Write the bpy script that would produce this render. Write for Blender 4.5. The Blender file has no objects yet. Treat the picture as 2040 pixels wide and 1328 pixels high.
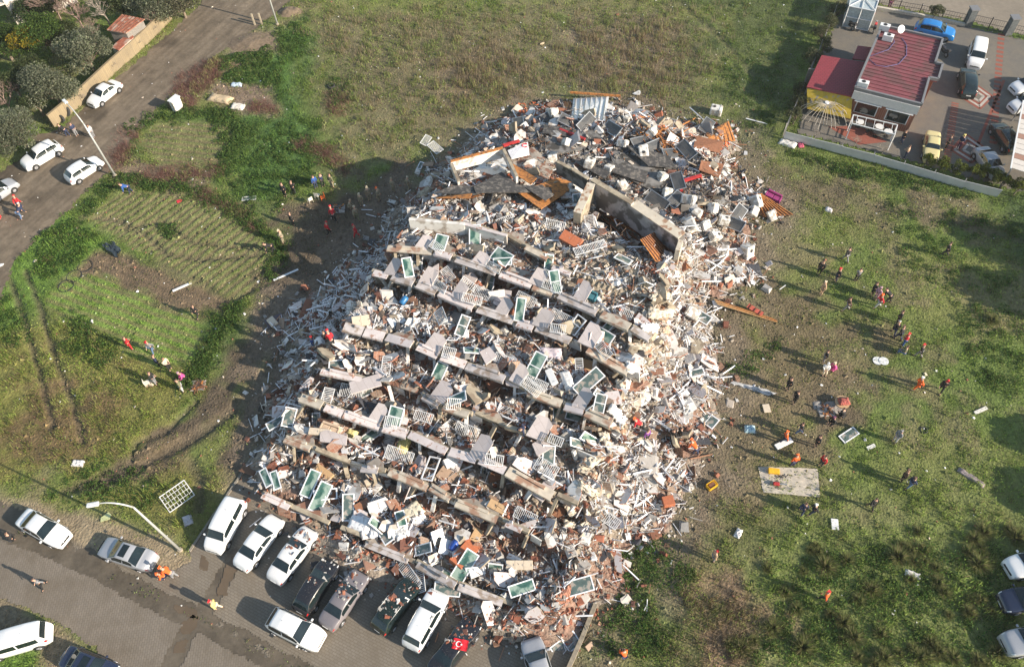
import bpy, math, random
import numpy as np
from mathutils import Vector, Matrix, Euler

random.seed(7)
RNG = np.random.default_rng(7)
SC = bpy.context.scene
COL = SC.collection

# ------------------------------------------------------------------ camera
CAM_H = 61.0
FPX = 1600.0
def _axes():
    d = np.array([1090 - 1020.0, -(1764 - 664.0), -FPX]); d /= np.linalg.norm(d)
    up = -d
    f = np.array([0, 0, -1.0]); y = f - up * f.dot(up); y /= np.linalg.norm(y)
    x = np.cross(y, up)
    return np.array([x, y, up])
RC = _axes()
cam_d = bpy.data.cameras.new('camera')
cam_d.sensor_width = 36.0
cam_d.lens = FPX / 2040.0 * 36.0
cam_d.clip_start = 0.5
cam_d.clip_end = 3000
cam = bpy.data.objects.new('camera', cam_d)
COL.objects.link(cam)
cam.matrix_world = Matrix([[*RC[0], 0], [*RC[1], 0], [*RC[2], CAM_H], [0, 0, 0, 1]])
SC.camera = cam

# ------------------------------------------------------------------ sky, sun, exposure
SUN_EL = math.radians(23.5)
SUN_AZ = math.radians(-27.0)          # direction towards the sun, from +X
world = bpy.data.worlds.new('World'); SC.world = world
world.use_nodes = True
wn = world.node_tree
sky = wn.nodes.new('ShaderNodeTexSky'); sky.sky_type = 'NISHITA'; sky.sun_disc = False
sky.sun_elevation = SUN_EL
sky.sun_rotation = math.pi / 2 - SUN_AZ
sky.air_density = 1.4; sky.dust_density = .6
bg = wn.nodes['Background']; bg.inputs[1].default_value = 0.098
wn.links.new(sky.outputs[0], bg.inputs[0])
sd = bpy.data.lights.new('sun', 'SUN'); sd.energy = 5.0; sd.angle = math.radians(0.55)
sd.color = (1.0, 0.88, 0.72)
sun = bpy.data.objects.new('sun', sd); COL.objects.link(sun)
_s = Vector((math.cos(SUN_EL) * math.cos(SUN_AZ), math.cos(SUN_EL) * math.sin(SUN_AZ), math.sin(SUN_EL)))
sun.rotation_euler = _s.to_track_quat('Z', 'Y').to_euler()
SC.view_settings.view_transform = 'Standard'
SC.view_settings.look = 'None'
SC.view_settings.gamma = 1
SC.view_settings.exposure = 0.88
SC.render.engine = 'CYCLES'
SC.cycles.max_bounces = 5
SC.cycles.diffuse_bounces = 3
SC.cycles.volume_bounces = 1
SC.cycles.volume_step_rate = 10

# ------------------------------------------------------------------ survey of the site: photograph pixel -> point on the ground
def gp(px, py, z=0.0):
    r = RC @ np.array([px - 1020.0, -(py - 664.0), -FPX]); t = (z - CAM_H) / r[2]
    return np.array([r[0] * t, r[1] * t, z])
def gpv(a, z=0.0):
    return np.array([gp(q[0], q[1], z)[:2] for q in a])
def heading(px, py, dx, dy, z=0.0):
    a = gp(px - dx * .5, py - dy * .5, z); b = gp(px + dx * .5, py + dy * .5, z)
    return math.atan2(b[1] - a[1], b[0] - a[0])

# ------------------------------------------------------------------ noise
def _h(ix, iy, s):
    n = (ix * 374761393 + iy * 668265263 + s * 974634777) & 0xffffffff
    n = ((n ^ (n >> 13)) * 1274126177) & 0xffffffff
    return ((n ^ (n >> 16)) & 0xffff) / 65535.0
def vn(x, y, s=0):
    ix = np.floor(x).astype(np.int64); iy = np.floor(y).astype(np.int64)
    fx = x - ix; fy = y - iy
    fx = fx * fx * (3 - 2 * fx); fy = fy * fy * (3 - 2 * fy)
    a = _h(ix, iy, s); b = _h(ix + 1, iy, s); c = _h(ix, iy + 1, s); d = _h(ix + 1, iy + 1, s)
    return (a * (1 - fx) + b * fx) * (1 - fy) + (c * (1 - fx) + d * fx) * fy
def fbm(x, y, s=0, sc=1.0, o=4):
    r = 0; amp = .5; t = 0
    for i in range(o):
        r = r + amp * vn(x * sc + 31.7 * i, y * sc - 17.3 * i, s + i); t += amp; amp *= .5; sc *= 2.1
    return r / t
def sstep(a, b, x):
    t = np.clip((x - a) / (b - a), 0, 1); return t * t * (3 - 2 * t)
def sdist(P, poly):                 # signed distance to polygon, positive inside
    P = np.asarray(P, float); x = P[:, 0]; y = P[:, 1]
    n = len(poly); d2 = np.full(len(x), 1e18); ins = np.zeros(len(x), bool)
    for i in range(n):
        a = poly[i]; b = poly[(i + 1) % n]
        ex, ey = b - a; wx = x - a[0]; wy = y - a[1]
        t = np.clip((wx * ex + wy * ey) / (ex * ex + ey * ey + 1e-12), 0, 1)
        d2 = np.minimum(d2, (wx - ex * t) ** 2 + (wy - ey * t) ** 2)
        c = (a[1] > y) != (b[1] > y)
        if ey != 0:
            ins ^= c & (x < ex * (y - a[1]) / ey + a[0])
    d = np.sqrt(d2)
    return np.where(ins, d, -d)
def ldist(P, line):                 # distance to an open polyline
    x = P[:, 0]; y = P[:, 1]; d2 = np.full(len(x), 1e18)
    for i in range(len(line) - 1):
        a = line[i]; b = line[i + 1]; ex, ey = b - a; wx = x - a[0]; wy = y - a[1]
        t = np.clip((wx * ex + wy * ey) / (ex * ex + ey * ey + 1e-12), 0, 1)
        d2 = np.minimum(d2, (wx - ex * t) ** 2 + (wy - ey * t) ** 2)
    return np.sqrt(d2)

# ------------------------------------------------------------------ materials
def _new(name):
    m = bpy.data.materials.new(name); m.use_nodes = True
    return m, m.node_tree, m.node_tree.nodes['Principled BSDF']
def mat(name, col, rough=.7, var=.18, scale=6.0, metal=0.0, bump=0.0, spec=.5, dirt=None, dirt_amt=0.0, dirt_scale=3.0, coat=0.0):
    m, nt, b = _new(name)
    tc = nt.nodes.new('ShaderNodeTexCoord')
    n = nt.nodes.new('ShaderNodeTexNoise'); n.inputs['Scale'].default_value = scale; n.inputs['Detail'].default_value = 4
    nt.links.new(tc.outputs['Object'], n.inputs['Vector'])
    r = nt.nodes.new('ShaderNodeValToRGB')
    r.color_ramp.elements[0].position = .3; r.color_ramp.elements[1].position = .7
    r.color_ramp.elements[0].color = [c * (1 - var) for c in col] + [1]
    r.color_ramp.elements[1].color = [min(1, c * (1 + var)) for c in col] + [1]
    nt.links.new(n.outputs[0], r.inputs[0])
    out = r.outputs[0]
    if dirt:
        n2 = nt.nodes.new('ShaderNodeTexNoise'); n2.inputs['Scale'].default_value = dirt_scale; n2.inputs['Detail'].default_value = 6
        nt.links.new(tc.outputs['Object'], n2.inputs['Vector'])
        r2 = nt.nodes.new('ShaderNodeValToRGB'); r2.color_ramp.elements[0].position = .62 - dirt_amt * .4; r2.color_ramp.elements[1].position = .68 - dirt_amt * .3
        nt.links.new(n2.outputs[0], r2.inputs[0])
        mx = nt.nodes.new('ShaderNodeMix'); mx.data_type = 'RGBA'
        nt.links.new(r2.outputs[0], mx.inputs[0]); nt.links.new(out, mx.inputs[6]); mx.inputs[7].default_value = [*dirt, 1]
        out = mx.outputs[2]
    nt.links.new(out, b.inputs['Base Color'])
    b.inputs['Roughness'].default_value = rough; b.inputs['Metallic'].default_value = metal
    b.inputs['Specular IOR Level'].default_value = spec
    b.inputs['Coat Weight'].default_value = coat
    if bump:
        bp = nt.nodes.new('ShaderNodeBump'); bp.inputs['Strength'].default_value = bump; bp.inputs['Distance'].default_value = .05
        nt.links.new(n.outputs[0], bp.inputs['Height']); nt.links.new(bp.outputs[0], b.inputs['Normal'])
    return m
def mat_attr(name, rough=.9, scale=5.0, lo=.75, hi=1.3, bump=.5, dist=.08, fine=30.0, sheen=0, trans=0.0):
    """surface whose own colour varies from place to place (colour attribute 'Col') with a fine procedural grain"""
    m, nt, b = _new(name)
    at = nt.nodes.new('ShaderNodeAttribute'); at.attribute_name = 'Col'
    tc = nt.nodes.new('ShaderNodeTexCoord')
    n = nt.nodes.new('ShaderNodeTexNoise'); n.inputs['Scale'].default_value = scale; n.inputs['Detail'].default_value = 8; n.inputs['Roughness'].default_value = .7
    nt.links.new(tc.outputs['Object'], n.inputs['Vector'])
    mr = nt.nodes.new('ShaderNodeMapRange'); mr.inputs[1].default_value = .3; mr.inputs[2].default_value = .7; mr.inputs[3].default_value = lo; mr.inputs[4].default_value = hi
    nt.links.new(n.outputs[0], mr.inputs[0])
    vm = nt.nodes.new('ShaderNodeVectorMath'); vm.operation = 'SCALE'
    nt.links.new(at.outputs['Color'], vm.inputs[0]); nt.links.new(mr.outputs[0], vm.inputs['Scale'])
    nt.links.new(vm.outputs[0], b.inputs['Base Color'])
    b.inputs['Roughness'].default_value = rough
    b.inputs['Specular IOR Level'].default_value = .25
    if bump:
        n2 = nt.nodes.new('ShaderNodeTexNoise'); n2.inputs['Scale'].default_value = fine / 4; n2.inputs['Detail'].default_value = 6
        nt.links.new(tc.outputs['Object'], n2.inputs['Vector'])
        bp = nt.nodes.new('ShaderNodeBump'); bp.inputs['Strength'].default_value = bump; bp.inputs['Distance'].default_value = dist
        nt.links.new(n2.outputs[0], bp.inputs['Height']); nt.links.new(bp.outputs[0], b.inputs['Normal'])
    return m
def mat_brick(name, c1, c2, mortar, bw, bh, rot=0.0, msize=.012, rough=.85, dirt=None, offset=.5):
    m, nt, b = _new(name)
    tc = nt.nodes.new('ShaderNodeTexCoord'); mp = nt.nodes.new('ShaderNodeMapping'); mp.inputs['Rotation'].default_value = (0, 0, rot)
    nt.links.new(tc.outputs['Object'], mp.inputs[0])
    br = nt.nodes.new('ShaderNodeTexBrick'); br.inputs['Color1'].default_value = [*c1, 1]; br.inputs['Color2'].default_value = [*c2, 1]
    br.inputs['Mortar'].default_value = [*mortar, 1]; br.inputs['Scale'].default_value = 1; br.inputs['Brick Width'].default_value = bw
    br.inputs['Row Height'].default_value = bh; br.inputs['Mortar Size'].default_value = msize; br.inputs['Mortar Smooth'].default_value = .3
    br.offset = offset
    nt.links.new(mp.outputs[0], br.inputs['Vector'])
    n = nt.nodes.new('ShaderNodeTexNoise'); n.inputs['Scale'].default_value = .55; n.inputs['Detail'].default_value = 9; n.inputs['Roughness'].default_value = .65
    nt.links.new(tc.outputs['Object'], n.inputs['Vector'])
    r = nt.nodes.new('ShaderNodeValToRGB'); r.color_ramp.elements[0].position = .42; r.color_ramp.elements[1].position = .66
    nt.links.new(n.outputs[0], r.inputs[0])
    mx = nt.nodes.new('ShaderNodeMix'); mx.data_type = 'RGBA'
    nt.links.new(r.outputs[0], mx.inputs[0]); nt.links.new(br.outputs[0], mx.inputs[6]); mx.inputs[7].default_value = [*(dirt or c1), 1]
    ad = nt.nodes.new('ShaderNodeMath'); ad.operation = 'MULTIPLY'; ad.inputs[1].default_value = .65 if dirt else .0
    nt.links.new(r.outputs[0], ad.inputs[0]); nt.links.new(ad.outputs[0], mx.inputs[0])
    nt.links.new(mx.outputs[2], b.inputs['Base Color'])
    b.inputs['Roughness'].default_value = rough; b.inputs['Specular IOR Level'].default_value = .3
    bp = nt.nodes.new('ShaderNodeBump'); bp.inputs['Strength'].default_value = .35; bp.inputs['Distance'].default_value = .02; bp.invert = True
    nt.links.new(br.outputs['Fac'], bp.inputs['Height']); nt.links.new(bp.outputs[0], b.inputs['Normal'])
    return m

# ------------------------------------------------------------------ mesh helpers
class MB:
    def __init__(s): s.v = []; s.f = []; s.m = []; s.sm = []
    def add(s, vs, fs, mi=0, smooth=False, M=None):
        o = len(s.v)
        for p in vs:
            p = Vector(p)
            if M is not None: p = M @ p
            s.v.append(tuple(p))
        for f in fs: s.f.append(tuple(o + i for i in f)); s.m.append(mi); s.sm.append(smooth)
        return s
    def box(s, c, d, mi=0, rz=0.0, M=None, R=None):
        x, y, z = d[0] / 2, d[1] / 2, d[2] / 2
        T = Matrix.Translation(c) @ (R.to_4x4() if R is not None else Matrix.Rotation(rz, 4, 'Z'))
        if M is not None: T = M @ T
        vs = [(-x, -y, -z), (x, -y, -z), (x, y, -z), (-x, y, -z), (-x, -y, z), (x, -y, z), (x, y, z), (-x, y, z)]
        return s.add(vs, [(0, 3, 2, 1), (4, 5, 6, 7), (0, 1, 5, 4), (1, 2, 6, 5), (2, 3, 7, 6), (3, 0, 4, 7)], mi, False, T)
    def bar(s, a, b, w, h=None, mi=0):
        a = Vector(a); b = Vector(b); d = b - a; L = d.length
        if L < 1e-6: return s
        R = d.to_track_quat('X', 'Z').to_matrix()
        return s.box((a + b) / 2, (L, w, h or w), mi, R=R)
    def tube(s, pts, rs, n=7, mi=0, cap=True):
        pts = [Vector(p) for p in pts]; o = len(s.v)
        if not hasattr(rs, '__len__'): rs = [rs] * len(pts)
        prev = None
        for i, p in enumerate(pts):
            d = (pts[min(i + 1, len(pts) - 1)] - pts[max(i - 1, 0)]).normalized()
            a = prev if prev is not None else (Vector((0, 0, 1)) if abs(d.z) < .9 else Vector((1, 0, 0)))
            u = (a - d * a.dot(d)).normalized(); prev = u; w = d.cross(u)
            for k in range(n):
                t = 2 * math.pi * k / n; s.v.append(tuple(p + (u * math.cos(t) + w * math.sin(t)) * rs[i]))
        for i in range(len(pts) - 1):
            for k in range(n):
                k2 = (k + 1) % n
                s.f.append((o + i * n + k, o + i * n + k2, o + (i + 1) * n + k2, o + (i + 1) * n + k)); s.m.append(mi); s.sm.append(True)
        if cap:
            s.f.append(tuple(o + k for k in reversed(range(n)))); s.m.append(mi); s.sm.append(False)
            e = o + (len(pts) - 1) * n
            s.f.append(tuple(e + k for k in range(n))); s.m.append(mi); s.sm.append(False)
        return s
    def prism(s, poly, z0, z1, mi=0, M=None, mi_side=None):
        n = len(poly)
        vs = [(p[0], p[1], z0) for p in poly] + [(p[0], p[1], z1) for p in poly]
        s.add(vs, [tuple(range(n, 2 * n))], mi, False, M)
        o = len(s.v) - 2 * n
        s.f.append(tuple(o + i for i in reversed(range(n)))); s.m.append(mi); s.sm.append(False)
        for i in range(n):
            j = (i + 1) % n; s.f.append((o + i, o + j, o + n + j, o + n + i)); s.m.append(mi if mi_side is None else mi_side); s.sm.append(False)
        return s
    def mesh(s, name, mats):
        me = bpy.data.meshes.new(name); me.from_pydata(s.v, [], s.f)
        for m in (mats if isinstance(mats, (list, tuple)) else [mats]): me.materials.append(m)
        me.polygons.foreach_set('material_index', s.m); me.polygons.foreach_set('use_smooth', s.sm)
        me.update(); return me
    def build(s, name, mats, parent=None, **kw):
        return link(name, s.mesh(name, mats), parent, **kw)
def link(name, me, parent=None, loc=None, rot=None, **kw):
    o = bpy.data.objects.new(name, me); COL.objects.link(o)
    if parent is not None: o.parent = parent
    if loc is not None: o.location = loc
    if rot is not None: o.rotation_euler = rot
    if kw: tag(o, **kw)
    return o
def tag(o, label=None, cat=None, group=None, kind=None):
    if label: o['label'] = label
    if cat: o['category'] = cat
    if group: o['group'] = group
    if kind: o['kind'] = kind
    return o
def thing(name, label, cat, loc=(0, 0, 0), rz=0.0, group=None, rot=None):
    o = bpy.data.objects.new(name, None); COL.objects.link(o); o.empty_display_size = .3
    o.location = loc; o.rotation_euler = rot if rot is not None else (0, 0, rz)
    return tag(o, label, cat, group)
def copy_tree(o, parent=None, loc=None, rot=None, label=None, group=None, scale=None):
    c = o.copy(); COL.objects.link(c)
    if parent is not None: c.parent = parent
    if loc is not None: c.location = loc
    if rot is not None: c.rotation_euler = rot
    if scale is not None: c.scale = scale
    if label: c['label'] = label
    if group: c['group'] = group
    for ch in list(o.children): copy_tree(ch, c)
    return c
def npmesh(name, V, F, mats, colors=None, mi=None, smooth=False):
    """V (n,3), F (m,k) with one k; colors per face (m,3)"""
    me = bpy.data.meshes.new(name); V = np.asarray(V, np.float32); F = np.asarray(F, np.int32)
    me.vertices.add(len(V)); me.vertices.foreach_set('co', V.ravel())
    k = F.shape[1]; me.loops.add(F.size); me.loops.foreach_set('vertex_index', F.ravel())
    me.polygons.add(len(F)); me.polygons.foreach_set('loop_start', np.arange(0, F.size, k, dtype=np.int32))
    me.polygons.foreach_set('loop_total', np.full(len(F), k, np.int32))
    for m in (mats if isinstance(mats, (list, tuple)) else [mats]): me.materials.append(m)
    if mi is not None: me.polygons.foreach_set('material_index', np.asarray(mi, np.int32))
    me.polygons.foreach_set('use_smooth', np.full(len(F), smooth, bool))
    me.update(calc_edges=True)
    if colors is not None:
        c = np.asarray(colors, np.float32)
        if len(c) == len(V) and len(V) != len(F):
            at = me.color_attributes.new('Col', 'FLOAT_COLOR', 'POINT')
            at.data.foreach_set('color', np.concatenate([c, np.ones((len(c), 1), np.float32)], 1).ravel())
        else:
            at = me.color_attributes.new('Col', 'FLOAT_COLOR', 'CORNER')
            c = np.repeat(np.concatenate([c, np.ones((len(c), 1), np.float32)], 1), k, axis=0)
            at.data.foreach_set('color', c.ravel())
    return me
def pick(cols, n, var=.15, w=None):
    cols = np.array(cols); i = RNG.choice(len(cols), n, p=None if w is None else np.array(w) / sum(w))
    return np.clip(cols[i] * (1 + RNG.normal(0, var, (n, 1))), .005, .95)
# ------------------------------------------------------------------ site plan (surveyed polygons, world metres)
ROAD = gpv([(620,-60),(430,-60),(398,10),(300,100),(240,150),(110,262),(60,268),(70,290),(40,318),(-60,375),(-250,480),(-200,640),(0,600),(30,520),(90,460),(150,405),(185,370),(235,330),(262,280),(300,235),(330,200),(380,165),(430,110),(520,50),(600,-20)])
STREET = gpv([(-200,1010),(0,1046),(100,1088),(200,1140),(300,1195),(400,1240),(520,1305),(600,1350),(560,1450),(200,1450),(215,1328),(190,1290),(130,1250),(60,1212),(0,1190),(-200,1130)])
PARK = gpv([(378,1100),(500,905),(640,760),(1200,900),(1185,1205),(1130,1345),(1080,1480),(640,1480),(660,1340),(540,1290),(440,1235),(320,1175),(195,1118),(230,1108),(330,1140),(385,1118)])
TR1 = gpv([(-100,1020),(0,1052),(100,1087),(200,1135),(300,1190),(400,1235),(520,1300),(640,1360)])
TR2 = gpv([(470,1112),(432,1175),(400,1225),(370,1265),(330,1345)])
YARD = gpv([(1700,12),(1750,20),(1900,45),(2060,85),(2250,135),(2250,440),(2000,372),(1830,324),(1590,264),(1600,200),(1640,110),(1668,35)])
BROAD = gpv([(1690,-90),(1740,5),(1900,36),(2060,76),(2300,125),(2400,-60)])
PILE = gpv([(1030,215),(1100,200),(1240,205),(1300,225),(1465,255),(1480,300),(1470,350),(1540,395),(1560,430),(1500,445),(1500,500),(1525,560),(1460,590),(1420,610),(1440,680),(1450,760),(1440,840),(1400,900),(1405,950),(1380,1000),(1330,1080),(1260,1110),(1270,1190),(1200,1210),(1150,1300),(1000,1300),(945,1275),(860,1195),(770,1168),(690,1155),(615,1090),(555,1020),(480,940),(520,870),(520,800),(560,760),(535,730),(580,700),(530,650),(580,600),(650,560),(680,520),(740,480),(760,420),(830,370),(850,330),(900,310),(930,270)])
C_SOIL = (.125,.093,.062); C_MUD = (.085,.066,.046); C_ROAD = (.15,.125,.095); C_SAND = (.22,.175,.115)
C_GRN = (.058,.090,.024); C_BRT = (.085,.140,.028); C_OLV = (.085,.090,.040); C_DRY = (.150,.120,.070); C_YEL = (.125,.120,.036); C_RED = (.15,.085,.07)
# polygon, colour, softness, jitter, grass density, grass height, row direction (pixel vector) or None
ZONES = [
 ([(600,20),(800,40),(1250,0),(1450,60),(1420,180),(1200,200),(1000,205),(850,300),(690,330),(640,220),(600,100)], (.125,.108,.060), 6, 8, 1.0, .32, None),
 ([(860,110),(960,100),(1060,110),(1040,190),(900,200)], (.15,.115,.075), 3, 6, 1.2, .5, None),
 ([(1130,60),(1320,50),(1400,120),(1330,190),(1100,200)], (.14,.11,.075), 3, 6, 1.2, .5, None),
 ([(1380,-60),(1660,-60),(1560,260),(1500,330),(1440,200)], (.070,.085,.032), 4, 8, .9, .2, None),
 ([(540,60),(610,40),(620,120),(600,190),(640,300),(520,420),(440,330),(470,180),(520,130)], (.055,.100,.026), 2, 3, 1.2, .25, None),
 ([(0,430),(150,430),(220,490),(130,560),(40,660),(-200,700),(-200,620)], C_BRT, 1.5, 3, 1.0, .3, None),
 ([(0,660),(160,600),(400,740),(420,800),(300,930),(180,960),(0,960),(-200,950),(-200,680)], C_YEL, 2, 5, 1.4, .32, None),
 ([(60,760),(200,800),(240,900),(100,930),(0,880)], (.12,.085,.042), 1.5, 5, 1.2, .3, None),
 ([(278,285),(300,252),(350,238),(420,236),(470,248),(466,290),(435,325),(380,340),(320,330)], (.12,.135,.048), .5, .6, .95, .05, (1,.12)),
 ([(180,435),(245,378),(330,380),(480,440),(550,500),(520,560),(480,600),(380,560),(290,500)], (.115,.135,.045), .6, .8, .9, .05, (1,-.75)),
 ([(130,560),(190,500),(250,510),(470,600),(420,690),(330,640)], (.112,.083,.055), .5, .8, .35, .05, (1,.42)),
 ([(85,590),(140,545),(230,560),(400,640),(400,720),(330,730),(200,665),(120,640)], (.115,.185,.034), .6, 1.4, 1.2, .09, (1,.38)),
 ([(420,625),(480,600),(530,640),(420,740),(380,800),(390,740),(410,690)], C_GRN, 1.0, 2.5, 1.2, .25, None),
 ([(250,230),(330,215),(470,225),(530,270),(470,330),(440,360),(300,355),(240,340),(265,270),(290,330),(380,345),(440,330),(475,260),(430,240),(310,245)], C_GRN, 1.0, 2, 1.2, .3, None),
 ([(340,215),(350,150),(430,110),(470,130),(400,170),(385,215)], C_RED, 1.0, 2, 1.2, .5, None),
 ([(430,170),(520,170),(555,225),(470,225),(420,205)], (.17,.125,.09), 1.0, 2, .5, .3, None),
 ([(240,300),(300,330),(420,345),(400,385),(300,375),(215,360)], (.15,.112,.075), .8, 2, .8, .3, None),
 ([(455,75),(560,60),(560,100),(490,120),(440,115)], (.16,.125,.085), 1.0, 2, .2, .2, None),
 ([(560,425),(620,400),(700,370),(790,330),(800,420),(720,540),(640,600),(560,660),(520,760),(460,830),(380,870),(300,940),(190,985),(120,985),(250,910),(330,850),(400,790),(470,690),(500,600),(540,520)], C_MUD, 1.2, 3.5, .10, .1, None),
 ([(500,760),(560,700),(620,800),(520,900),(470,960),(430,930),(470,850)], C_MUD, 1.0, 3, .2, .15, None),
 ([(250,940),(330,880),(390,930),(370,960),(300,960)], (.12,.090,.055), 1.0, 3, .4, .2, None),
 ([(300,960),(380,920),(470,950),(400,1080),(300,1030),(200,1010),(150,990)], C_YEL, .8, 1.5, 1.4, .35, None),
 ([(1440,590),(1520,560),(1620,570),(1720,640),(1760,700),(1700,760),(1720,860),(1600,920),(1500,930),(1420,920),(1440,760)], (.12,.096,.055), 3, 9, .4, .12, None),
 ([(1580,790),(1700,760),(1720,850),(1620,900)], (.118,.092,.060), 1.5, 4, .15, .1, None),
 ([(1440,330),(1560,320),(1800,400),(1990,420),(2100,460),(1800,440),(1560,420)], (.115,.095,.055), 2, 6, .6, .18, None),
 ([(1400,960),(1600,960),(1650,1020),(1400,1120),(1250,1200),(1180,1328),(1130,1400),(1300,1328),(1300,1200)], (.12,.085,.058), 2, 6, .4, .2, None),
 ([(1500,1040),(2100,950),(2200,1400),(1200,1420),(1300,1200)], (.100,.118,.038), 5, 9, 1.3, .36, None),
 ([(1370,1180),(1480,1150),(1520,1250),(1500,1400),(1330,1400)], (.15,.105,.068), 2, 6, 1.4, .4, None),
 ([(-200,950),(0,975),(120,1005),(250,1050),(380,1098),(470,1115),(440,1230),(330,1200),(200,1140),(100,1090),(0,1055),(-200,1000)], C_SAND, .6, 1.2, .05, .05, None),
 ([(-200,1130),(0,1192),(60,1214),(130,1252),(190,1292),(215,1330),(200,1460),(-200,1460)], (.17,.135,.09), .6, 1.2, .15, .1, None),
 ([(-200,1260),(0,1290),(60,1300),(80,1340),(60,1460),(-200,1460)], C_BRT, .8, 2, 1.2, .25, None),
 ([(1995,380),(2300,440),(2300,560),(2040,540),(2000,470)], (.045,.07,.025), 2, 3, 1.2, .25, None),
]
RUTS = [([(50,540),(75,600),(98,680),(120,740),(145,805),(163,880)], .28, .9), ([(12,540),(42,620),(66,700),(85,770),(105,850)], .28, .9),
        ([(190,432),(240,440),(290,470),(330,505),(400,515),(520,505)], .32, .8), ([(250,455),(320,440),(350,460),(380,480),(450,490),(520,492)], .25, .8),
        ([(560,700),(500,780),(430,840),(340,895),(250,945),(130,975)], .45, .9), ([(520,770),(450,830),(380,880),(280,925),(200,940)], .35, .9),
        ([(390,800),(330,860),(270,880),(260,920)], .3, .8), ([(380,920),(400,960),(395,1010)], .5, .8), ([(540,560),(450,600),(400,560),(300,520),(200,500)], .3, .5),
        ([(1500,150),(1440,80),(1350,0)], .4, .4), ([(1590,340),(1700,400),(1850,430),(2040,480)], .5, .5)]
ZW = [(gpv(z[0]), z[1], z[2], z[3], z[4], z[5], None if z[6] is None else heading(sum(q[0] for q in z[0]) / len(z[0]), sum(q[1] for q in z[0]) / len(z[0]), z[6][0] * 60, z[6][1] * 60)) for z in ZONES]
RW = [(gpv(r[0]), r[1], r[2]) for r in RUTS]

def paved(P):
    n = .8 * (fbm(P[:, 0], P[:, 1], 90, 1.3, 3) - .5)
    return np.maximum.reduce([sdist(P, p) for p in (ROAD, STREET, PARK, YARD, BROAD)]) + n
def site(P):
    """colour, grass density, grass height, ground height for points P (n,2)"""
    x = P[:, 0]; y = P[:, 1]
    a = fbm(x, y, 1, .09, 4); b = fbm(x, y, 5, .35, 4); c = fbm(x, y, 9, 1.6, 4)
    base = np.empty((len(x), 3))
    w1 = sstep(.40, .62, a)[:, None]; w2 = sstep(.52, .68, b)[:, None]
    base[:] = np.array([.086, .118, .030])
    base = base * (1 - w1) + np.array([.118, .128, .042]) * w1
    base = base * (1 - w2 * .6) + np.array([.138, .112, .066]) * w2 * .6
    g = np.ones(len(x)) * .9; h = np.ones(len(x)) * .16; rows = np.zeros(len(x))
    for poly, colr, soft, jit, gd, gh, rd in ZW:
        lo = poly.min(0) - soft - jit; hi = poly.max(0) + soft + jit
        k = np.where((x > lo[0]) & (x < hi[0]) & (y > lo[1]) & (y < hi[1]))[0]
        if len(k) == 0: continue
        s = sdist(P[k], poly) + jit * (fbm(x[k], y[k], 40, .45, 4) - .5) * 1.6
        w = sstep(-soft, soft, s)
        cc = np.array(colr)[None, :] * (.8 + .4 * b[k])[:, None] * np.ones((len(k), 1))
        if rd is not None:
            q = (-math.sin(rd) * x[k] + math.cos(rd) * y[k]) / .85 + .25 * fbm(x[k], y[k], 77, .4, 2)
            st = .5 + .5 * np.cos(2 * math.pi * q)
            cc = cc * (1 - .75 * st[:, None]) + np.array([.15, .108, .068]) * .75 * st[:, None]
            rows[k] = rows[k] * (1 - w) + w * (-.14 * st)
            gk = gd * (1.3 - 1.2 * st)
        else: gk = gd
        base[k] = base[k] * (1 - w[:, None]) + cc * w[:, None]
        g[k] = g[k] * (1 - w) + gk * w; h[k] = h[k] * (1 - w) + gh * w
    rut = np.zeros(len(x))
    for line, wd, dep in RW:
        d = ldist(P, line) + .35 * (fbm(x, y, 60, 1.0, 3) - .5)
        r = sstep(wd * 1.6, wd * .4, d) * dep; rut = np.maximum(rut, r)
    base = base * (1 - .75 * rut[:, None]) + np.array([.09, .072, .05]) * .75 * rut[:, None]
    g = g * (1 - rut); 
    for tr, wd in ((TR1, 1.0), (TR2, .9)):
        w = sstep(wd + .5, wd - .3, ldist(P, tr) + .5 * (c - .5))[:, None]
        base = base * (1 - w) + np.array([.115, .098, .078]) * w
    pl = sdist(P, PILE); w = sstep(-4, .5, pl + 5 * (b - .5)); 
    base = base * (1 - .7 * w[:, None]) + np.array([.16, .125, .095]) * .7 * w[:, None]; g = g * (1 - w)
    base *= (.86 + .62 * c)[:, None]; base[:, 2] *= 1.0; base *= 1 + .12 * g[:, None]
    pv = sstep(-.3, .2, paved(P))
    z = (.22 * (b - .5) + .10 * (c - .5) + rows - .26 * rut) * (1 - pv) - .035 * pv - .05 * sstep(1.2, .5, np.minimum(ldist(P, TR1), ldist(P, TR2)))
    g = g * (1 - pv) * sstep(.22, .5, fbm(x, y, 15, .9, 3)) * 1.25
    return base, g, h, z
def gz(x, y):
    return float(site(np.array([[x, y]]))[3][0])

# ground sheet: fine in the middle, coarse out to the horizon
def ground():
    xs = np.concatenate([[-900, -500, -300, -180, -120], np.arange(-84, 84.01, .27), [120, 180, 300, 500, 900]])
    ys = np.concatenate([[-600, -300, -120, -40], np.arange(3, 108.01, .27), [125, 150, 200, 300, 600, 1200]])
    X, Y = np.meshgrid(xs, ys); P = np.stack([X.ravel(), Y.ravel()], 1)
    col, g, h, z = site(P)
    V = np.concatenate([P, z[:, None]], 1)
    nx = len(xs); ny = len(ys); i, j = np.meshgrid(np.arange(nx - 1), np.arange(ny - 1)); a = (j * nx + i).ravel()
    F = np.stack([a, a + 1, a + nx + 1, a + nx], 1)
    me = npmesh('ground', V, F, mat_attr('soil_and_turf', scale=3.5, lo=.6, hi=1.45, bump=.9, dist=.16, fine=22), col, smooth=True)
    link('ground', me, kind='structure')
ground()

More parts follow.
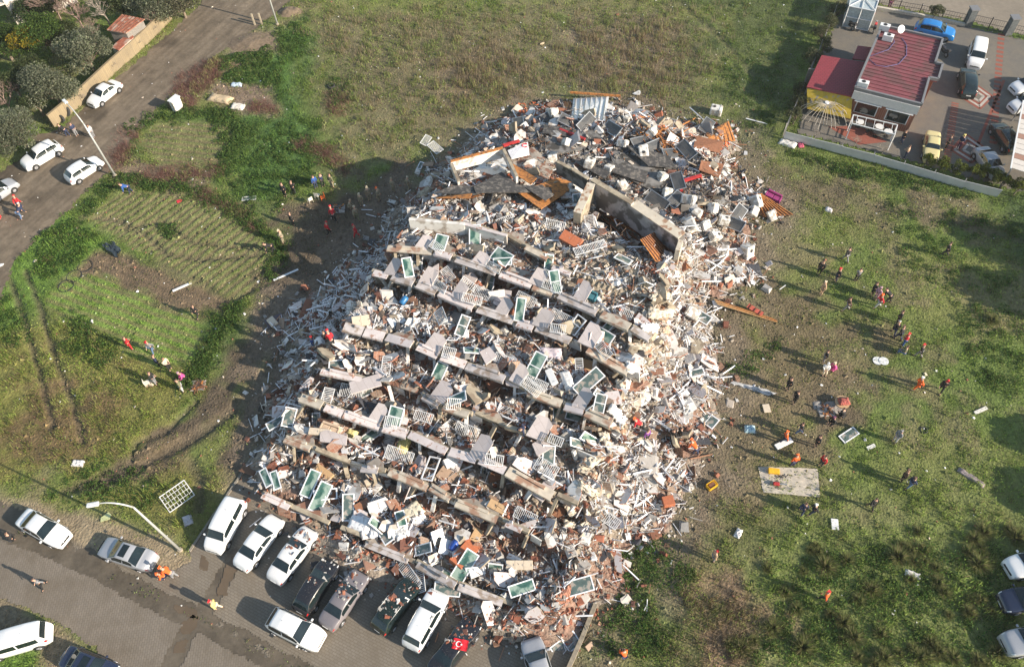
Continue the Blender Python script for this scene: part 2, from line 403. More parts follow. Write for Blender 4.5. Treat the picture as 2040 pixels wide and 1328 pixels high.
def sheet(name, poly, z, m, res=.25, jit=.5, js=1.2, cut=None, colf=None, kind='structure', thick=0):
    lo = poly.min(0); hi = poly.max(0)
    lo = np.maximum(lo, [-95, 2]); hi = np.minimum(hi, [95, 112])
    xs = np.arange(lo[0], hi[0] + res, res); ys = np.arange(lo[1], hi[1] + res, res)
    X, Y = np.meshgrid(xs, ys); nx = len(xs)
    i, j = np.meshgrid(np.arange(nx - 1), np.arange(len(ys) - 1)); a = (j * nx + i).ravel()
    cx = (xs[:-1] + res / 2)[i.ravel()]; cy = (ys[:-1] + res / 2)[j.ravel()]
    P = np.stack([cx, cy], 1)
    s = sdist(P, poly) + jit * (fbm(cx, cy, 90, js, 3) - .5) * 2
    if cut is not None: s = np.minimum(s, cut(P))
    a = a[s > 0]
    F = np.stack([a, a + 1, a + nx + 1, a + nx], 1)
    V = np.stack([X.ravel(), Y.ravel(), np.full(X.size, z)], 1)
    used, inv = np.unique(F.ravel(), return_inverse=True); V = V[used]; F = inv.reshape(-1, 4)
    col = None if colf is None else colf(V[:, :2])
    return link(name, npmesh(name, V, F, m, col), kind=kind)
def road_col(P):
    a = fbm(P[:, 0], P[:, 1], 3, .25, 5)[:, None]; b = fbm(P[:, 0], P[:, 1], 8, 1.2, 4)[:, None]
    rd = heading(300, 200, 100, -90)
    q = -math.sin(rd) * P[:, 0] + math.cos(rd) * P[:, 1]; l = math.cos(rd) * P[:, 0] + math.sin(rd) * P[:, 1]
    st = fbm(l, q, 22, .6, 3); st = (fbm(q * 6, l * .35, 23, .5, 4))[:, None]
    c = np.array([.158, .122, .088]) * (1 - a) + np.array([.195, .157, .115]) * a
    c = c * (.62 + .6 * b) * (.62 + .76 * st)
    w = sstep(.60, .70, fbm(P[:, 0], P[:, 1], 33, .12, 3))[:, None]
    return c * (1 - .45 * w)
M_ROADC = mat_attr('packed_dirt', scale=2.5, lo=.8, hi=1.2, bump=.5, dist=.05, fine=14)
sheet('dirt_road', ROAD, .0, M_ROADC, jit=.5, colf=road_col)
RA = heading(150, 1150, 100, 50)      # street direction
ncut = lambda P: .45 * (fbm(P[:, 0], P[:, 1], 51, 1.6, 3) - .5)
M_PAVE = mat_brick('street_pavers', (.215, .182, .148), (.185, .158, .130), (.155, .130, .104), .36, .18, -RA + math.radians(62), .022, dirt=(.135, .11, .082))
M_PAVE2 = mat_brick('parking_pavers', (.220, .190, .152), (.190, .164, .132), (.150, .126, .10), .36, .20, -RA + math.radians(3), .024, dirt=(.15, .122, .09))
tcut = lambda P: np.minimum(ldist(P, TR1) - .78, ldist(P, TR2) - .72) + ncut(P)
sheet('brick_road', STREET, .004, M_PAVE, .14, .25, 2.2, tcut)
sheet('parking_pavement', PARK, .008, M_PAVE2, .14, .25, 2.2, tcut)
mcut = lambda P: 1.9 - np.minimum(ldist(P, TR1), ldist(P, TR2) + .4) + ncut(P)
sheet('mud_strip', np.array([[-60, 0], [60, 0], [60, 40], [-60, 40]], float), -.022, mat_attr('wet_mud', rough=.5, scale=3, lo=.8, hi=1.2, bump=.35, dist=.03, fine=18), .2, .1, 1.5, mcut, lambda P: np.array([.115, .095, .072]) * (.55 + .9 * fbm(P[:, 0], P[:, 1], 71, .8, 4))[:, None])
M_YARD = mat_brick('yard_pavers', (.175, .162, .145), (.150, .140, .128), (.10, .09, .078), .30, .15, 0.3, .02, dirt=(.20, .17, .13))
sheet('paved_yard', YARD, .006, M_YARD, .4, .05)
sheet('back_road', BROAD, .0, mat_attr('worn_concrete_road', scale=2, lo=.85, hi=1.15, bump=.3), .5, .3, colf=lambda P: np.array([.24, .205, .165]) * (.8 + .4 * fbm(P[:, 0], P[:, 1], 3, .4, 4))[:, None])
M_WATER = mat('muddy_water', (.13, .095, .062), .06, .1, 1.0, spec=.6)
for k, pts in enumerate([[(482,1112),(462,1105),(446,1135),(437,1160),(430,1190),(452,1185),(462,1150)], [(402,1105),(416,1112),(412,1136),(396,1135)],
        [(398,1228),(384,1226),(362,1240),(352,1262),(372,1262),(394,1248)], [(360,1272),(375,1276),(368,1298),(344,1300),(345,1282)], [(350,1200),(385,1212),(395,1232),(370,1225),(345,1212)]]):
    z = .013 if k in (0, 1) else -.02
    sheet('puddle', gpv(pts), (.016 if k in (0, 1) else -.012), M_WATER, .1, .25, 2.0)
# red and white patterns laid in the yard paving
M_REDP = mat_brick('red_pavers', (.30, .09, .065), (.26, .085, .06), (.15, .09, .07), .3, .15, .3)
M_WHTP = mat('white_pavers', (.42, .38, .34), .8)
def strip(mb, a, b, w, z):
    a = gp(*a)[:2]; b = gp(*b)[:2]; d = (b - a) / np.linalg.norm(b - a); n = np.array([-d[1], d[0]]) * w / 2
    o = len(mb.v); mb.v += [(*(a - n), z), (*(b - n), z), (*(b + n), z), (*(a + n), z)]; mb.f.append((o, o + 1, o + 2, o + 3)); mb.m.append(0); mb.sm.append(False)
mb = MB(); mw = MB()
for a, b in (((1903,205),(1886,325)), ((1995,67),(1978,290))):
    for i in range(26):
        t = i / 26; p = (a[0] + (b[0] - a[0]) * t, a[1] + (b[1] - a[1]) * t); q = (a[0] + (b[0] - a[0]) * (t + .022), a[1] + (b[1] - a[1]) * (t + .022))
        strip(mb, p, q, .75, .012)
for cx, cy, r in ((1950,193,1), (1933,297,1.15)):
    for rr, m_ in ((1.0, mb), (.80, mw), (.60, mb), (.36, mw)):
        pts = [(cx - 33 * r * rr, cy + 2), (cx - 8 * r * rr, cy - 26 * r * rr), (cx + 27 * r * rr, cy - 1), (cx + 2 * r * rr, cy + 24 * r * rr)]
        for i in range(4): strip(m_, pts[i], pts[(i + 1) % 4], .28, .012 if m_ is mb else .016)
strip(mb, (1933,325), (2000,160), .3, .012)
P5 = [(1650,253),(1697,251),(1727,257),(1767,283),(1711,289)]
mb.add([(*gp(*p)[:2], .020) for p in P5], [(0, 4, 3, 2, 1)])
mb.build('paving_pattern', M_REDP, kind='structure'); mw.build('paving_border', M_WHTP, kind='structure')
# stone edging of the parking
M_KERB = mat('kerb_stone', (.24, .21, .17), .85, .25, 4)
def wall_line(name, pts, w, h, m, label=None, cat=None, kind=None, z0=-.1, jag=0, world=False):
    mb = MB(); P = np.array(pts) if world else gpv(pts)
    for a, b in zip(P[:-1], P[1:]):
        L = np.linalg.norm(b - a); n = max(1, int(L / 2.0)); 
        for i in range(n):
            p = a + (b - a) * i / n; q = a + (b - a) * (i + 1) / n; c = (p + q) / 2
            hh = h + (random.uniform(-jag, jag) if jag else 0)
            mb.box((c[0], c[1], (z0 + hh) / 2), (L / n - .01, w, hh - z0), 0, math.atan2(b[1] - a[1], b[0] - a[0]))
    return mb.build(name, m, label=label, cat=cat, kind=kind)
wall_line('kerb', [(378,1098),(440,1005),(478,950),(510,900)], .18, .12, M_KERB, kind='structure')
wall_line('retaining_wall', [(1186,1205),(1160,1270),(1120,1360)], .30, .55, mat('weathered_concrete', (.26, .22, .165), .9, .25, 3, bump=.4), 'low concrete boundary wall between the car park and the weedy field', 'wall')

# ------------------------------------------------------------------ grass
def in_view(P, m=60):
    d = np.stack([P[:, 0], P[:, 1], np.full(len(P), -CAM_H)], 1) @ RC   # rows of RC are world axes -> camera coords
    return d
def to_px(P3):
    P3 = np.atleast_2d(P3); d = (P3 - np.array([0, 0, CAM_H])) @ RC
    return np.stack([1020 + FPX * d[:, 0] / -d[:, 2], 664 - FPX * d[:, 1] / -d[:, 2]], 1)
def seen(P3, m=40):
    q = to_px(P3); return (q[:, 0] > -m) & (q[:, 0] < 2040 + m) & (q[:, 1] > -m) & (q[:, 1] < 1328 + m)
def blades(P, z, hgt, wid, col, lean=.5):
    n = len(P); an = RNG.uniform(0, 2 * np.pi, n); la = RNG.uniform(0, 2 * np.pi, n)
    dx = np.cos(an) * wid / 2; dy = np.sin(an) * wid / 2; le = hgt * lean * RNG.uniform(.1, 1, n)
    V = np.empty((n, 3, 3)); V[:, 0] = np.stack([P[:, 0] - dx, P[:, 1] - dy, z - .02], 1); V[:, 1] = np.stack([P[:, 0] + dx, P[:, 1] + dy, z - .02], 1)
    V[:, 2] = np.stack([P[:, 0] + np.cos(la) * le, P[:, 1] + np.sin(la) * le, z + hgt], 1)
    return V.reshape(-1, 3), np.arange(3 * n).reshape(-1, 3), col
def mat_leaf(name, rough=.65, tr=.5):
    m, nt, b = _new(name)
    at = nt.nodes.new('ShaderNodeAttribute'); at.attribute_name = 'Col'
    tc = nt.nodes.new('ShaderNodeTexCoord'); n = nt.nodes.new('ShaderNodeTexNoise'); n.inputs['Scale'].default_value = 9
    nt.links.new(tc.outputs['Object'], n.inputs[0])
    mr = nt.nodes.new('ShaderNodeMapRange'); mr.inputs[3].default_value = .75; mr.inputs[4].default_value = 1.25; nt.links.new(n.outputs[0], mr.inputs[0])
    vm = nt.nodes.new('ShaderNodeVectorMath'); vm.operation = 'SCALE'; nt.links.new(at.outputs['Color'], vm.inputs[0]); nt.links.new(mr.outputs[0], vm.inputs['Scale'])
    nt.links.new(vm.outputs[0], b.inputs['Base Color']); b.inputs['Roughness'].default_value = rough; b.inputs['Specular IOR Level'].default_value = .15
    t = nt.nodes.new('ShaderNodeBsdfTranslucent'); nt.links.new(vm.outputs[0], t.inputs[0])
    mx = nt.nodes.new('ShaderNodeMixShader'); mx.inputs[0].default_value = tr
    nt.links.new(b.outputs[0], mx.inputs[1]); nt.links.new(t.outputs[0], mx.inputs[2]); nt.links.new(mx.outputs[0], nt.nodes['Material Output'].inputs[0])
    return m
M_LEAF = mat_leaf('leaf')
def grass():
    N = 1500000
    P = np.stack([RNG.uniform(-80, 80, N), RNG.uniform(6, 106, N)], 1)
    P = P[seen(np.concatenate([P, np.zeros((N, 1))], 1), 60)]
    # clumped distribution
    d = fbm(P[:, 0], P[:, 1], 200, 2.6, 3); P = P[RNG.uniform(0, 1, len(P)) < sstep(.25, .7, d)]
    col, g, h, z = site(P)
    k = RNG.uniform(0, 1, len(P)) < g * .85; P = P[k]; col = col[k]; h = h[k]; z = z[k]
    cl = fbm(P[:, 0], P[:, 1], 210, 1.1, 3); n = len(P)
    hh = h * (.25 + 1.5 * sstep(.35, .75, cl)) * RNG.uniform(.5, 1.3, n)
    lum = col.mean(1, keepdims=True)
    gr = np.array([.092, .138, .030])[None] * (lum / .085)
    dryc = np.array([.30, .23, .13])[None]
    t = fbm(P[:, 0], P[:, 1], 222, .5, 3)[:, None]
    c = (col * 1.25 * .55 + gr * .62) * 1.45
    pd = (sstep(.1, .17, col[:, 0] - col[:, 1] * .25)[:, None] * .6 + sstep(.55, .75, t) * .35)
    isd = (RNG.uniform(0, 1, (n, 1)) < pd)
    c = np.where(isd, dryc * RNG.uniform(.5, 1.2, (n, 1)), c * RNG.uniform(.6, 1.5, (n, 1)))
    V, F, C = blades(P, z, hh, RNG.uniform(.03, .09, n), c)
    link('grass', npmesh('grass', V, F, M_LEAF, C), kind='stuff', label='short winter grass covering the fields around the rubble', cat='grass')
    print('grass', n)
grass()
def ground_detail():
    N = 420000; P = np.stack([RNG.uniform(-78, 78, N), RNG.uniform(8, 104, N)], 1); P = P[seen(np.concatenate([P, np.zeros((N, 1))], 1), 40)]
    col, g, h, z = site(P); pv = paved(P)
    cl = fbm(P[:, 0], P[:, 1], 250, 1.8, 3)
    k = (RNG.uniform(0, 1, len(P)) < np.clip(1.0 - g, 0, 1) * .42 * sstep(.35, .6, cl)) & (pv < -.3) & (np.minimum(ldist(P, TR1), ldist(P, TR2)) > 4); Q = P[k]; n = len(Q); s = np.exp(RNG.normal(math.log(.07), .5, n)).clip(.03, .22)
    a = RNG.uniform(0, 6.28, (n, 1)) + np.array([[0, 2.1, 4.2]]); V = np.empty((n, 4, 3)); V[:, :3, 0] = Q[:, :1] + np.cos(a) * s[:, None] * 1.2; V[:, :3, 1] = Q[:, 1:] + np.sin(a) * s[:, None] * 1.2; V[:, :3, 2] = (z[k] - .02)[:, None]
    V[:, 3] = np.stack([Q[:, 0] + RNG.normal(0, .02, n), Q[:, 1] + RNG.normal(0, .02, n), z[k] + s * .9], 1); F = (np.arange(n)[:, None, None] * 4 + np.array([[0, 1, 3], [1, 2, 3], [2, 0, 3]])[None]).reshape(-1, 3)
    link('soil_clods', npmesh('soil_clods', V.reshape(-1, 3), F, mat_attr('clod', scale=5, bump=0), np.repeat(col[k] * RNG.uniform(.75, 1.6, (n, 1)), 3, 0)), kind='stuff', label='clods of earth and small stones over the bare ground', cat='soil'); print('clods', n)
    k = (RNG.uniform(0, 1, len(P)) < np.clip(g, 0, 1) * .9 * sstep(.45, .6, fbm(P[:, 0], P[:, 1], 251, .9, 4))); Q = P[k]; n = len(Q)
    C = np.stack([Q[:, 0], Q[:, 1], z[k] + h[k] * RNG.uniform(.3, 1.1, n)], 1); C = np.repeat(C, 2, 0) + RNG.normal(0, .06, (2 * n, 3)); V, F = leaf_quads(C, RNG.uniform(.035, .095, 2 * n), .3)
    cc = np.repeat(col[k], 2, 0); lum = cc.mean(1, keepdims=True); cc = (cc * .5 + np.array([.085, .15, .02]) * lum / .085 * .6) * RNG.choice([.7, 1.2, 1.9], (2 * n, 1), p=[.35, .4, .25])
    link('small_weeds', npmesh('small_weeds', V, F, M_LEAF, cc), kind='stuff', label='small leafy weeds scattered through the grass', cat='weeds'); print('leaves', n)
def leafy(P, z, hgt, spread, nleaf, cols, lsize, name, label, cat, flat=.5):
    """broad-leaved weed clumps: nleaf small leaves per point in a low dome"""
    n = len(P) * nleaf; idx = np.repeat(np.arange(len(P)), nleaf)
    r = np.sqrt(RNG.uniform(0, 1, n)) * spread[idx]; a = RNG.uniform(0, 6.283, n)
    zz = z[idx] + hgt[idx] * np.sqrt(np.clip(1 - (r / spread[idx]) ** 2, .03, 1)) * RNG.uniform(.5, 1.1, n)
    C = np.stack([P[idx, 0] + r * np.cos(a), P[idx, 1] + r * np.sin(a), zz], 1)
    V, F = leaf_quads(C, lsize * RNG.uniform(.6, 1.4, n), flat)
    link(name, npmesh(name, V, F, M_LEAF, pick(cols, n, .25)), kind='stuff', label=label, cat=cat)
def leaf_quads(C, s, flat=.4):
    n = len(C); nr = RNG.normal(0, 1, (n, 3)); nr[:, 2] = np.abs(nr[:, 2]) + flat; nr /= np.linalg.norm(nr, axis=1)[:, None]
    t = RNG.normal(0, 1, (n, 3)); u = np.cross(nr, t); u /= np.linalg.norm(u, axis=1)[:, None]; w = np.cross(nr, u)
    s = np.broadcast_to(s, (n,))[:, None]
    V = np.stack([C - u * s, C - w * s * .55, C + u * s, C + w * s * .55], 1).reshape(-1, 3)
    return V, np.arange(4 * n).reshape(-1, 4)
def along(line, n, spread):
    L = gpv(line); seg = np.linalg.norm(np.diff(L, axis=0), axis=1); cu = np.concatenate([[0], np.cumsum(seg)]); t = RNG.uniform(0, cu[-1], n)
    p = np.stack([np.interp(t, cu, L[:, 0]), np.interp(t, cu, L[:, 1])], 1); return p + RNG.normal(0, spread, (n, 2))
def inside(poly, n):
    W = gpv(poly); P = RNG.uniform(W.min(0), W.max(0), (n * 6, 2)); return P[sdist(P, W) > 0][:n]
def weeds():
    A = [along([(250,355),(300,372),(360,370),(420,395),(480,430),(545,475),(560,510),(530,560)], 260, .55),
         along([(480,600),(450,630),(420,690),(400,730),(360,770)], 160, .5), along([(240,350),(200,380),(170,430)], 60, .6),
         inside([(540,60),(610,40),(610,110),(560,130)], 90), inside([(430,120),(540,90),(560,150),(560,200),(520,170),(450,165)], 260),
         inside([(650,150),(700,150),(710,200),(660,215)], 40), along([(265,262),(300,235),(360,222),(450,225),(480,260),(465,300),(440,330)], 160, .7),
         inside([(410,220),(450,215),(460,235),(420,245)], 30), inside([(318,445),(352,447),(350,470),(322,468)], 24), inside([(70,470),(140,440),(200,470),(140,540),(80,560)], 150),
         inside([(0,580),(40,600),(60,680),(20,700),(-40,650)], 60), inside([(140,610),(240,690),(220,740),(120,700)], 90), inside([(200,900),(330,960),(300,1010),(100,990)], 60),
         inside([(420,240),(640,240),(620,360),(560,420),(480,420),(440,340)], 330), inside([(1230,1090),(1330,1060),(1400,1150),(1230,1250)], 80),
         inside([(1200,1230),(1290,1180),(1330,1290),(1180,1320)], 60), inside([(1600,1100),(2000,1080),(2040,1300),(1500,1320)], 330), inside([(1900,600),(2040,620),(2040,800),(1950,760)], 90),
         inside([(1560,300),(1900,370),(1960,400),(1700,360)], 120), inside([(1760,400),(2030,440),(2020,600),(1800,560)], 120), inside([(1440,120),(1560,100),(1540,250),(1480,260)], 60), inside([(1480,700),(1560,680),(1480,780),(1440,740)], 25)]
    P = np.concatenate(A); _, g, h, z = site(P); n = len(P)
    leafy(P, z, RNG.uniform(.12, .42, n), RNG.uniform(.25, .7, n), 46, [(.075, .150, .034), (.095, .175, .042), (.06, .115, .03), (.13, .17, .045)], .075, 'broadleaf_weeds', 'dark green broad leaved weeds growing in clumps over the plots and field', 'weeds')
    B = [inside([(345,215),(350,160),(400,125),(450,125),(440,150),(400,185),(385,215)], 170), along([(265,268),(245,300),(230,335)], 60, .7), along([(290,345),(360,350),(430,345)], 80, .7),
         inside([(500,205),(550,200),(555,225),(500,225)], 30), along([(590,285),(640,300),(690,340)], 60, .5), inside([(650,180),(700,190),(690,235),(655,225)], 30), along([(400,385),(470,420),(520,460)], 40, .35), along([(380,770),(410,760)], 16, .4)]
    P = np.concatenate(B); P = P[fbm(P[:, 0], P[:, 1], 411, 1.3, 3) > .34]; n = len(P); _, g, h, z = site(P)
    m = 48; idx = np.repeat(np.arange(n), m); Q = P[idx] + RNG.normal(0, .32, (n * m, 2))
    V, F, C = blades(Q, z[idx], RNG.uniform(.08, .55, n * m), .035, pick([(.26, .13, .11), (.21, .10, .09), (.32, .22, .16)], n * m, .3), 1.8)
    link('brush', npmesh('brush', V, F, M_LEAF, C), kind='stuff', label='dry reddish brown brush and bramble heaped beside the dirt road', cat='brush')
    D = [inside([(870,120),(1060,110),(1050,190),(900,200)], 260), inside([(1130,60),(1330,50),(1400,120),(1330,190),(1120,190)], 420), inside([(640,40),(860,40),(860,100),(660,90)], 90), inside([(1370,1180),(1500,1160),(1500,1328),(1330,1328)], 200)]
    D += [inside([(620,20),(1450,10),(1440,170),(1000,200),(700,320),(640,200)], 700)]
    P = np.concatenate(D); P = P + RNG.normal(0, 1.6, P.shape); P = P[(fbm(P[:, 0], P[:, 1], 415, .5, 3) > .44) & (sdist(P, PILE) < -1)]; n = len(P); _, g, h, z = site(P)
    m = 13; idx = np.repeat(np.arange(n), m); Q = P[idx] + RNG.normal(0, .28, (n * m, 2))
    V, F, C = blades(Q, z[idx], RNG.uniform(.3, 1.0, n * m), .045, pick([(.40, .31, .22), (.32, .25, .17), (.22, .19, .10)], n * m, .25), .45)
    link('dry_reeds', npmesh('dry_reeds', V, F, M_LEAF, C), kind='stuff', label='tall dry brown stalks standing in the field behind the rubble', cat='dry grass')
weeds()
ground_detail()
# ------------------------------------------------------------------ the collapsed building: terraces of fallen floors
TD = math.radians(-27.5)
EU = np.array([math.cos(TD), math.sin(TD)]); EV = np.array([-EU[1], EU[0]])
TIERS_PX = [   # surveyed edge of every fallen floor, nearest first: pixels and height
 ([(520,985),(600,1012),(680,1052),(760,1085),(840,1122),(940,1165),(1030,1208)], 1.3),
 ([(565,872),(620,892),(700,920),(813,958),(930,1015),(1013,1052),(1123,1112)], 2.5),
 ([(598,790),(680,823),(803,858),(880,893),(963,922),(1040,955),(1157,1008)], 3.5),
 ([(640,735),(700,750),(773,766),(850,790),(940,825),(1050,868),(1190,918)], 4.2),
 ([(687,645),(747,662),(813,683),(887,710),(980,743),(1073,787),(1157,815),(1225,845)], 4.9),
 ([(735,542),(790,553),(853,573),(913,603),(980,622),(1080,655),(1180,695),(1265,742)], 5.5),
 ([(773,490),(863,506),(930,525),(997,546),(1103,583),(1173,616),(1247,656),(1300,680)], 6.0),
 ([(812,438),(870,445),(925,447),(1010,470),(1060,500),(1150,545)], 6.3)]
TIERS = []
for pts, z in TIERS_PX:
    W = np.array([gp(p[0], p[1], z)[:2] for p in pts]); TIERS.append((W @ EU, W @ EV, z))
CORE = np.array([gp(*p)[:2] for p in [(515,990,1),(560,880,2),(592,795,3),(628,720,3.5),(682,640,4.5),(730,545,5),(768,488,5.5),(805,438,6),(890,330,5),(960,290,3),(1120,240,2),(1270,245,2),(1400,300,3),(1440,370,3.5),(1400,430,5),(1375,480,5),(1340,560,6),(1305,690,6),(1270,745,5.5),(1240,850,4.9),(1205,930,4),(1165,1010,3.5),(1130,1110,2.5),(1070,1190,1.3),(1000,1215,1)]])
PIT = gpv([(1168,425),(1190,385),(1345,485),(1335,505),(1290,500),(1190,440)], 5.5)
def pile_h(P):
    P = np.atleast_2d(P).astype(float); u = P @ EU; v = P @ EV
    h = np.full(len(P), .35); 
    for k, (tu, tv, tz) in enumerate(TIERS):
        ed = np.interp(u, tu, tv)
        step = sstep(.45, .85, v - ed)
        h = np.where(v > ed, (h * (1 - step) + (tz - .38) * step), h)
        if k < 7: h = h - (1.25 if k > 1 else .7) * sstep(-1.9, -.5, v - ed) * sstep(.8, .5, v - ed) * (.35 + .9 * sstep(.35, .65, fbm(u, v * .2, 390 + k, .45, 2)))
    vt = np.interp(u, TIERS[-1][0], TIERS[-1][1])
    back = v - vt                                   # roof region slopes down at the back
    h = np.where(back > 0, 5.9 - 3.4 * sstep(3, 17, back) + .9 * (fbm(P[:, 0], P[:, 1], 310, .25, 3) - .5), h)
    pit = sstep(-.6, .6, sdist(P, PIT)); h = h - 2.4 * pit
    d = sdist(P, CORE) + 1.6 * (fbm(P[:, 0], P[:, 1], 300, .5, 3) - .5)
    m = sstep(-1.3, 1.2, d)
    do = sdist(P, PILE)
    sk = .95 * sstep(-.5, 4.5, do) * (.4 + 1.1 * fbm(P[:, 0], P[:, 1], 305, .4, 3)) + 1.0 * sstep(-4.5, 0, d) * sstep(0, 3, do)
    n = .34 * (fbm(P[:, 0], P[:, 1], 320, 1.2, 4) - .5)
    return np.maximum(m * h, 0) + sk * (1 - m) + n * np.clip(do + .5, 0, 1)
def surf(x, y):
    return float(pile_h([[x, y]])[0])
def hit(px, py, dz=0.0):
    """where the sight line of a surveyed pixel meets the heap: its real position on the rubble"""
    lo, hi = 9.0, -0.3
    zs = np.arange(9.0, -.35, -.1); P = np.array([gp(px, py, z) for z in zs]); hh = pile_h(P[:, :2])
    k = np.where(hh >= P[:, 2])[0]
    p = P[k[0]] if len(k) else gp(px, py, 0)
    z = max(p[2], gz(p[0], p[1]) if p[2] < .3 else p[2])
    return Vector((p[0], p[1], z + dz))
def rubble_base():
    W = PILE; lo = W.min(0) - 1; hi = W.max(0) + 1; res = .22
    xs = np.arange(lo[0], hi[0], res); ys = np.arange(lo[1], hi[1], res); X, Y = np.meshgrid(xs, ys); P = np.stack([X.ravel(), Y.ravel()], 1)
    h = pile_h(P); do = sdist(P, PILE); h = np.where(do < .2, -.3, h)
    nx = len(xs); i, j = np.meshgrid(np.arange(nx - 1), np.arange(len(ys) - 1)); a = (j * nx + i).ravel()
    F = np.stack([a, a + 1, a + nx + 1, a + nx], 1); F = F[(do + 2.6 * (fbm(P[:, 0], P[:, 1], 350, .7, 3) - .75))[F].max(1) > 0]
    V = np.concatenate([P, h[:, None]], 1)
    u = P @ EU; v = P @ EV; vt = np.interp(u, TIERS[-1][0], TIERS[-1][1])
    c1 = fbm(P[:, 0], P[:, 1], 330, 1.6, 4)[:, None]; c2 = fbm(P[:, 0], P[:, 1], 335, .3, 3)[:, None]
    C = np.array([.20, .165, .13]) * c1 + np.array([.36, .30, .24]) * (1 - c1)
    red = sstep(.5, .62, c2); C = C * (1 - red * .6) + np.array([.24, .11, .075]) * red * .6
    deck = (fbm(P[:, 0] * .5, P[:, 1], 337, .6, 4))[:, None]; roof = (sstep(0, 2, v - vt) * (sdist(P, CORE) > -1))[:, None]; C = C * (1 - .75 * roof) + (np.array([.21, .20, .185]) * (.35 + 1.2 * deck)) * .75 * roof
    sand = sstep(.0, 1.0, sdist(P, gpv([(1160,500),(1300,520),(1330,600),(1280,700),(1200,640),(1120,560)], 6)))[:, None]; C = C * (1 - sand) + np.array([.36, .30, .225]) * sand
    me = npmesh('rubble_mound', V, F, mat_attr('crushed_masonry', scale=4, lo=.5, hi=1.5, bump=.9, dist=.15, fine=16), C)
    link('rubble_mound', me, kind='stuff', label='heap of crushed plaster, brick and dust under the fallen floors', cat='rubble')
rubble_base()

PAL_W = [(.56, .53, .50), (.45, .42, .39), (.68, .66, .63), (.35, .33, .31)]
PAL_BR = [(.25, .095, .06), (.30, .125, .08), (.20, .08, .055), (.17, .08, .06)]
PAL_BG = [(.42, .355, .28), (.35, .30, .235), (.50, .43, .35), (.28, .235, .185)]
PAL_GY = [(.26, .25, .24), (.18, .175, .17), (.34, .325, .31)]
PAL_DK = [(.05, .045, .04), (.09, .075, .06), (.03, .03, .035)]
PAL_WD = [(.42, .17, .05), (.35, .20, .10), (.28, .13, .06)]
M_CHUNK = mat_attr('broken_masonry', rough=.85, scale=6, lo=.75, hi=1.2, bump=.4, dist=.03, fine=40)
def chunks(C, size, cols, tilt=.5, jag=.28, align=None):
    """irregular broken pieces: centre C (n,3), size (n,3)"""
    n = len(C)
    S = np.array([[-1, -1, -1], [1, -1, -1], [1, 1, -1], [-1, 1, -1], [-1, -1, 1], [1, -1, 1], [1, 1, 1], [-1, 1, 1]], float) * .5
    V = S[None] * (1 + RNG.uniform(-jag, jag, (n, 8, 3)))
    V[:, 4:, :2] *= RNG.uniform(.75, 1.0, (n, 1, 1)) if jag > .1 else 1
    V = V * size[:, None, :]
    yaw = RNG.uniform(0, 2 * np.pi, n) if align is None else align
    tx = RNG.normal(0, tilt, n); ty = RNG.normal(0, tilt, n)
    cx, sx = np.cos(tx), np.sin(tx); y = V[:, :, 1] * cx[:, None] - V[:, :, 2] * sx[:, None]; z = V[:, :, 1] * sx[:, None] + V[:, :, 2] * cx[:, None]; V[:, :, 1] = y; V[:, :, 2] = z
    cy, sy = np.cos(ty), np.sin(ty); x = V[:, :, 0] * cy[:, None] + V[:, :, 2] * sy[:, None]; z = -V[:, :, 0] * sy[:, None] + V[:, :, 2] * cy[:, None]; V[:, :, 0] = x; V[:, :, 2] = z
    cz, sz = np.cos(yaw), np.sin(yaw); x = V[:, :, 0] * cz[:, None] - V[:, :, 1] * sz[:, None]; y = V[:, :, 0] * sz[:, None] + V[:, :, 1] * cz[:, None]; V[:, :, 0] = x; V[:, :, 1] = y
    V = V + C[:, None, :]
    f = np.array([[0, 3, 2, 1], [4, 5, 6, 7], [0, 1, 5, 4], [1, 2, 6, 5], [2, 3, 7, 6], [3, 0, 4, 7]])
    F = (np.arange(n)[:, None, None] * 8 + f[None]).reshape(-1, 4)
    return V.reshape(-1, 3), F, np.repeat(cols, 6, axis=0) * RNG.uniform(.9, 1.1, (n * 6, 1))
PXR = {  # regions with their own kind of debris (surveyed outlines)
 'brick_front': [(560,1005),(640,1050),(800,1118),(1000,1195),(1130,1150),(1260,1130),(1270,1190),(1150,1330),(945,1320),(930,1270),(860,1205),(690,1165),(600,1090)],
 'dark_left': [(470,940),(540,870),(600,900),(560,1000),(620,1050),(560,1030)],
 'right_skirt': [(1340,480),(1500,440),(1530,570),(1420,600),(1450,780),(1400,900),(1400,1000),(1260,1110),(1150,1060),(1220,880),(1290,740),(1310,600)],
 'sand': [(1040,440),(1160,440),(1300,530),(1340,600),(1290,690),(1200,640),(1100,560)],
 'roof': [(850,330),(930,270),(1120,230),(1300,240),(1470,330),(1500,430),(1370,470),(1180,350),(1050,420),(850,420)],
 'orange_top': [(1030,195),(1130,200),(1130,240),(1030,250)], 'wood_right': [(1250,250),(1330,240),(1460,270),(1440,310),(1300,310)],
 'tile_mid': [(890,385),(960,330),(1030,300),(1090,330),(1040,370),(950,390)], 'left_skirt': [(520,650),(580,600),(680,520),(740,480),(735,560),(690,640),(640,720),(600,790),(570,880),(480,940),(520,800)]}
PXW = {k: gpv(v, {'roof': 4.5, 'sand': 5.5, 'tile_mid': 5}.get(k, .5)) for k, v in PXR.items()}
BOARDS = gpv([(862,402),(940,384),(1000,352),(1110,365),(1150,380),(1080,430),(950,408)], 6.4); DECK = gpv([(1060,285),(1180,262),(1330,310),(1385,385),(1310,390),(1200,340),(1110,315)], 5.5)
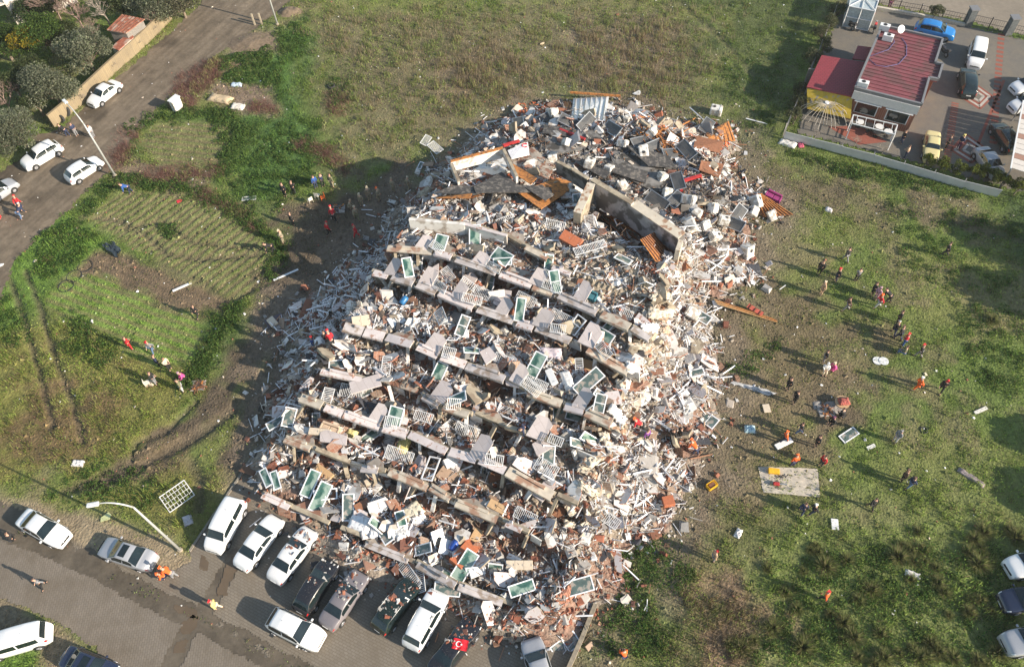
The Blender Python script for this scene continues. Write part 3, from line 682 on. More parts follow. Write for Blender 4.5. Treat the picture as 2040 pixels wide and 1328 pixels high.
def scatter(n, margin=.3):
    lo = PILE.min(0); hi = PILE.max(0); P = RNG.uniform(lo, hi, (int(n * 3.2), 2)); d = sdist(P, PILE)
    
    cl = fbm(P[:, 0], P[:, 1], 360, .8, 3); 
    pr = np.clip(.05 + sstep(-.6, 5.0, d + 5 * (cl - .5)), 0, 1) * (d > -margin - .8)
    pr = np.where(sdist(P, BOARDS) > 0, pr * .3, pr); pr = np.where(sdist(P, DECK) > 0, pr * .3, pr)
    u = P @ EU; v = P @ EV; ic = sdist(P, CORE) > .5
    for k, (tu, tv, tz) in enumerate(TIERS):
        q = v - np.interp(u, tu, tv); pr = np.where(ic & (q > -.35) & (q < .30), pr * .22, pr); pr = np.where(ic & (q > -1.5) & (q <= -.35) & (k > 0), pr * .40, pr)
    P = P[RNG.uniform(0, 1, len(d)) < pr]; return P[:n]
def rubble_stuff():
    def region(P): return {k: sdist(P, w) > 0 for k, w in PXW.items()}
    # general mix
    N = 62000; P = scatter(N); n = len(P); R = region(P)
    z = pile_h(P); s = np.exp(RNG.normal(math.log(.098), .66, n)); s = np.clip(s, .04, .75)
    size = np.stack([s * RNG.uniform(.8, 1.6, n), s, s * RNG.uniform(.25, .7, n)], 1)
    kind = RNG.choice(5, n, p=[.25, .27, .24, .16, .08])
    kk = RNG.uniform(0, 1, n)
    kind = np.where(R['brick_front'] & (kk < .58), 1, kind); kind = np.where(R['sand'] & (kk < .55), 2, kind)
    kind = np.where(R['roof'] & (kk < .5), 3, kind); kind = np.where(R['roof'] & (kk >= .5) & (kk < .72), 4, kind); kind = np.where(R['right_skirt'] & (kk < .30), 0, kind)
    kind = np.where(R['right_skirt'] & (kk > .84), 2, kind); kind = np.where(R['dark_left'] & (kk < .6), 3, kind)
    kind = np.where(R['orange_top'] | (R['tile_mid'] & (kk < .7)) | (R['wood_right'] & (kk < .6)), 1, kind)
    cl = fbm(P[:, 0], P[:, 1], 340, .55, 3); kind = np.where((cl > .60) & (kk < .6), 1, kind); kind = np.where((cl < .40) & (kk < .35), 0, kind)
    C = np.zeros((n, 3))
    for i, pal in enumerate((PAL_W, PAL_BR, PAL_BG, PAL_GY, PAL_DK)):
        k = kind == i; C[k] = pick(pal, k.sum(), .15)
    k = R['orange_top'] | (R['wood_right'] & (kind == 1)) | (R['tile_mid'] & (kind == 1)); C[k] = pick([(.52, .14, .06), (.42, .11, .05), (.60, .19, .09)], k.sum(), .15)
    size[k] = np.array([.28, .2, .07]) * RNG.uniform(.7, 1.3, (k.sum(), 1))
    names = ['plaster_rubble', 'brick_rubble', 'stone_rubble', 'concrete_rubble', 'dark_rubble']
    labels = ['white plaster fragments strewn over the whole heap', 'red brick and tile fragments strewn over the whole heap', 'beige stone and screed fragments strewn over the heap', 'grey concrete fragments strewn over the heap and burnt roof', 'blackened scraps strewn over the heap']
    for i in range(5):
        k = kind == i
        V, F, cc = chunks(np.concatenate([P[k], (z[k] + size[k, 2] * .2)[:, None]], 1), size[k], C[k])
        link(names[i], npmesh(names[i], V, F, M_CHUNK, cc), kind='stuff', label=labels[i], cat='rubble')
    # outliers on the grass
    N = 1500; t = RNG.uniform(0, 1, N); P = scatter(N * 2, 0)[:N]; c = np.array([PILE[:, 0].mean(), PILE[:, 1].mean()])
    P = P + (P - c) / np.linalg.norm(P - c, axis=1)[:, None] * RNG.exponential(3.5, (N, 1)); P = P[sdist(P, PILE) < 0]
    Q = np.stack([RNG.uniform(-60, 60, 1500), RNG.uniform(14, 100, 1500)], 1); P = np.concatenate([P, Q[sdist(Q, PILE) < 0]]); P = P[sdist(P, YARD) < 0]; P = P[sdist(P, STREET) < 0]
    n = len(P); z = site(P)[3]; s = np.clip(np.exp(RNG.normal(math.log(.075), .5, n)), .04, .35); size = np.stack([s * 1.3, s, s * .4], 1)
    V, F, cc = chunks(np.concatenate([P, (z + .03)[:, None]], 1), size, pick([(.7, .68, .65), (.6, .5, .4), (.35, .15, .1), (.75, .74, .74)], n, .15), .3)
    link('litter', npmesh('litter', V, F, M_CHUNK, cc), kind='stuff', label='small pale scraps of litter scattered over the grass and paving', cat='litter')
    # flat sheets and board pieces, mid size
    N = 4300; P = scatter(N, .2); n = len(P); R = region(P); z = pile_h(P); s = np.clip(np.exp(RNG.normal(math.log(.36), .5, n)), .15, 1.5)
    size = np.stack([s * RNG.uniform(1, 1.8, n), s, RNG.uniform(.02, .09, n)], 1)
    C = pick(PAL_W + [(.76, .74, .73), (.58, .53, .52), (.50, .43, .36), (.24, .11, .07), (.30, .21, .15), (.40, .37, .34), (.08, .08, .09), (.33, .30, .28), (.16, .09, .06)], n, .12)
    k = R['roof'] & (RNG.uniform(0, 1, n) < .5); C[k] = pick([(.09, .095, .11), (.18, .17, .16), (.13, .12, .11)], k.sum(), .2)
    k = R['sand'] & (RNG.uniform(0, 1, n) < .75); C[k] = pick([(.50, .42, .32), (.56, .47, .36), (.44, .36, .27), (.30, .16, .10)], k.sum(), .1); size[k, :2] = np.stack([RNG.uniform(.35, .6, k.sum()), RNG.uniform(.3, .5, k.sum())], 1)
    k = R['brick_front'] & (RNG.uniform(0, 1, n) < .5); C[k] = pick(PAL_BR + [(.30, .17, .12)], k.sum(), .2); size[k] *= .7
    V, F, cc = chunks(np.concatenate([P, (z + .10)[:, None]], 1), size, C, .42, .3)
    link('board_fragments', npmesh('board_fragments', V, F, mat_attr('broken_board', rough=.6, scale=3, lo=.85, hi=1.1, bump=.15), cc), kind='stuff', label='snapped boards, panels and plates mixed through the heap', cat='debris')
    # splinters and thin bars beyond the 300 largest
    N = 13000; P = scatter(N, 1.0); n = len(P); R = region(P); z = pile_h(P)
    keep = RNG.uniform(0, 1, n) < np.where(R['left_skirt'] | R['right_skirt'], 1, .42); P = P[keep]; z = z[keep]; n = len(P); R = {k: v[keep] for k, v in R.items()}
    size = np.stack([np.clip(np.exp(RNG.normal(math.log(.85), .48, n)), .25, 2.8), RNG.uniform(.03, .075, n), RNG.uniform(.03, .07, n)], 1)
    C = pick([(.80, .80, .82), (.74, .73, .74), (.78, .77, .78), (.62, .6, .6), (.38, .2, .12), (.3, .28, .26)], n, .08)
    k = R['roof'] & (RNG.uniform(0, 1, n) < .7); C[k] = pick([(.30, .13, .05), (.10, .09, .085), (.2, .17, .14)], k.sum(), .2)
    V, F, cc = chunks(np.concatenate([P, (z + .12)[:, None]], 1), size, C, .22, .03)
    link('bar_splinters', npmesh('bar_splinters', V, F, mat_attr('broken_profile', rough=.4, scale=3, lo=.92, hi=1.06, bump=.05), cc), kind='stuff', label='thin broken white plastic profiles and laths tangled over the heap', cat='debris')
    N = 3600; P = scatter(N, .3); n = len(P); z = pile_h(P); L = np.exp(RNG.normal(math.log(1.1), .5, n)).clip(.3, 3.2); yaw = RNG.uniform(0, 6.28, n); Q = np.concatenate([P, (z + RNG.uniform(.1, .4, n))[:, None]], 1); VV = []; FF = []; CC = []; o = 0
    cc = pick([(.06, .05, .045), (.12, .09, .07), (.20, .13, .09), (.03, .03, .03)], n, .2)
    for s_ in range(3):
        V, F, c_ = chunks(Q + np.stack([np.cos(yaw) * L * .33 * s_, np.sin(yaw) * L * .33 * s_, RNG.normal(0, .05, n)], 1), np.stack([L * .36, np.full(n, .028), np.full(n, .028)], 1), cc, .15, .0, yaw); VV.append(V); FF.append(F + o); CC.append(c_); o += len(V); yaw = yaw + RNG.normal(0, .35, n)
    link('cable_tangle', npmesh('cable_tangle', np.concatenate(VV), np.concatenate(FF), M_CHUNK, np.concatenate(CC)), kind='stuff', label='dark cables and bent reinforcing rods tangled through the heap', cat='debris')
rubble_stuff()
# ------------------------------------------------------------------ materials of the wreck
M_CAP = mat('pink_white_render', (.58, .52, .51), .8, .14, 1.2, bump=.2, dirt=(.36, .22, .17), dirt_amt=.12, dirt_scale=2.6)
CAPS = [M_CAP if False else mat('pink_white_render', (.58, .52, .51), .8, .14, 1.2, bump=.2, dirt=(.36, .22, .17), dirt_amt=.12, dirt_scale=2.6), mat('greyed_render', (.47, .43, .42), .8, .2, 1.5, bump=.3, dirt=(.30, .24, .20), dirt_amt=.3, dirt_scale=1.7), mat('dusty_render', (.50, .44, .36), .85, .2, 1.5, bump=.3, dirt=(.33, .2, .14), dirt_amt=.3, dirt_scale=1.2)]
M_CAPP = mat_brick('pink_render_panels', (.56, .50, .49), (.53, .47, .46), (.34, .29, .27), 1.6, .62, 1.1, .012, dirt=(.45, .39, .36))
M_BEAM = mat('bare_concrete', (.37, .315, .235), .9, .2, 2.5, bump=.4, dirt=(.24, .19, .14), dirt_amt=.3, dirt_scale=1.2)
M_WALLW = mat('white_plaster', (.68, .66, .63), .85, .08, 2, bump=.15, dirt=(.42, .37, .32), dirt_amt=.3, dirt_scale=1.3)
M_FLOOR = mat('screed', (.36, .31, .26), .9, .2, 2, bump=.3, dirt=(.24, .12, .08), dirt_amt=.3, dirt_scale=1.5)
M_SOOT = mat('sooty_concrete', (.20, .19, .18), .9, .35, 1.4, bump=.3, dirt=(.06, .055, .05), dirt_amt=.4, dirt_scale=.9)
M_STG = mat('stained_grey_wall', (.40, .375, .38), .9, .2, 1.2, bump=.3, dirt=(.13, .12, .115), dirt_amt=.35, dirt_scale=.8)
M_CREAMW = mat('cream_render', (.55, .49, .40), .85, .1, 2, dirt=(.33, .20, .13), dirt_amt=.2, dirt_scale=1.6)
M_PVC = mat('white_plastic', (.80, .80, .82), .35, .04, 3)
M_METALW = mat('white_painted_metal', (.72, .72, .72), .4, .06, 3)
M_GLASS = mat('green_window_glass', (.05, .125, .10), .12, .5, 1.6, spec=.8, dirt=(.26, .34, .29), dirt_amt=.45, dirt_scale=1.1)
M_GLASSD = mat('dusty_dark_glass', (.10, .14, .13), .2, .4, 1.2, spec=.7, dirt=(.34, .30, .26), dirt_amt=.25, dirt_scale=2)
M_TANK = mat('white_tank_plastic', (.70, .685, .65), .55, .10, 2, dirt=(.40, .36, .31), dirt_amt=.35)
M_BLACK = mat('black_rubber', (.025, .025, .027), .7, .2)
M_ABS = mat_brick('collector_absorber', (.045, .05, .058), (.06, .063, .068), (.14, .14, .14), 3.0, .11, math.pi / 2, .012, rough=.4, dirt=(.20, .185, .165), offset=0)
M_ALU = mat('dull_aluminium', (.45, .46, .47), .4, .1, metal=.7)
M_WOODO = mat('orange_timber', (.46, .185, .05), .75, .25, 5, dirt=(.20, .09, .04), dirt_amt=.25)
M_WOODB = mat('dark_timber', (.20, .085, .045), .75, .25, 5)
M_CHAR = mat('charred_felt', (.075, .070, .068), .9, .35, 3, dirt=(.18, .16, .14), dirt_amt=.2)
M_TILEB = mat_brick('brown_floor_tiles', (.30, .14, .09), (.25, .115, .075), (.42, .33, .27), .40, .33, 0, .015, dirt=(.36, .26, .2))
M_TILET = mat_brick('tan_floor_tiles', (.42, .28, .20), (.37, .25, .18), (.55, .47, .38), .40, .20, 0, .014)
M_BRICKF = mat_brick('broken_brickwork', (.34, .12, .07), (.28, .095, .06), (.45, .38, .32), .25, .12, 0, .015)
M_REDT = mat('red_tile', (.42, .09, .06), .6, .25, 4)
M_STEELR = mat('red_painted_steel', (.42, .035, .035), .5, .15, 3)
M_CLOTHW = mat('white_curtain', (.74, .71, .68), .9, .08, 3)

# ------------------------------------------------------------------ the fallen building and its parts
BLD = thing('collapsed_building', 'pale apartment block pancaked into stepped floors, balconies facing the car park', 'building', loc=(*(CORE.mean(0)), 0))
BINV = Matrix.Translation(-Vector(BLD.location))
def bpart(name, mb, mats, label=None):
    mb.v = [tuple(BINV @ Vector(p)) for p in mb.v]
    o = mb.build(name, mats, BLD)
    if label: o['label'] = label
    return o
def tier_pt(k, u, dv=0.0, dz=0.0):
    tu, tv, tz = TIERS[k]; v = np.interp(u, tu, tv) + dv + .5 * (float(vn(np.array([u * .22 + 3]), np.array([k * 5.3]), 6)[0]) - .5); p = EU * u + EV * v
    sag = .34 * (float(vn(np.array([u * .35]), np.array([k * 9.1]), 5)[0]) - .5) * 2
    return Vector((p[0], p[1], tz + dz + sag))
def seg_bar(mb, k, u0, u1, dv, dz, w, h, mi=0):
    a = tier_pt(k, u0, dv, dz); b = tier_pt(k, u1, dv, dz); mb.bar(a, b, w, h, mi)
for k, (tu, tv, tz) in enumerate(TIERS):
    u = tu[0] + .1; end = tu[-1] - .1; dvo = dzo = 0
    while u < end - .4:
        L = min(random.uniform(1.8, 4.6), end - u); st = random.random()
        neat = k in (2, 4, 5, 6); st = min(st, .81) if neat else st
        if random.random() < (.15 if neat else .28): dvo = random.uniform(-.45, .3) * (.4 if neat else 1); dzo = random.uniform(-.3, .15) * (.4 if neat else 1)
        q_ = .35 if neat else 1; e0 = random.uniform(-.10, .10) * q_; e1 = random.uniform(-.16, .16) * q_; y0 = random.uniform(-.12, .12) * q_
        def sb(mb, a0, a1, dv, dz, w, h):
            A = tier_pt(k, a0, dv + dvo + y0, dz + dzo + e0); B = tier_pt(k, a1, dv + dvo - y0, dz + dzo + e1); mb.bar(A, B, w, h)
        if st < .93:
            mb = MB(); sb(mb, u, u + L - random.uniform(.0, .25), .12, -.10, .34, .40 if k else .24); bpart('edge_beam', mb, M_BEAM)
        if (.02 if neat else .1) < st < .82:        # surviving parapet cap with its raised middle
            a0 = u + random.uniform(0, .35); a1 = u + L - random.uniform(.02, .35 if neat else .9); wd = (.78 if neat else .5) * random.uniform(.8, 1.15)
            mb = MB(); sb(mb, a0, a1, -.16, .12, wd, .10); 
            if random.random() < .75: sb(mb, a0 + random.uniform(.1, .9), a1 - random.uniform(.2, .9), .06, .25, .22, .18)
            if random.random() < .45: sb(mb, a0, a1, -.13 - wd / 2, .0, .10, .24)
            bpart('parapet', mb, random.choice(CAPS))
        if random.random() < .5:
            mb = MB(); q = [tier_pt(k, u + .1, .2 + dvo, -.10 + dzo), tier_pt(k, u + L * .9, .2 + dvo, -.10 + dzo), tier_pt(k, u + L * random.uniform(.6, .9), random.uniform(.7, 1.5), -.16), tier_pt(k, u + L * random.uniform(.1, .4), random.uniform(.6, 1.4), -.18)]
            mb.add(q + [p - Vector((0, 0, .14)) for p in q], [(0, 1, 2, 3), (7, 6, 5, 4), (0, 4, 5, 1), (1, 5, 6, 2), (2, 6, 7, 3), (3, 7, 4, 0)]); bpart('floor_slab', mb, M_FLOOR)
        u += L + (random.uniform(.3, 1.6) if random.random() < (.05 if neat else .16) else 0)
    if k:
        u = tu[0] + .6
        while u < tu[-1] - .5:
            a = tier_pt(k, u, .15, -.35); b = a + Vector((*(EV * random.uniform(-1.5, .1)), 0)) + Vector((*(EU * random.uniform(-.7, .7)), -1.35))
            mb = MB(); mb.bar(a, b, random.uniform(.18, .34), .22); bpart('column', mb, M_BEAM if random.random() < .35 else M_WALLW)
            if random.random() < .62:       # inner wall seen in the gap under the slab
                p = tier_pt(k, u + .2, .38, -.95 + random.uniform(-.15, .15)); q = tier_pt(k, u + random.uniform(1.0, 1.9), .34, -.95); mb = MB(); mb.bar(p, q, .10, 1.3); bpart('inner_wall', mb, M_WALLW)
            u += random.uniform(1.4, 2.9)
            if len([0 for o in BLD.children if o.name.startswith('column')]) > 96: break
# balcony floors and facade panels hanging between the slabs (surveyed)
def plate(pts, thick=.12, lift=0.0, rel=True):
    """solid plate through surveyed corners: (px, py, height above the heap) or absolute z"""
    V = []
    for p in pts:
        if rel:
            q = hit(p[0], p[1]); V.append(q + Vector((0, 0, (p[2] if len(p) > 2 else .3))))
        else: V.append(Vector(gp(*p)))
    n = len(V); mb = MB(); c = sum(V, Vector()) / n
    dn = Vector((0, 0, -thick)); o = V + [v + dn for v in V]
    area = sum((V[i].x * V[(i + 1) % n].y - V[(i + 1) % n].x * V[i].y) for i in range(n))
    top = tuple(range(n)); bot = tuple(reversed(range(n, 2 * n))); sides = [(i, i + n, (i + 1) % n + n, (i + 1) % n) for i in range(n)]
    if area < 0: top = top[::-1]; bot = bot[::-1]; sides = [s[::-1] for s in sides]
    mb.add(o, [top, bot] + sides)
    return mb
def center(mb):
    c = Vector((0, 0, 0))
    for p in mb.v: c += Vector(p)
    c /= len(mb.v); zmin = min(p[2] for p in mb.v); c.z = zmin
    mb.v = [tuple(Vector(p) - c) for p in mb.v]; return c
def loose(name, mb, mats, label, cat, group=None):
    c = center(mb); o = mb.build(name, mats); o.location = c; return tag(o, label, cat, group)
PANELS = [[(838,552),(862,526),(875,528),(874,560),(845,576),(832,566)], [(905,596),(922,548),(942,543),(952,552),(918,606)], [(982,606),(993,573),(1020,583),(1008,618)],
          [(1055,636),(1082,614),(1096,622),(1086,655),(1062,652)], [(1004,745),(1018,735),(1042,727),(1034,768),(1008,762)], [(805,1000),(840,907),(846,930),(822,955)],
          [(812,945),(835,905),(848,908),(846,930),(830,955)], [(747,740),(768,725),(770,745),(752,755)], [(695,760),(755,745),(760,765),(700,785)], [(1090,950),(1060,985),(1080,1000),(1110,965)],
          [(956,705),(975,692),(990,705),(968,722)], [(638,860),(650,855),(692,868),(690,888),(636,876)], [(1060,885),(1085,870),(1100,890),(1070,905)], [(690,640),(720,600),(745,615),(740,648)]]
for P_ in PANELS:
    zz = [hit(p[0], p[1]).z for p in P_]; zm = max(zz) * .6 + sum(zz) / len(zz) * .4 + .55; qs = [Vector(gp(p[0], p[1], zm + .35 * math.sin(p[0] * .3))) for p in P_]
    zc_ = [(q.x, q.y, q.z) for q in qs]; mb = MB(); n = len(qs); ar = sum((qs[i].x * qs[(i + 1) % n].y - qs[(i + 1) % n].x * qs[i].y) for i in range(n)); qs = qs if ar > 0 else qs[::-1]; zf = sum(q.z for q in qs) / n
    mb.prism([(q.x, q.y) for q in qs], zf - .16, zf); bpart('balcony_panel', mb, M_CAPP)
for P_ in ([(690,645),(745,662),(748,680),(692,662)], [(553,995),(592,1008),(590,1038),(555,1025)]):
    bpart('brown_facade', plate([(P_[0][0], P_[0][1], .5), (P_[1][0], P_[1][1], .5), (P_[2][0], P_[2][1], .1), (P_[3][0], P_[3][1], .1)], .12), M_TILEB)
def wallseg(a, b, ztop, h, th, m, name='wall', capm=None):
    A = Vector(gp(a[0], a[1], ztop)); B = Vector(gp(b[0], b[1], ztop)); mb = MB(); mb.bar(A - Vector((0, 0, h / 2)), B - Vector((0, 0, h / 2)), th, h)
    o = bpart(name, mb, m)
    if capm:
        mb = MB(); mb.bar(A + Vector((0, 0, .05)), B + Vector((0, 0, .05)), th + .06, .10); bpart('wall_cap', mb, capm)
wallseg((1110,322), (1140,338), 7.0, 1.5, .28, M_SOOT, capm=M_BEAM)
wallseg((1141,338), (1172,357), 7.2, 1.6, .28, M_SOOT, capm=M_BEAM)
wallseg((1180,358), (1260,405), 7.2, 2.8, .45, M_STG, capm=M_BEAM)
wallseg((1262,405), (1358,470), 6.95, 2.6, .95, M_STG, capm=M_CREAMW)
wallseg((1178,366), (1150,425), 7.2, 2.2, .7, M_BEAM, capm=M_CREAMW)
wallseg((1357,478), (1350,498), 6.9, 2.6, .4, M_CREAMW)
wallseg((815,437), (925,447), 6.9, 1.3, .25, M_WALLW, capm=M_WALLW)
wallseg((926,447), (1010,470), 6.8, 1.2, .25, M_WALLW, capm=M_CAP)
wallseg((898,322), (1002,295), 6.6, 1.2, .22, M_WALLW, capm=M_WOODO)
wallseg((898,322), (914,362), 6.4, 1.1, .22, M_WALLW, capm=M_BEAM)
wallseg((1003,297), (1030,352), 6.6, 1.0, .22, M_WALLW, capm=M_BEAM)
bpart('terrace_floor', plate([(903,324,.45), (1000,300,.55), (1022,345,.35), (918,366,.3)], .15), M_WALLW)
bpart('terrace_floor', plate([(1210,300,.25), (1330,330,.2), (1380,390,.2), (1300,385,.3), (1230,350,.3)], .2), M_SOOT, 'burnt grey roof deck')
bpart('terrace_floor', plate([(1050,285,.3), (1180,262,.25), (1215,290,.25), (1110,310,.3)], .2), M_SOOT, 'burnt grey roof deck')
bpart('terrace_floor', plate([(1010,310,.35), (1062,300,.5), (1105,335,.35), (1085,375,.3), (1040,360,.3)], .2), M_FLOOR)
for P_ in ([(1290,455),(1330,478),(1338,500),(1300,500),(1280,470)], ):
    bpart('terrace_floor', plate([(p[0], p[1], .2) for p in P_], .15), M_SOOT)
# white curtains hanging from the right-hand ends of the floors
def drape(a, b, drop, px0=None, m=M_CLOTHW, seed=0, out=.5):
    A = hit(*a); B = hit(*b); A.z += .35; B.z += .35; n = 14; r = 8; mb = MB(); d = (B - A); nrm = Vector((d.y, -d.x, 0)).normalized()
    if nrm.y > 0: nrm = -nrm
    vs = []
    for j in range(r):
        for i in range(n):
            t = i / (n - 1); s = j / (r - 1); p = A + d * t + nrm * (out * s + .12 * math.sin(i * 2.1 + seed) * (.3 + s)) + Vector((0, 0, -drop * s ** .9 + .05 * math.sin(i * 1.3 + j)))
            vs.append(p)
    back = [p - nrm * .02 for p in vs]; N = len(vs); fs = []
    for j in range(r - 1):
        for i in range(n - 1):
            a_ = j * n + i; fs.append((a_, a_ + 1, a_ + n + 1, a_ + n)); fs.append((N + a_ + n, N + a_ + n + 1, N + a_ + 1, N + a_))
    mb.add(vs + back, fs, 0, True); return mb
for i, (a, b, dr, lab) in enumerate([((1245,720),(1285,755),1.6,'white curtain torn loose and draped over the right corner of the fourth floor'), ((1195,745),(1235,775),1.3,'white curtain hanging below the pale slab by the tan armchair'),
        ((1190,930),(1215,985),1.2,'long pale curtain trailing down the right corner of the lower floors'), ((1180,965),(1220,1010),1.0,'second pale curtain bunched at the right foot of the slabs'),
        ((765,565),(790,580),1.3,'white curtain bunched at the left end of the third slab'), ((740,845),(765,850),1.1,'beige curtain beside the green window leaning under a slab'), ((1100,660),(1130,675),1.2,'grey curtain hanging in the dark room above the floral blanket')]):
    loose('curtain', drape(a, b, dr, seed=i, m=M_CLOTHW), M_CLOTHW, lab, 'curtain')

# ------------------------------------------------------------------ prototypes of loose things
HIDE = []
def orient(px, py, dx, dy, tilt=0.0, roll=0.0):
    return (roll, tilt, heading(px, py, dx * 30, dy * 30, 4.0))
def rim(mb, L, W, t, h, mi=0):
    mb.box((0, W / 2 - t / 2, 0), (L, t, h), mi); mb.box((0, -W / 2 + t / 2, 0), (L, t, h), mi)
    mb.box((L / 2 - t / 2, 0, 0), (t, W - 2 * t, h), mi); mb.box((-L / 2 + t / 2, 0, 0), (t, W - 2 * t, h), mi)
def make_window(L, W, gm, label, cat='window', loc=(0, 0, 0), mull=0):
    t = thing('window', label, cat, loc); mb = MB(); rim(mb, L, W, .09, .07)
    for i in range(mull): mb.box((-L / 2 + L * (i + 1) / (mull + 1), 0, 0), (.07, W - .18, .06))
    mb.build('frame', M_PVC, t); g = MB().box((0, 0, 0), (L - .17, W - .17, .02)); g.build('glass', gm, t); return t
def make_railing(L, W, label, loc=(0, 0, 0)):
    t = thing('railing', label, 'railing', loc); mb = MB(); rim(mb, L, W, .05, .05); mb.build('frame', M_METALW, t)
    b = MB(); n = int(L / .15)
    for i in range(1, n): b.box((-L / 2 + L * i / n, 0, 0), (.035, W - .1, .03))
    b.build('baluster', M_METALW, t); return t
def rbox(L, W, H, r=.08, seg=2):
    mb = MB(); bm_pts = []
    import bmesh
    bm = bmesh.new(); bmesh.ops.create_cube(bm, size=1)
    for v in bm.verts: v.co = Vector((v.co.x * L, v.co.y * W, (v.co.z + .5) * H))
    bmesh.ops.bevel(bm, geom=list(bm.edges), offset=min(r, min(L, W, H) * .45), segments=seg, affect='EDGES', profile=.6)
    idx = {v: i for i, v in enumerate(bm.verts)}; mb.v = [tuple(v.co) for v in bm.verts]
    for f in bm.faces: mb.f.append(tuple(idx[v] for v in f.verts)); mb.m.append(0); mb.sm.append(False)
    bm.free(); return mb
def make_tank(label, loc=(0, 0, 0)):
    t = thing('water_tank', label, 'water tank', loc); rbox(1.15, .85, .85, .14, 3).build('tank_body', M_TANK, t)
    mb = MB(); mb.tube([(.2, 0, .84), (.2, 0, .89)], .13, 12); mb.build('hatch', M_BLACK, t)
    mb = MB()
    mb = MB(); [mb.bar(a, b, .05, .02) for a, b in (((-.35, -.43, .0), (-.35, -.43, .86)), ((-.35, -.43, .87), (-.35, .43, .87)), ((-.35, .43, .86), (-.35, .43, 0)))]; mb.build('band', M_TANK, t); return t
def make_collector(label, loc=(0, 0, 0)):
    t = thing('solar_collector', label, 'solar panel', loc); mb = MB(); rim(mb, 1.9, .95, .06, .09); mb.build('frame', M_ALU, t)
    MB().box((0, 0, -.01), (1.80, .85, .05)).build('absorber', M_ABS, t); return t
FWD = Vector((0, -1, 0))
def at(px, py, dz=.3): return hit(px, py, dz)

WIN = [  # pixel centre, pixel direction of the long side, length, width, tilt, roll, glass, mullions, label
 (947,480,.05,-1,2.0,.95,.5,.1,0,0,'green glass balcony door standing upright near the top left slab'),
 (1000,520,1,.6,1.7,1.2,.2,.3,0,0,'light framed green window lying over a crushed railing on the second slab'),
 (973,570,.3,-1,1.9,1.0,.55,.1,0,1,'two-pane green balcony door above the broad pink panel'),
 (833,530,.2,-1,1.7,.9,.4,.1,1,1,'green window half hidden behind the left pink panel'),
 (1093,536,.15,-1,1.7,.7,.5,.2,0,0,'narrow green door pane left of the brown tiled slab'),
 (1194,672,1,.62,2.3,.95,.15,.45,0,0,'large pale green window face up beneath the long slab'),
 (1213,656,.8,-.7,1.1,.6,.2,.3,0,0,'small green sash propped behind the large face-up window'),
 (1117,822,.03,-1,2.3,1.15,.35,.0,0,0,'tall bright green pane upright in the middle of the heap'),
 (1148,836,1,.3,1.6,.8,.2,.4,0,0,'dark green sash lying to the right of the tall bright pane'),
 (1172,768,1,-.75,2.4,1.0,.2,.25,1,0,'dull green double frame lying below the tan armchair'),
 (1066,738,.7,-1,2.2,1.0,.4,.1,0,1,'narrow green door beneath the floral blanket'),
 (877,748,.6,-1,1.5,.9,.3,.2,0,0,'small green window leaning left of the white boxes'),
 (725,773,.3,1,2.3,1.2,.3,.2,1,1,'empty white frame leaning over a railing at the left end of the fourth slab'),
 (923,657,.5,-1,1.7,.8,.3,.2,1,1,'narrow dusty frame between the broken bookcase and white slabs'),
 (927,1132,.72,-1,2.2,1.0,.3,.3,0,0,'bright green window propped on the brown cabinet above the cars'),
 (1040,1176,1,-.3,1.75,.80,.1,.55,0,0,'clean bright green window lying near the front end of the heap'),
 (893,1150,1,.7,1.2,.8,.2,.3,0,0,'small green sash under the window on the brown cabinet'),
 (697,1016,.1,-1,1.9,.85,.4,.1,1,0,'dusty window upright beside the white bedding bundle'),
 (1093,916,.1,-1,1.6,.9,.45,.1,1,0,'grey dusty sash above the lower right railing'),
 (1153,1172,1,-.25,1.9,1.0,.1,.3,1,0,'empty dusty frame near the front right corner'),
 (1127,1286,1,-.7,1.9,1.0,.15,.3,1,1,'broken frame lying by the concrete boundary wall'),
 (893,1178,1,.1,1.8,.9,.1,.4,1,0,'white framed mesh screen draped over the parked white hatchback'),
 (772,1073,.6,1,1.1,.8,.3,.2,1,0,'small dusty sash on the front edge of the lowest floor'),
 (534,957,.45,1,1.6,.6,.4,.2,0,0,'left one of two green sashes at the front left corner'),
 (553,962,.3,1,1.6,.55,.4,.0,0,0,'right one of two green sashes at the front left corner'),
 (622,969,.62,-1,2.0,.85,.35,.2,0,0,'green window leaning behind another at the front left floor'),
 (642,996,.62,-1,2.2,.95,.3,.3,0,0,'cracked green window nearest the parked white cars'),
 (580,838,.4,-1,1.5,.9,.3,.2,1,0,'dark sash on the shaded left slope of the heap'),
 (560,845,1,-.5,2.0,.7,.1,.2,1,0,'long pale frame on the shaded left slope'),
 (743,873,1,-.6,1.9,.75,.2,.3,0,0,'dark green window lying by the yellow foam pieces'),
 (600,907,1,-.1,1.1,.8,.2,.3,1,0,'small dark window below the brown left end of the slab'),
 (1470,860-420+10,.5,.8,1.2,.6,.2,.2,1,0,'pale frame beside the dark collectors on the right slope'),
 (1402,830,1,.7,2.2,1.0,.05,.1,1,2,'three-part white window frame flat on the right-hand slope'),
 (1383,750,1,-.2,1.4,.6,.1,.2,1,0,'narrow grey sash on the right-hand slope'),
 (1398,715-75,1,.6,1.3,.9,.1,.2,1,0,'bent mesh screen low on the right slope'),
 (1690,868,1,-.65,1.5,.7,0,.05,1,0,'empty window frame lying alone on the trampled grass'),
 (838,332,.6,-1,.9,.45,.1,.1,1,0,'small white frame lying alone in the shade left of the heap'),
]
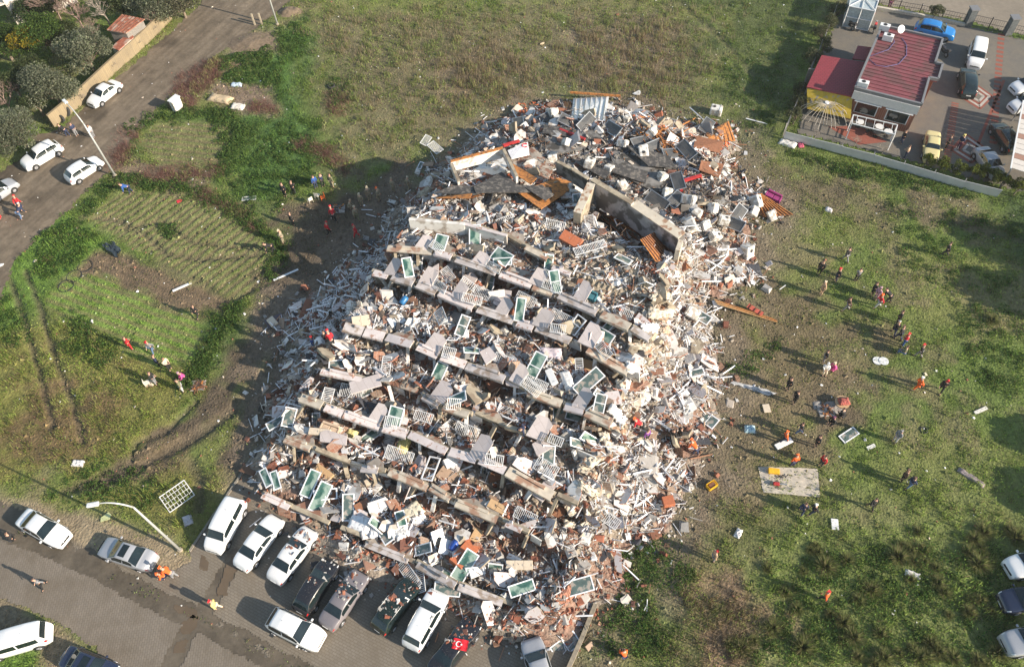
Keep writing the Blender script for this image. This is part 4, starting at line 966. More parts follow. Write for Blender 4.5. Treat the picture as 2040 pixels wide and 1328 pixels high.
for (px, py, dx, dy, L, W, tl, rl, g, mu, lab) in WIN:
    L *= 1.12; W *= 1.12
    w = make_window(L, W, M_GLASSD if g else M_GLASS, lab, mull=mu); p = at(px, py, .62 if pile_h([[*hit(px, py)[:2]]])[0] > .3 else .08)
    w.location = p; hd = heading(px, py, dx * 30, dy * 30, 4)
    # lean the long side up, facing the sun side
    w.rotation_euler = (rl * .8, -tl * (1 if dy < 0 else .2), hd)
RAIL = [(868,302,1,.9,1.9,1.0,.1,'silver rack fallen on the grass left of the roof'), (850,288,.6,-.9,1.5,.8,.3,'second silver rack on the grass left of the roof'), (960,590,1,.45,1.7,.95,.5,'white balcony railing in front of the two-pane green door'), (1098,560,1,.45,1.8,1.0,.6,'white railing beside the narrow green door pane'), (1047,604,1,.5,1.9,1.0,.5,'white railing under a white frame in the middle of the third floor'),
        (1118,640,1,.5,2.1,1.0,.45,'wide bent railing left of the person in the ruined balcony'), (1003,722,1,.4,1.6,.8,.5,'railing crushed beneath white slabs at mid heap'), (1063,768,1,.45,2.4,.9,.35,'long low railing under the floral blanket'),
        (702,785,1,.2,2.0,1.1,.4,'railing at the left end of the fourth slab'), (930,865,1,.4,2.0,1.2,.5,'broad railing standing over the fifth slab'), (893,553,.7,1,1.6,.9,.3,'dusty grey railing between two pink panels'),
        (1247,632,1,.4,1.1,.8,.4,'short railing right of the tan tiled panel'), (797,912,1,.35,2.4,1.1,.45,'white railing below the yellow blanket'), (1088,937,1,.6,1.9,1.1,.3,'railing leaning below the grey dusty sash'),
        (1047,1032,1,.5,1.8,.9,.4,'railing crumpled beneath the lowest right slab'), (817,1148,.7,1,2.4,.9,.5,'tall railing hanging down behind the black estate car'), (840,1160,.1,1,1.8,.7,.5,'narrow railing panel upright by the black estate car'),
        (845,835,1,.3,1.6,.8,.3,'railing twisted among frames on the left middle floor'), (1215,1040,1,.7,1.5,.9,.1,'railing lying on the right slope'), (760,1010-5,1,.5,1.5,.8,.2,'small railing by the white bedding'), (1175,455+45,1,-.3,3.0,.8,.1,'curved white railing lying over the sandy rubble'),
        (655,795-0,.3,-1,1.6,.9,.2,'railing sunk in debris on the left slope')]
for (px, py, dx, dy, L, W, rl, lab) in RAIL:
    r = make_railing(L, W, lab); r.location = at(px, py, .5); r.rotation_euler = (rl, 0, heading(px, py, dx * 30, dy * 30, 4))
TANKS = [(1425,220,0,'square white water tank lying alone on the grass beyond the heap'), (1239,213,1,'white water tank beside the corrugated sheet'), (1254,238,1,'white tank tipped over below the corrugated sheet'), (1301,267,0,'white tank beside the orange roof battens'),
 (1239,288,0,'white tank with a dark hatch at the back of the burnt deck'), (1314,346,1,'white tank on the burnt roof deck left of the red channel'), (1243,373,0,'white tank resting above the sooty wall'), (1336,385,0,'small white tank right of the sooty wall'),
 (1370,402,1,'white tank with an open dark hatch below the red channel'), (1421,409,0,'white tank standing on the right edge of the roof'), (1497,400,0,'white tank left of the magenta sofa'), (1529,428,1,'white tank on the dark brown fallen rafters'),
 (1501,422,0,'greyish tank squeezed between the last two tanks at right'), (1394,428,1,'white tank lying on its side below the roof edge'), (1377,446,0,'low white tank behind the cream topped wall'), (1404,452,1,'narrow white tank on the right slope below the roof'),
 (1281,302,0,'small white cylinder tank by the dark collectors'), (1110,314,1,'white tank tipped beside the sooty parapet'), (1129,288,0,'white tank near the left end of the burnt deck'), (1172,328,0,'white tank just above the sooty parapet corner'),
 (1142,374,0,'white box tank below the sooty parapet'), (1144,393,1,'white tank under the box tank by the orange timber'), (1100,229,0,'white tank behind the light collector at the rear'), (1048,250,1,'white tank joined to the leftmost collector'),
 (1451,498,1,'beige tank low on the right slope'), (1479,492,0,'battered white tank at the right edge of the slope'), (1420,470,1,'white tank tumbled down from the roof corner'), (1372,628,0,'white tank lying on the right slope by the long plank'), (1438,440,0,'grey tank crushed among cables at right'), (1205,352-20,1,'white tank lying on the burnt deck')]
tk = None
for i, (px, py, s, lab) in enumerate(TANKS):
    if tk is None: tk = o = make_tank(lab)
    else: o = copy_tree(tk, label=lab)
    o['group'] = 'white water tanks fallen from the roof'
    o.location = at(px, py + 8, .22 if i else .0); k = random.uniform(.95, 1.25); o.scale = (k, k, k * random.uniform(.85, 1.05))
    o.rotation_euler = (random.gauss(0, .5 + .6 * s), random.gauss(0, .5 + .5 * s), random.uniform(0, 6.3)) if i else (0, 0, 2.7)
    if i in (4, 8): o.rotation_euler = (.7, .2, 2.6)
    if i == 0: o.rotation_euler = (0, 0, 2.75)
COLS = [(1090,242,1,-.5,'light dusty collector at the rear of the roof'), (1134,250,1,.3,'dark collector left of the corrugated sheet foot'), (1168,252,.8,-.7,'grey collector below the corrugated sheet'), (1033,254,.1,1,'collector leaning at the left rear of the roof'),
 (1277,290,1,-.4,'dark collector by the small cylinder tank'), (1301,300,1,-.6,'short dark collector overlapping its neighbour'), (1341,313,1,-.2,'wide black collector on the right roof'), (1366,306,.8,.8,'black collector folded over the wide one'), (1219,264,1,.9,'dark collector sloping below the tipped tank'),
 (1345,405,.8,-.9,'collector standing by the tank with open hatch'), (1308,408,1,.6,'dark collector lying along the sooty wall'), (1406,258,.7,-1,'collector lying on the brown roof panel'), (1467,436,.8,-1,'pale collector at the right roof corner'), (1457,452,1,.5,'grey collector below the pale one'), (1349,368,.3,1,'small dark collector beside the red channel')]
ck = None
for i, (px, py, dx, dy, lab) in enumerate(COLS):
    if ck is None: ck = o = make_collector(lab)
    else: o = copy_tree(ck, label=lab)
    o['group'] = 'solar water collectors fallen from the roof'
    o.scale = (1.25, 1.3, 1); o.location = at(px, py, .55 if i < 15 else .4); o.rotation_euler = (random.uniform(.15, .6), random.uniform(-.25, .25), heading(px, py, dx * 30, dy * 30, 4))

def wrinkled(L, W, H, m, name, seed=0, amp=.06, nx=14, ny=10):
    r = random.Random(seed); mb = MB(); vs = []
    for j in range(ny):
        for i in range(nx):
            x = (i / (nx - 1) - .5); y = (j / (ny - 1) - .5); e = min(1, 6 * min(.5 - abs(x), .5 - abs(y)) + .05)
            vs.append((x * L + r.uniform(-amp, amp) * .5, y * W + r.uniform(-amp, amp) * .5, H * math.sqrt(e) + r.uniform(-amp, amp)))
    N = len(vs); lo = [(v[0], v[1], 0) for v in vs]; fs = []
    for j in range(ny - 1):
        for i in range(nx - 1):
            a = j * nx + i; fs += [(a, a + 1, a + nx + 1, a + nx), (N + a + nx, N + a + nx + 1, N + a + 1, N + a)]
    bd = list(range(nx)) + [j * nx + nx - 1 for j in range(1, ny)] + [(ny - 1) * nx + i for i in range(nx - 2, -1, -1)] + [j * nx for j in range(ny - 2, 0, -1)]
    for a, b in zip(bd, bd[1:] + bd[:1]): fs.append((a, N + a, N + b, b))
    mb.add(vs + lo, fs, 0, True); return mb
def irregular(L, W, t, mi=0, seed=0):
    r = random.Random(seed); n = r.randint(5, 7); pts = []
    for i in range(n):
        a = 2 * math.pi * (i + r.uniform(-.25, .25)) / n; c, s = math.cos(a), math.sin(a); q = 1 / max(abs(c), abs(s)) * r.uniform(.75, 1.02); pts.append((L / 2 * c * q, W / 2 * s * q))
    return MB().prism(pts, -t / 2, t / 2, 0, None, 1)
# balcony bays of the upper floors: leaning fins with a door frame and railing between them
for k, us_ in ((5, (.06, .20, .33, .47, .62, .80)), (6, (.10, .30, .52, .70)), (4, (.30, .62, .85)), (2, (.25, .6)), (3, (.40, .75))):
    tu = TIERS[k][0]; W_ = tu[-1] - tu[0]
    for f in us_:
        u = tu[0] + W_ * f + random.uniform(-.4, .4); w = random.uniform(1.0, 1.5); d = random.uniform(1.3, 2.0); hh = random.uniform(.35, .8)
        q = [tier_pt(k, u, -.05, .22), tier_pt(k, u + w, -.05, .22), tier_pt(k, u + w + .25, d * .75, .22 + hh * .8), tier_pt(k, u + w * .8, d, .22 + hh), tier_pt(k, u + .35, d, .22 + hh)]
        mb = MB(); mb.add(q + [p - Vector((0, 0, .15)) for p in q], [(0, 1, 2, 3, 4), (9, 8, 7, 6, 5), (0, 5, 6, 1), (1, 6, 7, 2), (2, 7, 8, 3), (3, 8, 9, 4), (4, 9, 5, 0)]); bpart('balcony_panel', mb, M_CAPP)
        if random.random() < .5:
            wn_ = make_window(random.uniform(1.4, 2.1), random.uniform(.8, 1.25), random.choice([M_GLASS, M_GLASSD, M_GLASS]), 'balcony door leaf leaning beside a pale balcony panel', mull=random.choice([0, 1])); wn_['group'] = 'balcony door leaves beside the pale panels'
            p = tier_pt(k, u + w + 1.0, .75, .62); wn_.location = p; wn_.rotation_euler = (random.uniform(-.1, .1), -random.uniform(.2, .7), TD + math.pi / 2 + random.gauss(0, .35))
        if random.random() < .65:
            rr = make_railing(random.uniform(1.1, 1.9), random.uniform(.7, 1.0), 'white railing leaning beside a pale balcony panel'); rr['group'] = 'balcony railings beside the pale panels'; rr.location = tier_pt(k, u + w + .95, .15, .62); rr.rotation_euler = (random.uniform(.3, .9), random.gauss(0, .12), TD + random.gauss(0, .25))
# pale torn sheeting and masonry down the right-hand broken edge
for i in range(15):
    t_ = i / 14; px = 1312 - 175 * t_ + random.uniform(-12, 12); py = 600 + 440 * t_ + random.uniform(-10, 10)
    o = wrinkled(random.uniform(1.3, 2.6), random.uniform(.6, 1.1), .25, M_CLOTHW, 'torn_sheet', 300 + i, .16).build('torn_sheet', random.choice([M_CLOTHW, M_CREAMW, M_CREAMW]), label='pale torn sheeting hanging down the broken right edge of the floors', cat='sheeting', group='pale torn sheeting on the right edge'); p = hit(px, py)
    o.location = p + Vector((0, 0, .25)); o.rotation_euler = (random.gauss(0, .5), random.uniform(.1, .7), TD + random.gauss(.6, .6))
for i in range(34):
    t_ = random.random(); px = 1345 - 190 * t_ + random.uniform(-30, 35); py = 500 + 560 * t_ + random.uniform(-20, 20); p = hit(px, py)
    o = irregular(random.uniform(.7, 1.5), random.uniform(.5, 1.0), random.uniform(.25, .5), seed=i).build('masonry_block', [M_CREAMW, M_BEAM]); o.location = p + Vector((0, 0, .2)); o.rotation_euler = (random.gauss(0, .5), random.gauss(0, .5), random.uniform(0, 6)); tag(o, 'cream block of broken masonry on the right edge of the heap', 'masonry', 'cream masonry blocks on the right edge')
def on_core():
    while True:
        q = random.randrange(len(POOL)); p = POOL[q]
        if POOLC[q] > 1.5 and not POOLR['roof'][q]: return p
POOL = scatter(20000, .2); POOLD = sdist(POOL, PILE); POOLR = {k: sdist(POOL, w) > -.2 for k, w in PXW.items()}; POOLC = sdist(POOL, CORE)
for kind_ in (0, 1, 2, 3):
    base = None
    for i in range((7, 12, 14, 14)[kind_]):
        lab, grp = [('green glass window leaf thrown among the floors', 'green window leaves among the floors'), ('dusty window leaf thrown among the floors', 'dusty window leaves among the floors'), ('twisted white railing piece among the floors', 'twisted railings among the floors'), ('empty white window frame among the floors', 'empty window frames among the floors')][kind_]
        if base is None: base = o = (make_window(1.5, .8, M_GLASS, lab) if kind_ == 0 else make_window(1.4, .9, M_GLASSD, lab) if kind_ == 1 else make_railing(1.6, .8, lab) if kind_ == 2 else make_window(1.7, .9, M_GLASSD, lab, mull=1))
        else: o = copy_tree(base)
        o['group'] = grp; p = on_core(); o.location = (p[0], p[1], surf(*p) + random.uniform(.3, .6)); o.rotation_euler = (random.gauss(0, .55), random.gauss(0, .45), random.gauss(TD, .9)); o.scale = (random.uniform(.75, 1.3), random.uniform(.8, 1.2), 1)
        if kind_ == 3 and o is base:
            for ch in list(o.children):
                if ch.name.startswith('glass'): bpy.data.objects.remove(ch)
# corrugated sheet, rafters, roof sections, charred boards
def ribbed(pts, nr, m, mr, label, name, cat, lift=.5, rib=(.07, .06), thick=.05, along=True, group=None, rel=True):
    """pts: four surveyed corners (px, py, lift); ribs run from side 0-1 to side 3-2"""
    V = [hit(p[0], p[1]) + Vector((0, 0, p[2])) for p in pts]; c = sum(V, Vector()) / 4; c.z = min(v.z for v in V); V = [v - c for v in V]
    t = thing(name, label, cat, c, group=group)
    n = (V[1] - V[0]).cross(V[3] - V[0]).normalized(); 
    if n.z < 0: n = -n
    mb = MB(); o = V + [v - n * thick for v in V]; fs = [(0, 1, 2, 3), (7, 6, 5, 4), (0, 4, 5, 1), (1, 5, 6, 2), (2, 6, 7, 3), (3, 7, 4, 0)]
    if (V[1] - V[0]).cross(V[3] - V[0]).z < 0: fs = [f[::-1] for f in fs]
    mb.add(o, fs); mb.build('boarding', m, t)
    for i in range(nr):
        s = (i + .5) / nr if nr > 1 else .5
        a = V[0].lerp(V[1], s) + n * rib[1] / 2; b = V[3].lerp(V[2], s) + n * rib[1] / 2; MB().bar(a, b, rib[0], rib[1]).build('rib', mr, t)
    return t
ribbed([(1142,205,.6),(1212,205,.9),(1205,245,.3),(1138,240,.3)], 7, mat('white_sheet', (.80, .80, .80), .45, .04), M_ALU, 'white corrugated roofing sheet propped at the back of the heap', 'roofing_sheet', 'roofing sheet', rib=(.10, .10))
def beamthing(pts, w, h, m, label, name='timber', cat='timber', group=None, dz=.5):
    V = [hit(p[0], p[1]) + Vector((0, 0, (p[2] if len(p) > 2 else dz))) for p in pts]; mb = MB()
    for a, b in zip(V[:-1], V[1:]): mb.bar(a, b, w, h)
    return loose(name, mb, m, label, cat, group)
beamthing([(1135,200,1.1),(1235,207,1.1)], .16, .22, M_WOODO, 'orange rafter across the top of the corrugated sheet')
beamthing([(1365,248,.2),(1340,262,.3),(1385,237,.1)], .1, .12, M_WOODO, 'orange lath lying on the grass at the rear right')
ribbed([(1122,208,.4),(1138,208,.4),(1134,232,.3),(1120,232,.3)], 2, M_WOODO, M_WOODB, 'short orange boarded panel left of the corrugated sheet', 'roof_section', 'roof section')
ribbed([(1402,272,.3),(1450,248,.5),(1464,285,.35),(1405,286,.3)], 7, M_WOODO, M_WOODB, 'brown ribbed roof panel at the far right corner of the heap', 'roof_section', 'roof section')
ribbed([(1272,502,1.7),(1302,488,1.9),(1376,546,.8),(1304,530,.7)], 9, M_WOODO, M_WOODB, 'orange boarded roof section with dark battens above the sandy slope', 'roof_section', 'roof section', rib=(.08, .12))
ribbed([(1500,395,.5),(1515,392,.4),(1580,432,.2),(1520,436,.25)], 8, M_WOODB, M_WOODO, 'dark brown rafter frame jutting out at the right edge', 'roof_section', 'roof section', rib=(.08, .1))
ribbed([(1422,600,.35),(1428,612,.5),(1548,645,.12),(1545,640,.2)], 2, mat('pale_timber', (.50, .33, .16), .8, .2), M_WOODO, 'long pale timber plank reaching out over the grass at right', 'roof_section', 'roof section')
ribbed([(1490,612,.5),(1520,628,.3),(1515,634,.3),(1485,618,.4)], 3, M_REDT, M_WOODB, 'strip of red tiles along the long pale plank', 'roof_section', 'roof section')
for i, (P_, m, lab) in enumerate([([(868,398),(905,382),(945,384),(1000,358),(1012,366),(985,388),(945,402)], M_CHAR, 'charred felt board lying beside orange roof tiles'),
      ([(945,388),(1000,358),(1032,384),(1098,386),(1100,398),(1040,396),(950,400)], M_CHAR, 'long buckled charred roof board in front of the white terrace'),
      ([(1008,350),(1024,342),(1070,372),(1058,384)], M_WOODO, 'bright orange plank angled across the charred boards'),
      ([(1030,394),(1112,366),(1150,378),(1118,402),(1078,428)], M_WOODO, 'wide orange boarding with a burnt hole'),
      ([(1048,390),(1080,384),(1104,404),(1086,416)], M_CHAR, 'burnt patch of felt on the wide orange boarding'),
      ([(858,398),(942,400),(938,412),(872,408)], M_WOODO, 'thin orange board left of the charred boards'),
      ([(1148,330),(1160,322),(1215,352),(1205,362)], M_CHAR, 'charred plank above the sooty wall'), ([(1085,255),(1135,262),(1128,280),(1080,272)], M_CHAR, 'charred felt at the rear left of the roof'),
      ([(1245,300),(1330,318),(1345,345),(1290,342)], M_CHAR, 'wide scorched felt sheet over the roof deck'), ([(1215,330),(1290,350),(1285,372),(1220,352)], M_CHAR, 'second scorched felt sheet above the sooty wall'),
      ([(1385,280),(1440,292),(1432,312),(1380,300)], M_WOODB, 'dark brown boarding below the ribbed roof panel'), ([(1395,330),(1440,338),(1430,362),(1390,350)], M_WOODB, 'dark brown boarding at the right of the red channel')]):
    loose('roof_board', plate([(p[0], p[1], (.85 if i < 6 else .5) + .10 * (i % 3) + (.25 if i == 4 else 0) + .12 * math.sin(p[0])) for p in P_], .07), m, lab, 'board')
for i, (P_, m, lab) in enumerate([([(1115,265),(1165,285)], M_STEELR, 'dark red steel channel lying on the burnt deck'), ([(1356,388,.5),(1356,370,.6),(1395,358,.6)], M_STEELR, 'bent bright red steel channel on the right roof'),
      ([(1003,302,.8),(1035,292,.8)], M_STEELR, 'red strip behind the white board')]):
    beamthing(P_, .28, .22, m, lab, 'steel_channel', 'steel channel')
for i in range(46):
    px = random.uniform(1255, 1350); py = 245 + (px - 1255) * .35 + random.uniform(-8, 38); a = random.uniform(-.6, 1.2); L = random.uniform(14, 34)
    beamthing([(px, py, random.uniform(.25, .7)), (px + L * math.cos(a), py + L * math.sin(a), random.uniform(.2, .7))], .07, .09, M_WOODO, 'orange roof batten in the tangle at the rear right', 'batten', 'batten', 'orange roof battens in a tangle')
for i in range(26):
    t = random.random(); px = 1185 + 130 * t + random.uniform(-15, 15); py = 425 + 75 * t + random.uniform(-18, 14); L = random.uniform(25, 70)
    beamthing([(px, py, random.uniform(.4, 1.1)), (px + L, py + L * random.uniform(.35, .85), random.uniform(.3, 1.1))], .09, .11, random.choice([M_WOODB, M_WOODB, M_WOODO, M_CHAR]), 'charred rafter fallen into the pit beside the sooty wall', 'rafter', 'rafter', 'charred rafters in the pit')

# 300 most visible white plastic profiles on the slopes
barm = [MB().box((0, 0, 0), (L, .11, .08)).mesh('profile', M_PVC) for L in (1.1, 1.6, 2.2, 2.9)]
def edge_pt():
    while True:
        i = random.randrange(len(POOL)); p = POOL[i]; 
        if any(POOLR[k][i] for k in ('left_skirt', 'right_skirt')) or random.random() < .22: return p
for i in range(300):
    p = edge_pt(); k = random.choices(range(4), [.4, .35, .18, .07])[0]
    a = random.gauss(TD + (.9 if i % 2 else -.2), .7)
    o = link('plastic_profile', barm[k], loc=(p[0], p[1], surf(*p) + random.uniform(.16, .36)), rot=(random.uniform(0, 1.5), random.gauss(0, .22), a))
    tag(o, 'white plastic window profile lying loose on the heap', 'plastic profile', 'white plastic profiles strewn on the heap')
# slabs broken off walls and floors
slabm = {}
KS = [('wall_slab', M_WALLW, M_BRICKF, 'white plastered wall fragment lying loose on the heap', 'white wall fragments on the heap', 110), ('cladding_slab', M_CAP, M_BEAM, 'pinkish render panel broken off the facade', 'pinkish render panels on the heap', 70),
      ('tiled_slab', M_TILEB, M_BRICKF, 'broken slab of brown floor tiles on the heap', 'brown tiled slabs on the heap', 52), ('tan_slab', M_TILET, M_BEAM, 'broken slab of tan floor tiles on the heap', 'tan tiled slabs on the heap', 16), ('concrete_slab', M_BEAM, M_BEAM, 'broken lump of beige concrete on the heap', 'beige concrete lumps on the heap', 46)]
for name, m, ms, lab, grp, cnt in KS:
    ms_ = [irregular(random.uniform(.9, 2.3), random.uniform(.6, 1.4), .10 if 'lump' not in lab else .25, seed=j * 7 + len(name)).mesh(name, [m, ms]) for j in range(8)]
    for i in range(cnt):
        while True:
            q = random.randrange(len(POOL)); p = POOL[q]
            if POOLD[q] > 1.0 and not (POOLR['roof'][q] and random.random() < .7): break
        o = link(name, random.choice(ms_), loc=(p[0], p[1], surf(*p) + random.uniform(.2, .5)), rot=(random.gauss(0, .42), random.gauss(0, .42), random.uniform(0, 6.3)))
        tag(o, lab, name.split('_')[0] + ' slab', grp)

# furniture and household things
def make_cabinet(L, W, H, m, label, nd=2, m2=None):
    t = thing('cabinet', label, 'cabinet'); rbox(L, W, H, .02, 1).build('carcass', m, t)
    for i in range(nd):
        x = -L / 2 + L * (i + .5) / nd; d = MB().box((x, 0, H + .012), (L / nd - .03, W - .04, .022)).build('door', m2 or m, t)
        MB().box((x + L / nd * .36, 0, H + .035), (.02, .18, .02)).build('handle', M_ALU, d)
    return t
def put(o, px, py, dx=1, dy=0, dz=.3, tilt=(0, 0)):
    o.location = at(px, py, dz); o.rotation_euler = (tilt[0], tilt[1], heading(px, py, dx * 30, dy * 30, 3)); return o
M_BRN = mat('brown_laminate', (.24, .11, .06), .5, .15); M_ORB = mat('orange_brown_laminate', (.46, .15, .07), .5, .12); M_TAN = mat('tan_laminate', (.50, .33, .18), .55, .1); M_CRM = mat('cream_laminate', (.62, .52, .40), .5, .08); M_WHL = mat('white_laminate', (.74, .73, .72), .4, .05)
for (px, py, dx, dy, L, W, H, m, nd, tl, lab) in [
    (1138,482,1,.5,2.0,1.0,.5,M_ORB,2,(.3,.1),'reddish brown wardrobe lying face up on the upper floors'), (1162,735,1,.25,1.5,1.2,.6,M_TAN,1,(0,.1),'tan cupboard lying by the right end of the fourth slab'),
    (720,665-20,1,-.2,1.5,1.0,.5,M_CRM,2,(.2,.1),'cream cupboard at the left end of the third floor'), (640,865,1,.1,1.8,.6,.5,M_CRM,2,(.1,0),'cream sideboard on the left end of the fifth floor'),
    (545,645,.8,.9,1.0,.7,.35,M_CRM,1,(.1,.1),'small cream drawer unit on the left foot of the heap'), (645,945,1,.7,1.7,.9,.3,M_TAN,2,(.1,.1),'tan table top above the cracked green window'),
    (722,1010,1,-.6,1.2,.7,.4,M_BRN,1,(.2,.1),'dark brown chest with an orange side near the lowest floor'), (985,960-10,1,-.4,1.2,.8,.35,M_BRN,2,(.2,.2),'brown boxy cupboard on the middle right slab'),
    (990,1020-8,1,.5,1.4,.7,.4,M_TAN,2,(.1,.1),'tan drawer front right of the long lower slab'), (925,1108,.8,-1,2.3,1.2,.5,M_ORB,2,(.1,.2),'orange brown wardrobe beneath the bright green window'),
    (945,1075,.5,-1,1.6,.7,.4,M_TAN,2,(.2,.1),'tall tan cupboard above the orange wardrobe'), (1035,1127,1,0,2.0,.7,.4,M_CRM,3,(.2,0),'open cream shelf unit near the front right corner'), (1110,1025,1,.2,1.2,1.1,.3,M_BRN,2,(.1,.1),'brown studded seat base at the lower right corner'),
    (890,605+10,1,-.3,1.4,1.0,.25,M_BRN,2,(.3,.1),'brown panel under debris by the second floor'), (1330,1002,1,-.2,.9,.8,.5,M_ORB,0,(0,0),'open orange wooden crate at the right edge of the heap'), (835,700-55,1,-.2,1.6,1.0,.12,M_WHL,1,(.3,.2),'white door leaf on the third floor left'),
    (985,705,.7,-1,1.6,1.0,.3,M_WHL,2,(.2,.3),'white wardrobe carcass in the centre of the heap'), (790,700-60,1,-.5,1.4,1.0,.15,M_WHL,1,(.1,.1),'grey white door lying on the third floor left'), (1100,755,.5,1,1.4,.6,.5,M_WHL,1,(.2,.1),'white refrigerator lying left of the floral blanket'),
    (895,925,1,-.5,1.0,.8,.6,M_WHL,1,(.3,.2),'white washing machine above the long lower slab'), (850,1000+130,1,.5,.8,.8,.6,M_WHL,1,(.2,.2),'white appliance on the front slab above the black estate car'), (950,1200-60,1,-.4,1.2,.7,.4,M_WHL,1,(.2,.1),'white cupboard right of the bright green window'),
    (1560,930-45,1,-.5,1.6,.5,.12,M_WHL,1,(0,0),'white board lying on the trampled ground at right'), (1662,1045,.1,1,.9,.55,.06,M_WHL,0,(0,0),'white rectangular board alone on the grass'), (1526,650+165,.3,1,.8,.6,.08,M_CRM,0,(0,0),'cream tile board on the ground at right')]:
    put(make_cabinet(L, W, H, m, lab, nd), px, py, dx, dy, .12 if H > .2 else .04, tl)
for (px, py, dx, dy, L, W, H, col, lab, cat) in [
    (822,1020,1,-.8,1.6,1.3,.25,(.66,.61,.48),'cream quilted mattress on the lowest floor','mattress'), (720,1045,1,.3,2.0,1.4,.5,(.76,.76,.77),'heap of white bedding on the front left floor','bedding'), (748,1068-5,1,0,.9,.9,.35,(.75,.75,.76),'small bundle of white bedding beside the larger one','bedding'),
    (806,883,.4,-1,2.0,1.0,.35,(.68,.60,.24),'yellow blanket draped over the railing','blanket'), (700,870,.5,-1,1.1,1.0,.5,(.66,.60,.28),'crumpled yellow foam at the left of the fifth floor','foam'), (1095,706,1,.1,2.0,1.1,.3,(.70,.60,.63),'pale floral blanket piled in the ruined balcony','blanket'),
    (1135,715+10,.8,-1,1.0,.7,.5,(.50,.35,.22),'tan armchair cushion by the tan cupboard','cushion'), (1568,288,1,.35,1.9,.95,.25,(.66,.64,.60),'white mattress on the grass by the low screen wall','mattress'), (1595,291,.3,1,.7,.6,.25,(.60,.12,.20),'crumpled red and white blanket beside the mattress','blanket'),
    (838,715,1,.3,2.0,1.0,.3,(.66,.61,.56),'torn white sheet over boards on the left middle floor','sheet'), (1130,760,.4,1,1.9,.9,.4,(.74,.72,.69),'white quilt hanging below the fridge','quilt'), (752,985+30,.3,1,.8,.8,.4,(.72,.7,.66),'white cloth bundle under the broken column','bedding'),
    (870,1040+30,1,-.2,1.0,.8,.4,(.74,.75,.76),'white pillow pile on the lowest floor','bedding'), (800,1050+15,1,-.5,1.1,.9,.35,(.7,.69,.66),'white cushion right of the quilted mattress','cushion'), (440,200-0,1,.2,3.0,1.2,.4,(.52,.40,.26),'old brown carpet dumped in the brush by the dirt road','carpet'),
    (475,215,1,.1,1.6,1.0,.3,(.60,.56,.50),'white rubbish bags in the brush by the dirt road','rubbish'), (472,172,1,0,1.3,.6,.3,(.45,.55,.66),'pale blue plastic sheet in the brush','plastic sheet'), (1648,812,1,0,2.4,1.2,.06,(.30,.28,.26),'grey ash patch of a campfire on the trampled ground','ash'),
    (1933,952,1,.65,2.2,.5,.15,(.30,.25,.25),'rolled patterned rug on the grass at far right','rug'), (1470,1060+3,.5,-1,.8,.5,.2,(.70,.68,.68),'crumpled white and black cloth on the grass','cloth'), (1493,856,1,0,.9,.7,.3,(.45,.62,.68),'light blue plastic bag on the grass','bag'),
    (1818,1145,1,.3,1.2,.5,.15,(.7,.68,.68),'crumpled white sheet of plastic on the weedy field','plastic sheet'), (1650,420,1,.3,.7,.6,.2,(.6,.58,.62),'crumpled grey cloth on the field right of the heap','cloth'), (157,924,1,.1,1.1,.6,.2,(.70,.68,.66),'torn white bag on the grass at lower left','bag'),
    (375,1037,.3,1,.9,.7,.2,(.55,.52,.55),'torn paper rubbish by the street lamp','rubbish'), (300,765+2,1,0,.8,.5,.3,(.60,.50,.38),'beige bag near the group on the field','bag')]:
    m = mat(cat + '_cloth', col, .9, .12, 4, dirt=(col[0] * .6, col[1] * .55, col[2] * .6), dirt_amt=.1)
    o = wrinkled(L, W, H, m, cat, seed=int(px)).build(cat.replace(' ', '_'), m, label=lab, cat=cat); put(o, px, py, dx, dy, .12 if pile_h([[*hit(px, py)[:2]]])[0] > .3 else .0, (random.uniform(-.1, .1), random.uniform(-.1, .1)) if L < 2.2 and H > .1 else (0, 0))
# long white tail of plastic on the right edge and the dark netting on the garden
def cloth_px(pts, m, label, name, cat, dz=.1, amp=.06, n=9):
    c = [hit(*p) + Vector((0, 0, dz)) for p in pts]; mb = MB(); vs = []
    for j in range(n):
        for i in range(n):
            s, t = i / (n - 1), j / (n - 1); p = (c[0].lerp(c[1], s)).lerp(c[3].lerp(c[2], s), t); vs.append(p + Vector((random.gauss(0, amp * .5), random.gauss(0, amp * .5), random.gauss(0, amp) if 1 else 0)))
    N = len(vs); fs = []
    for j in range(n - 1):
        for i in range(n - 1):
            a = j * n + i; fs += [(a, a + 1, a + n + 1, a + n), (N + a + n, N + a + n + 1, N + a + 1, N + a)]
    mb.add(vs + [v - Vector((0, 0, .02)) for v in vs], fs, 0, True); return loose(name, mb, m, label, cat)
cloth_px([(1455,765),(1460,760),(1548,785),(1530,790)], mat('clear_plastic', (.5, .5, .5), .4), 'long twisted strip of clear plastic trailing onto the grass', 'plastic_strip', 'plastic strip')
cloth_px([(205,492),(228,486),(243,502),(235,515)], mat('dark_blue_net', (.035, .05, .065), .6, .4), 'dark blue netting dumped at the top corner of the tilled plot', 'netting', 'netting', .25, .12)
cloth_px([(1509,931),(1628,935),(1632,992),(1520,982)], mat('beige_tarpaulin', (.46, .41, .34), .8, .05, 3), 'large beige tarpaulin spread on the grass with tools on it', 'tarpaulin', 'tarpaulin', .07, .028, 22)
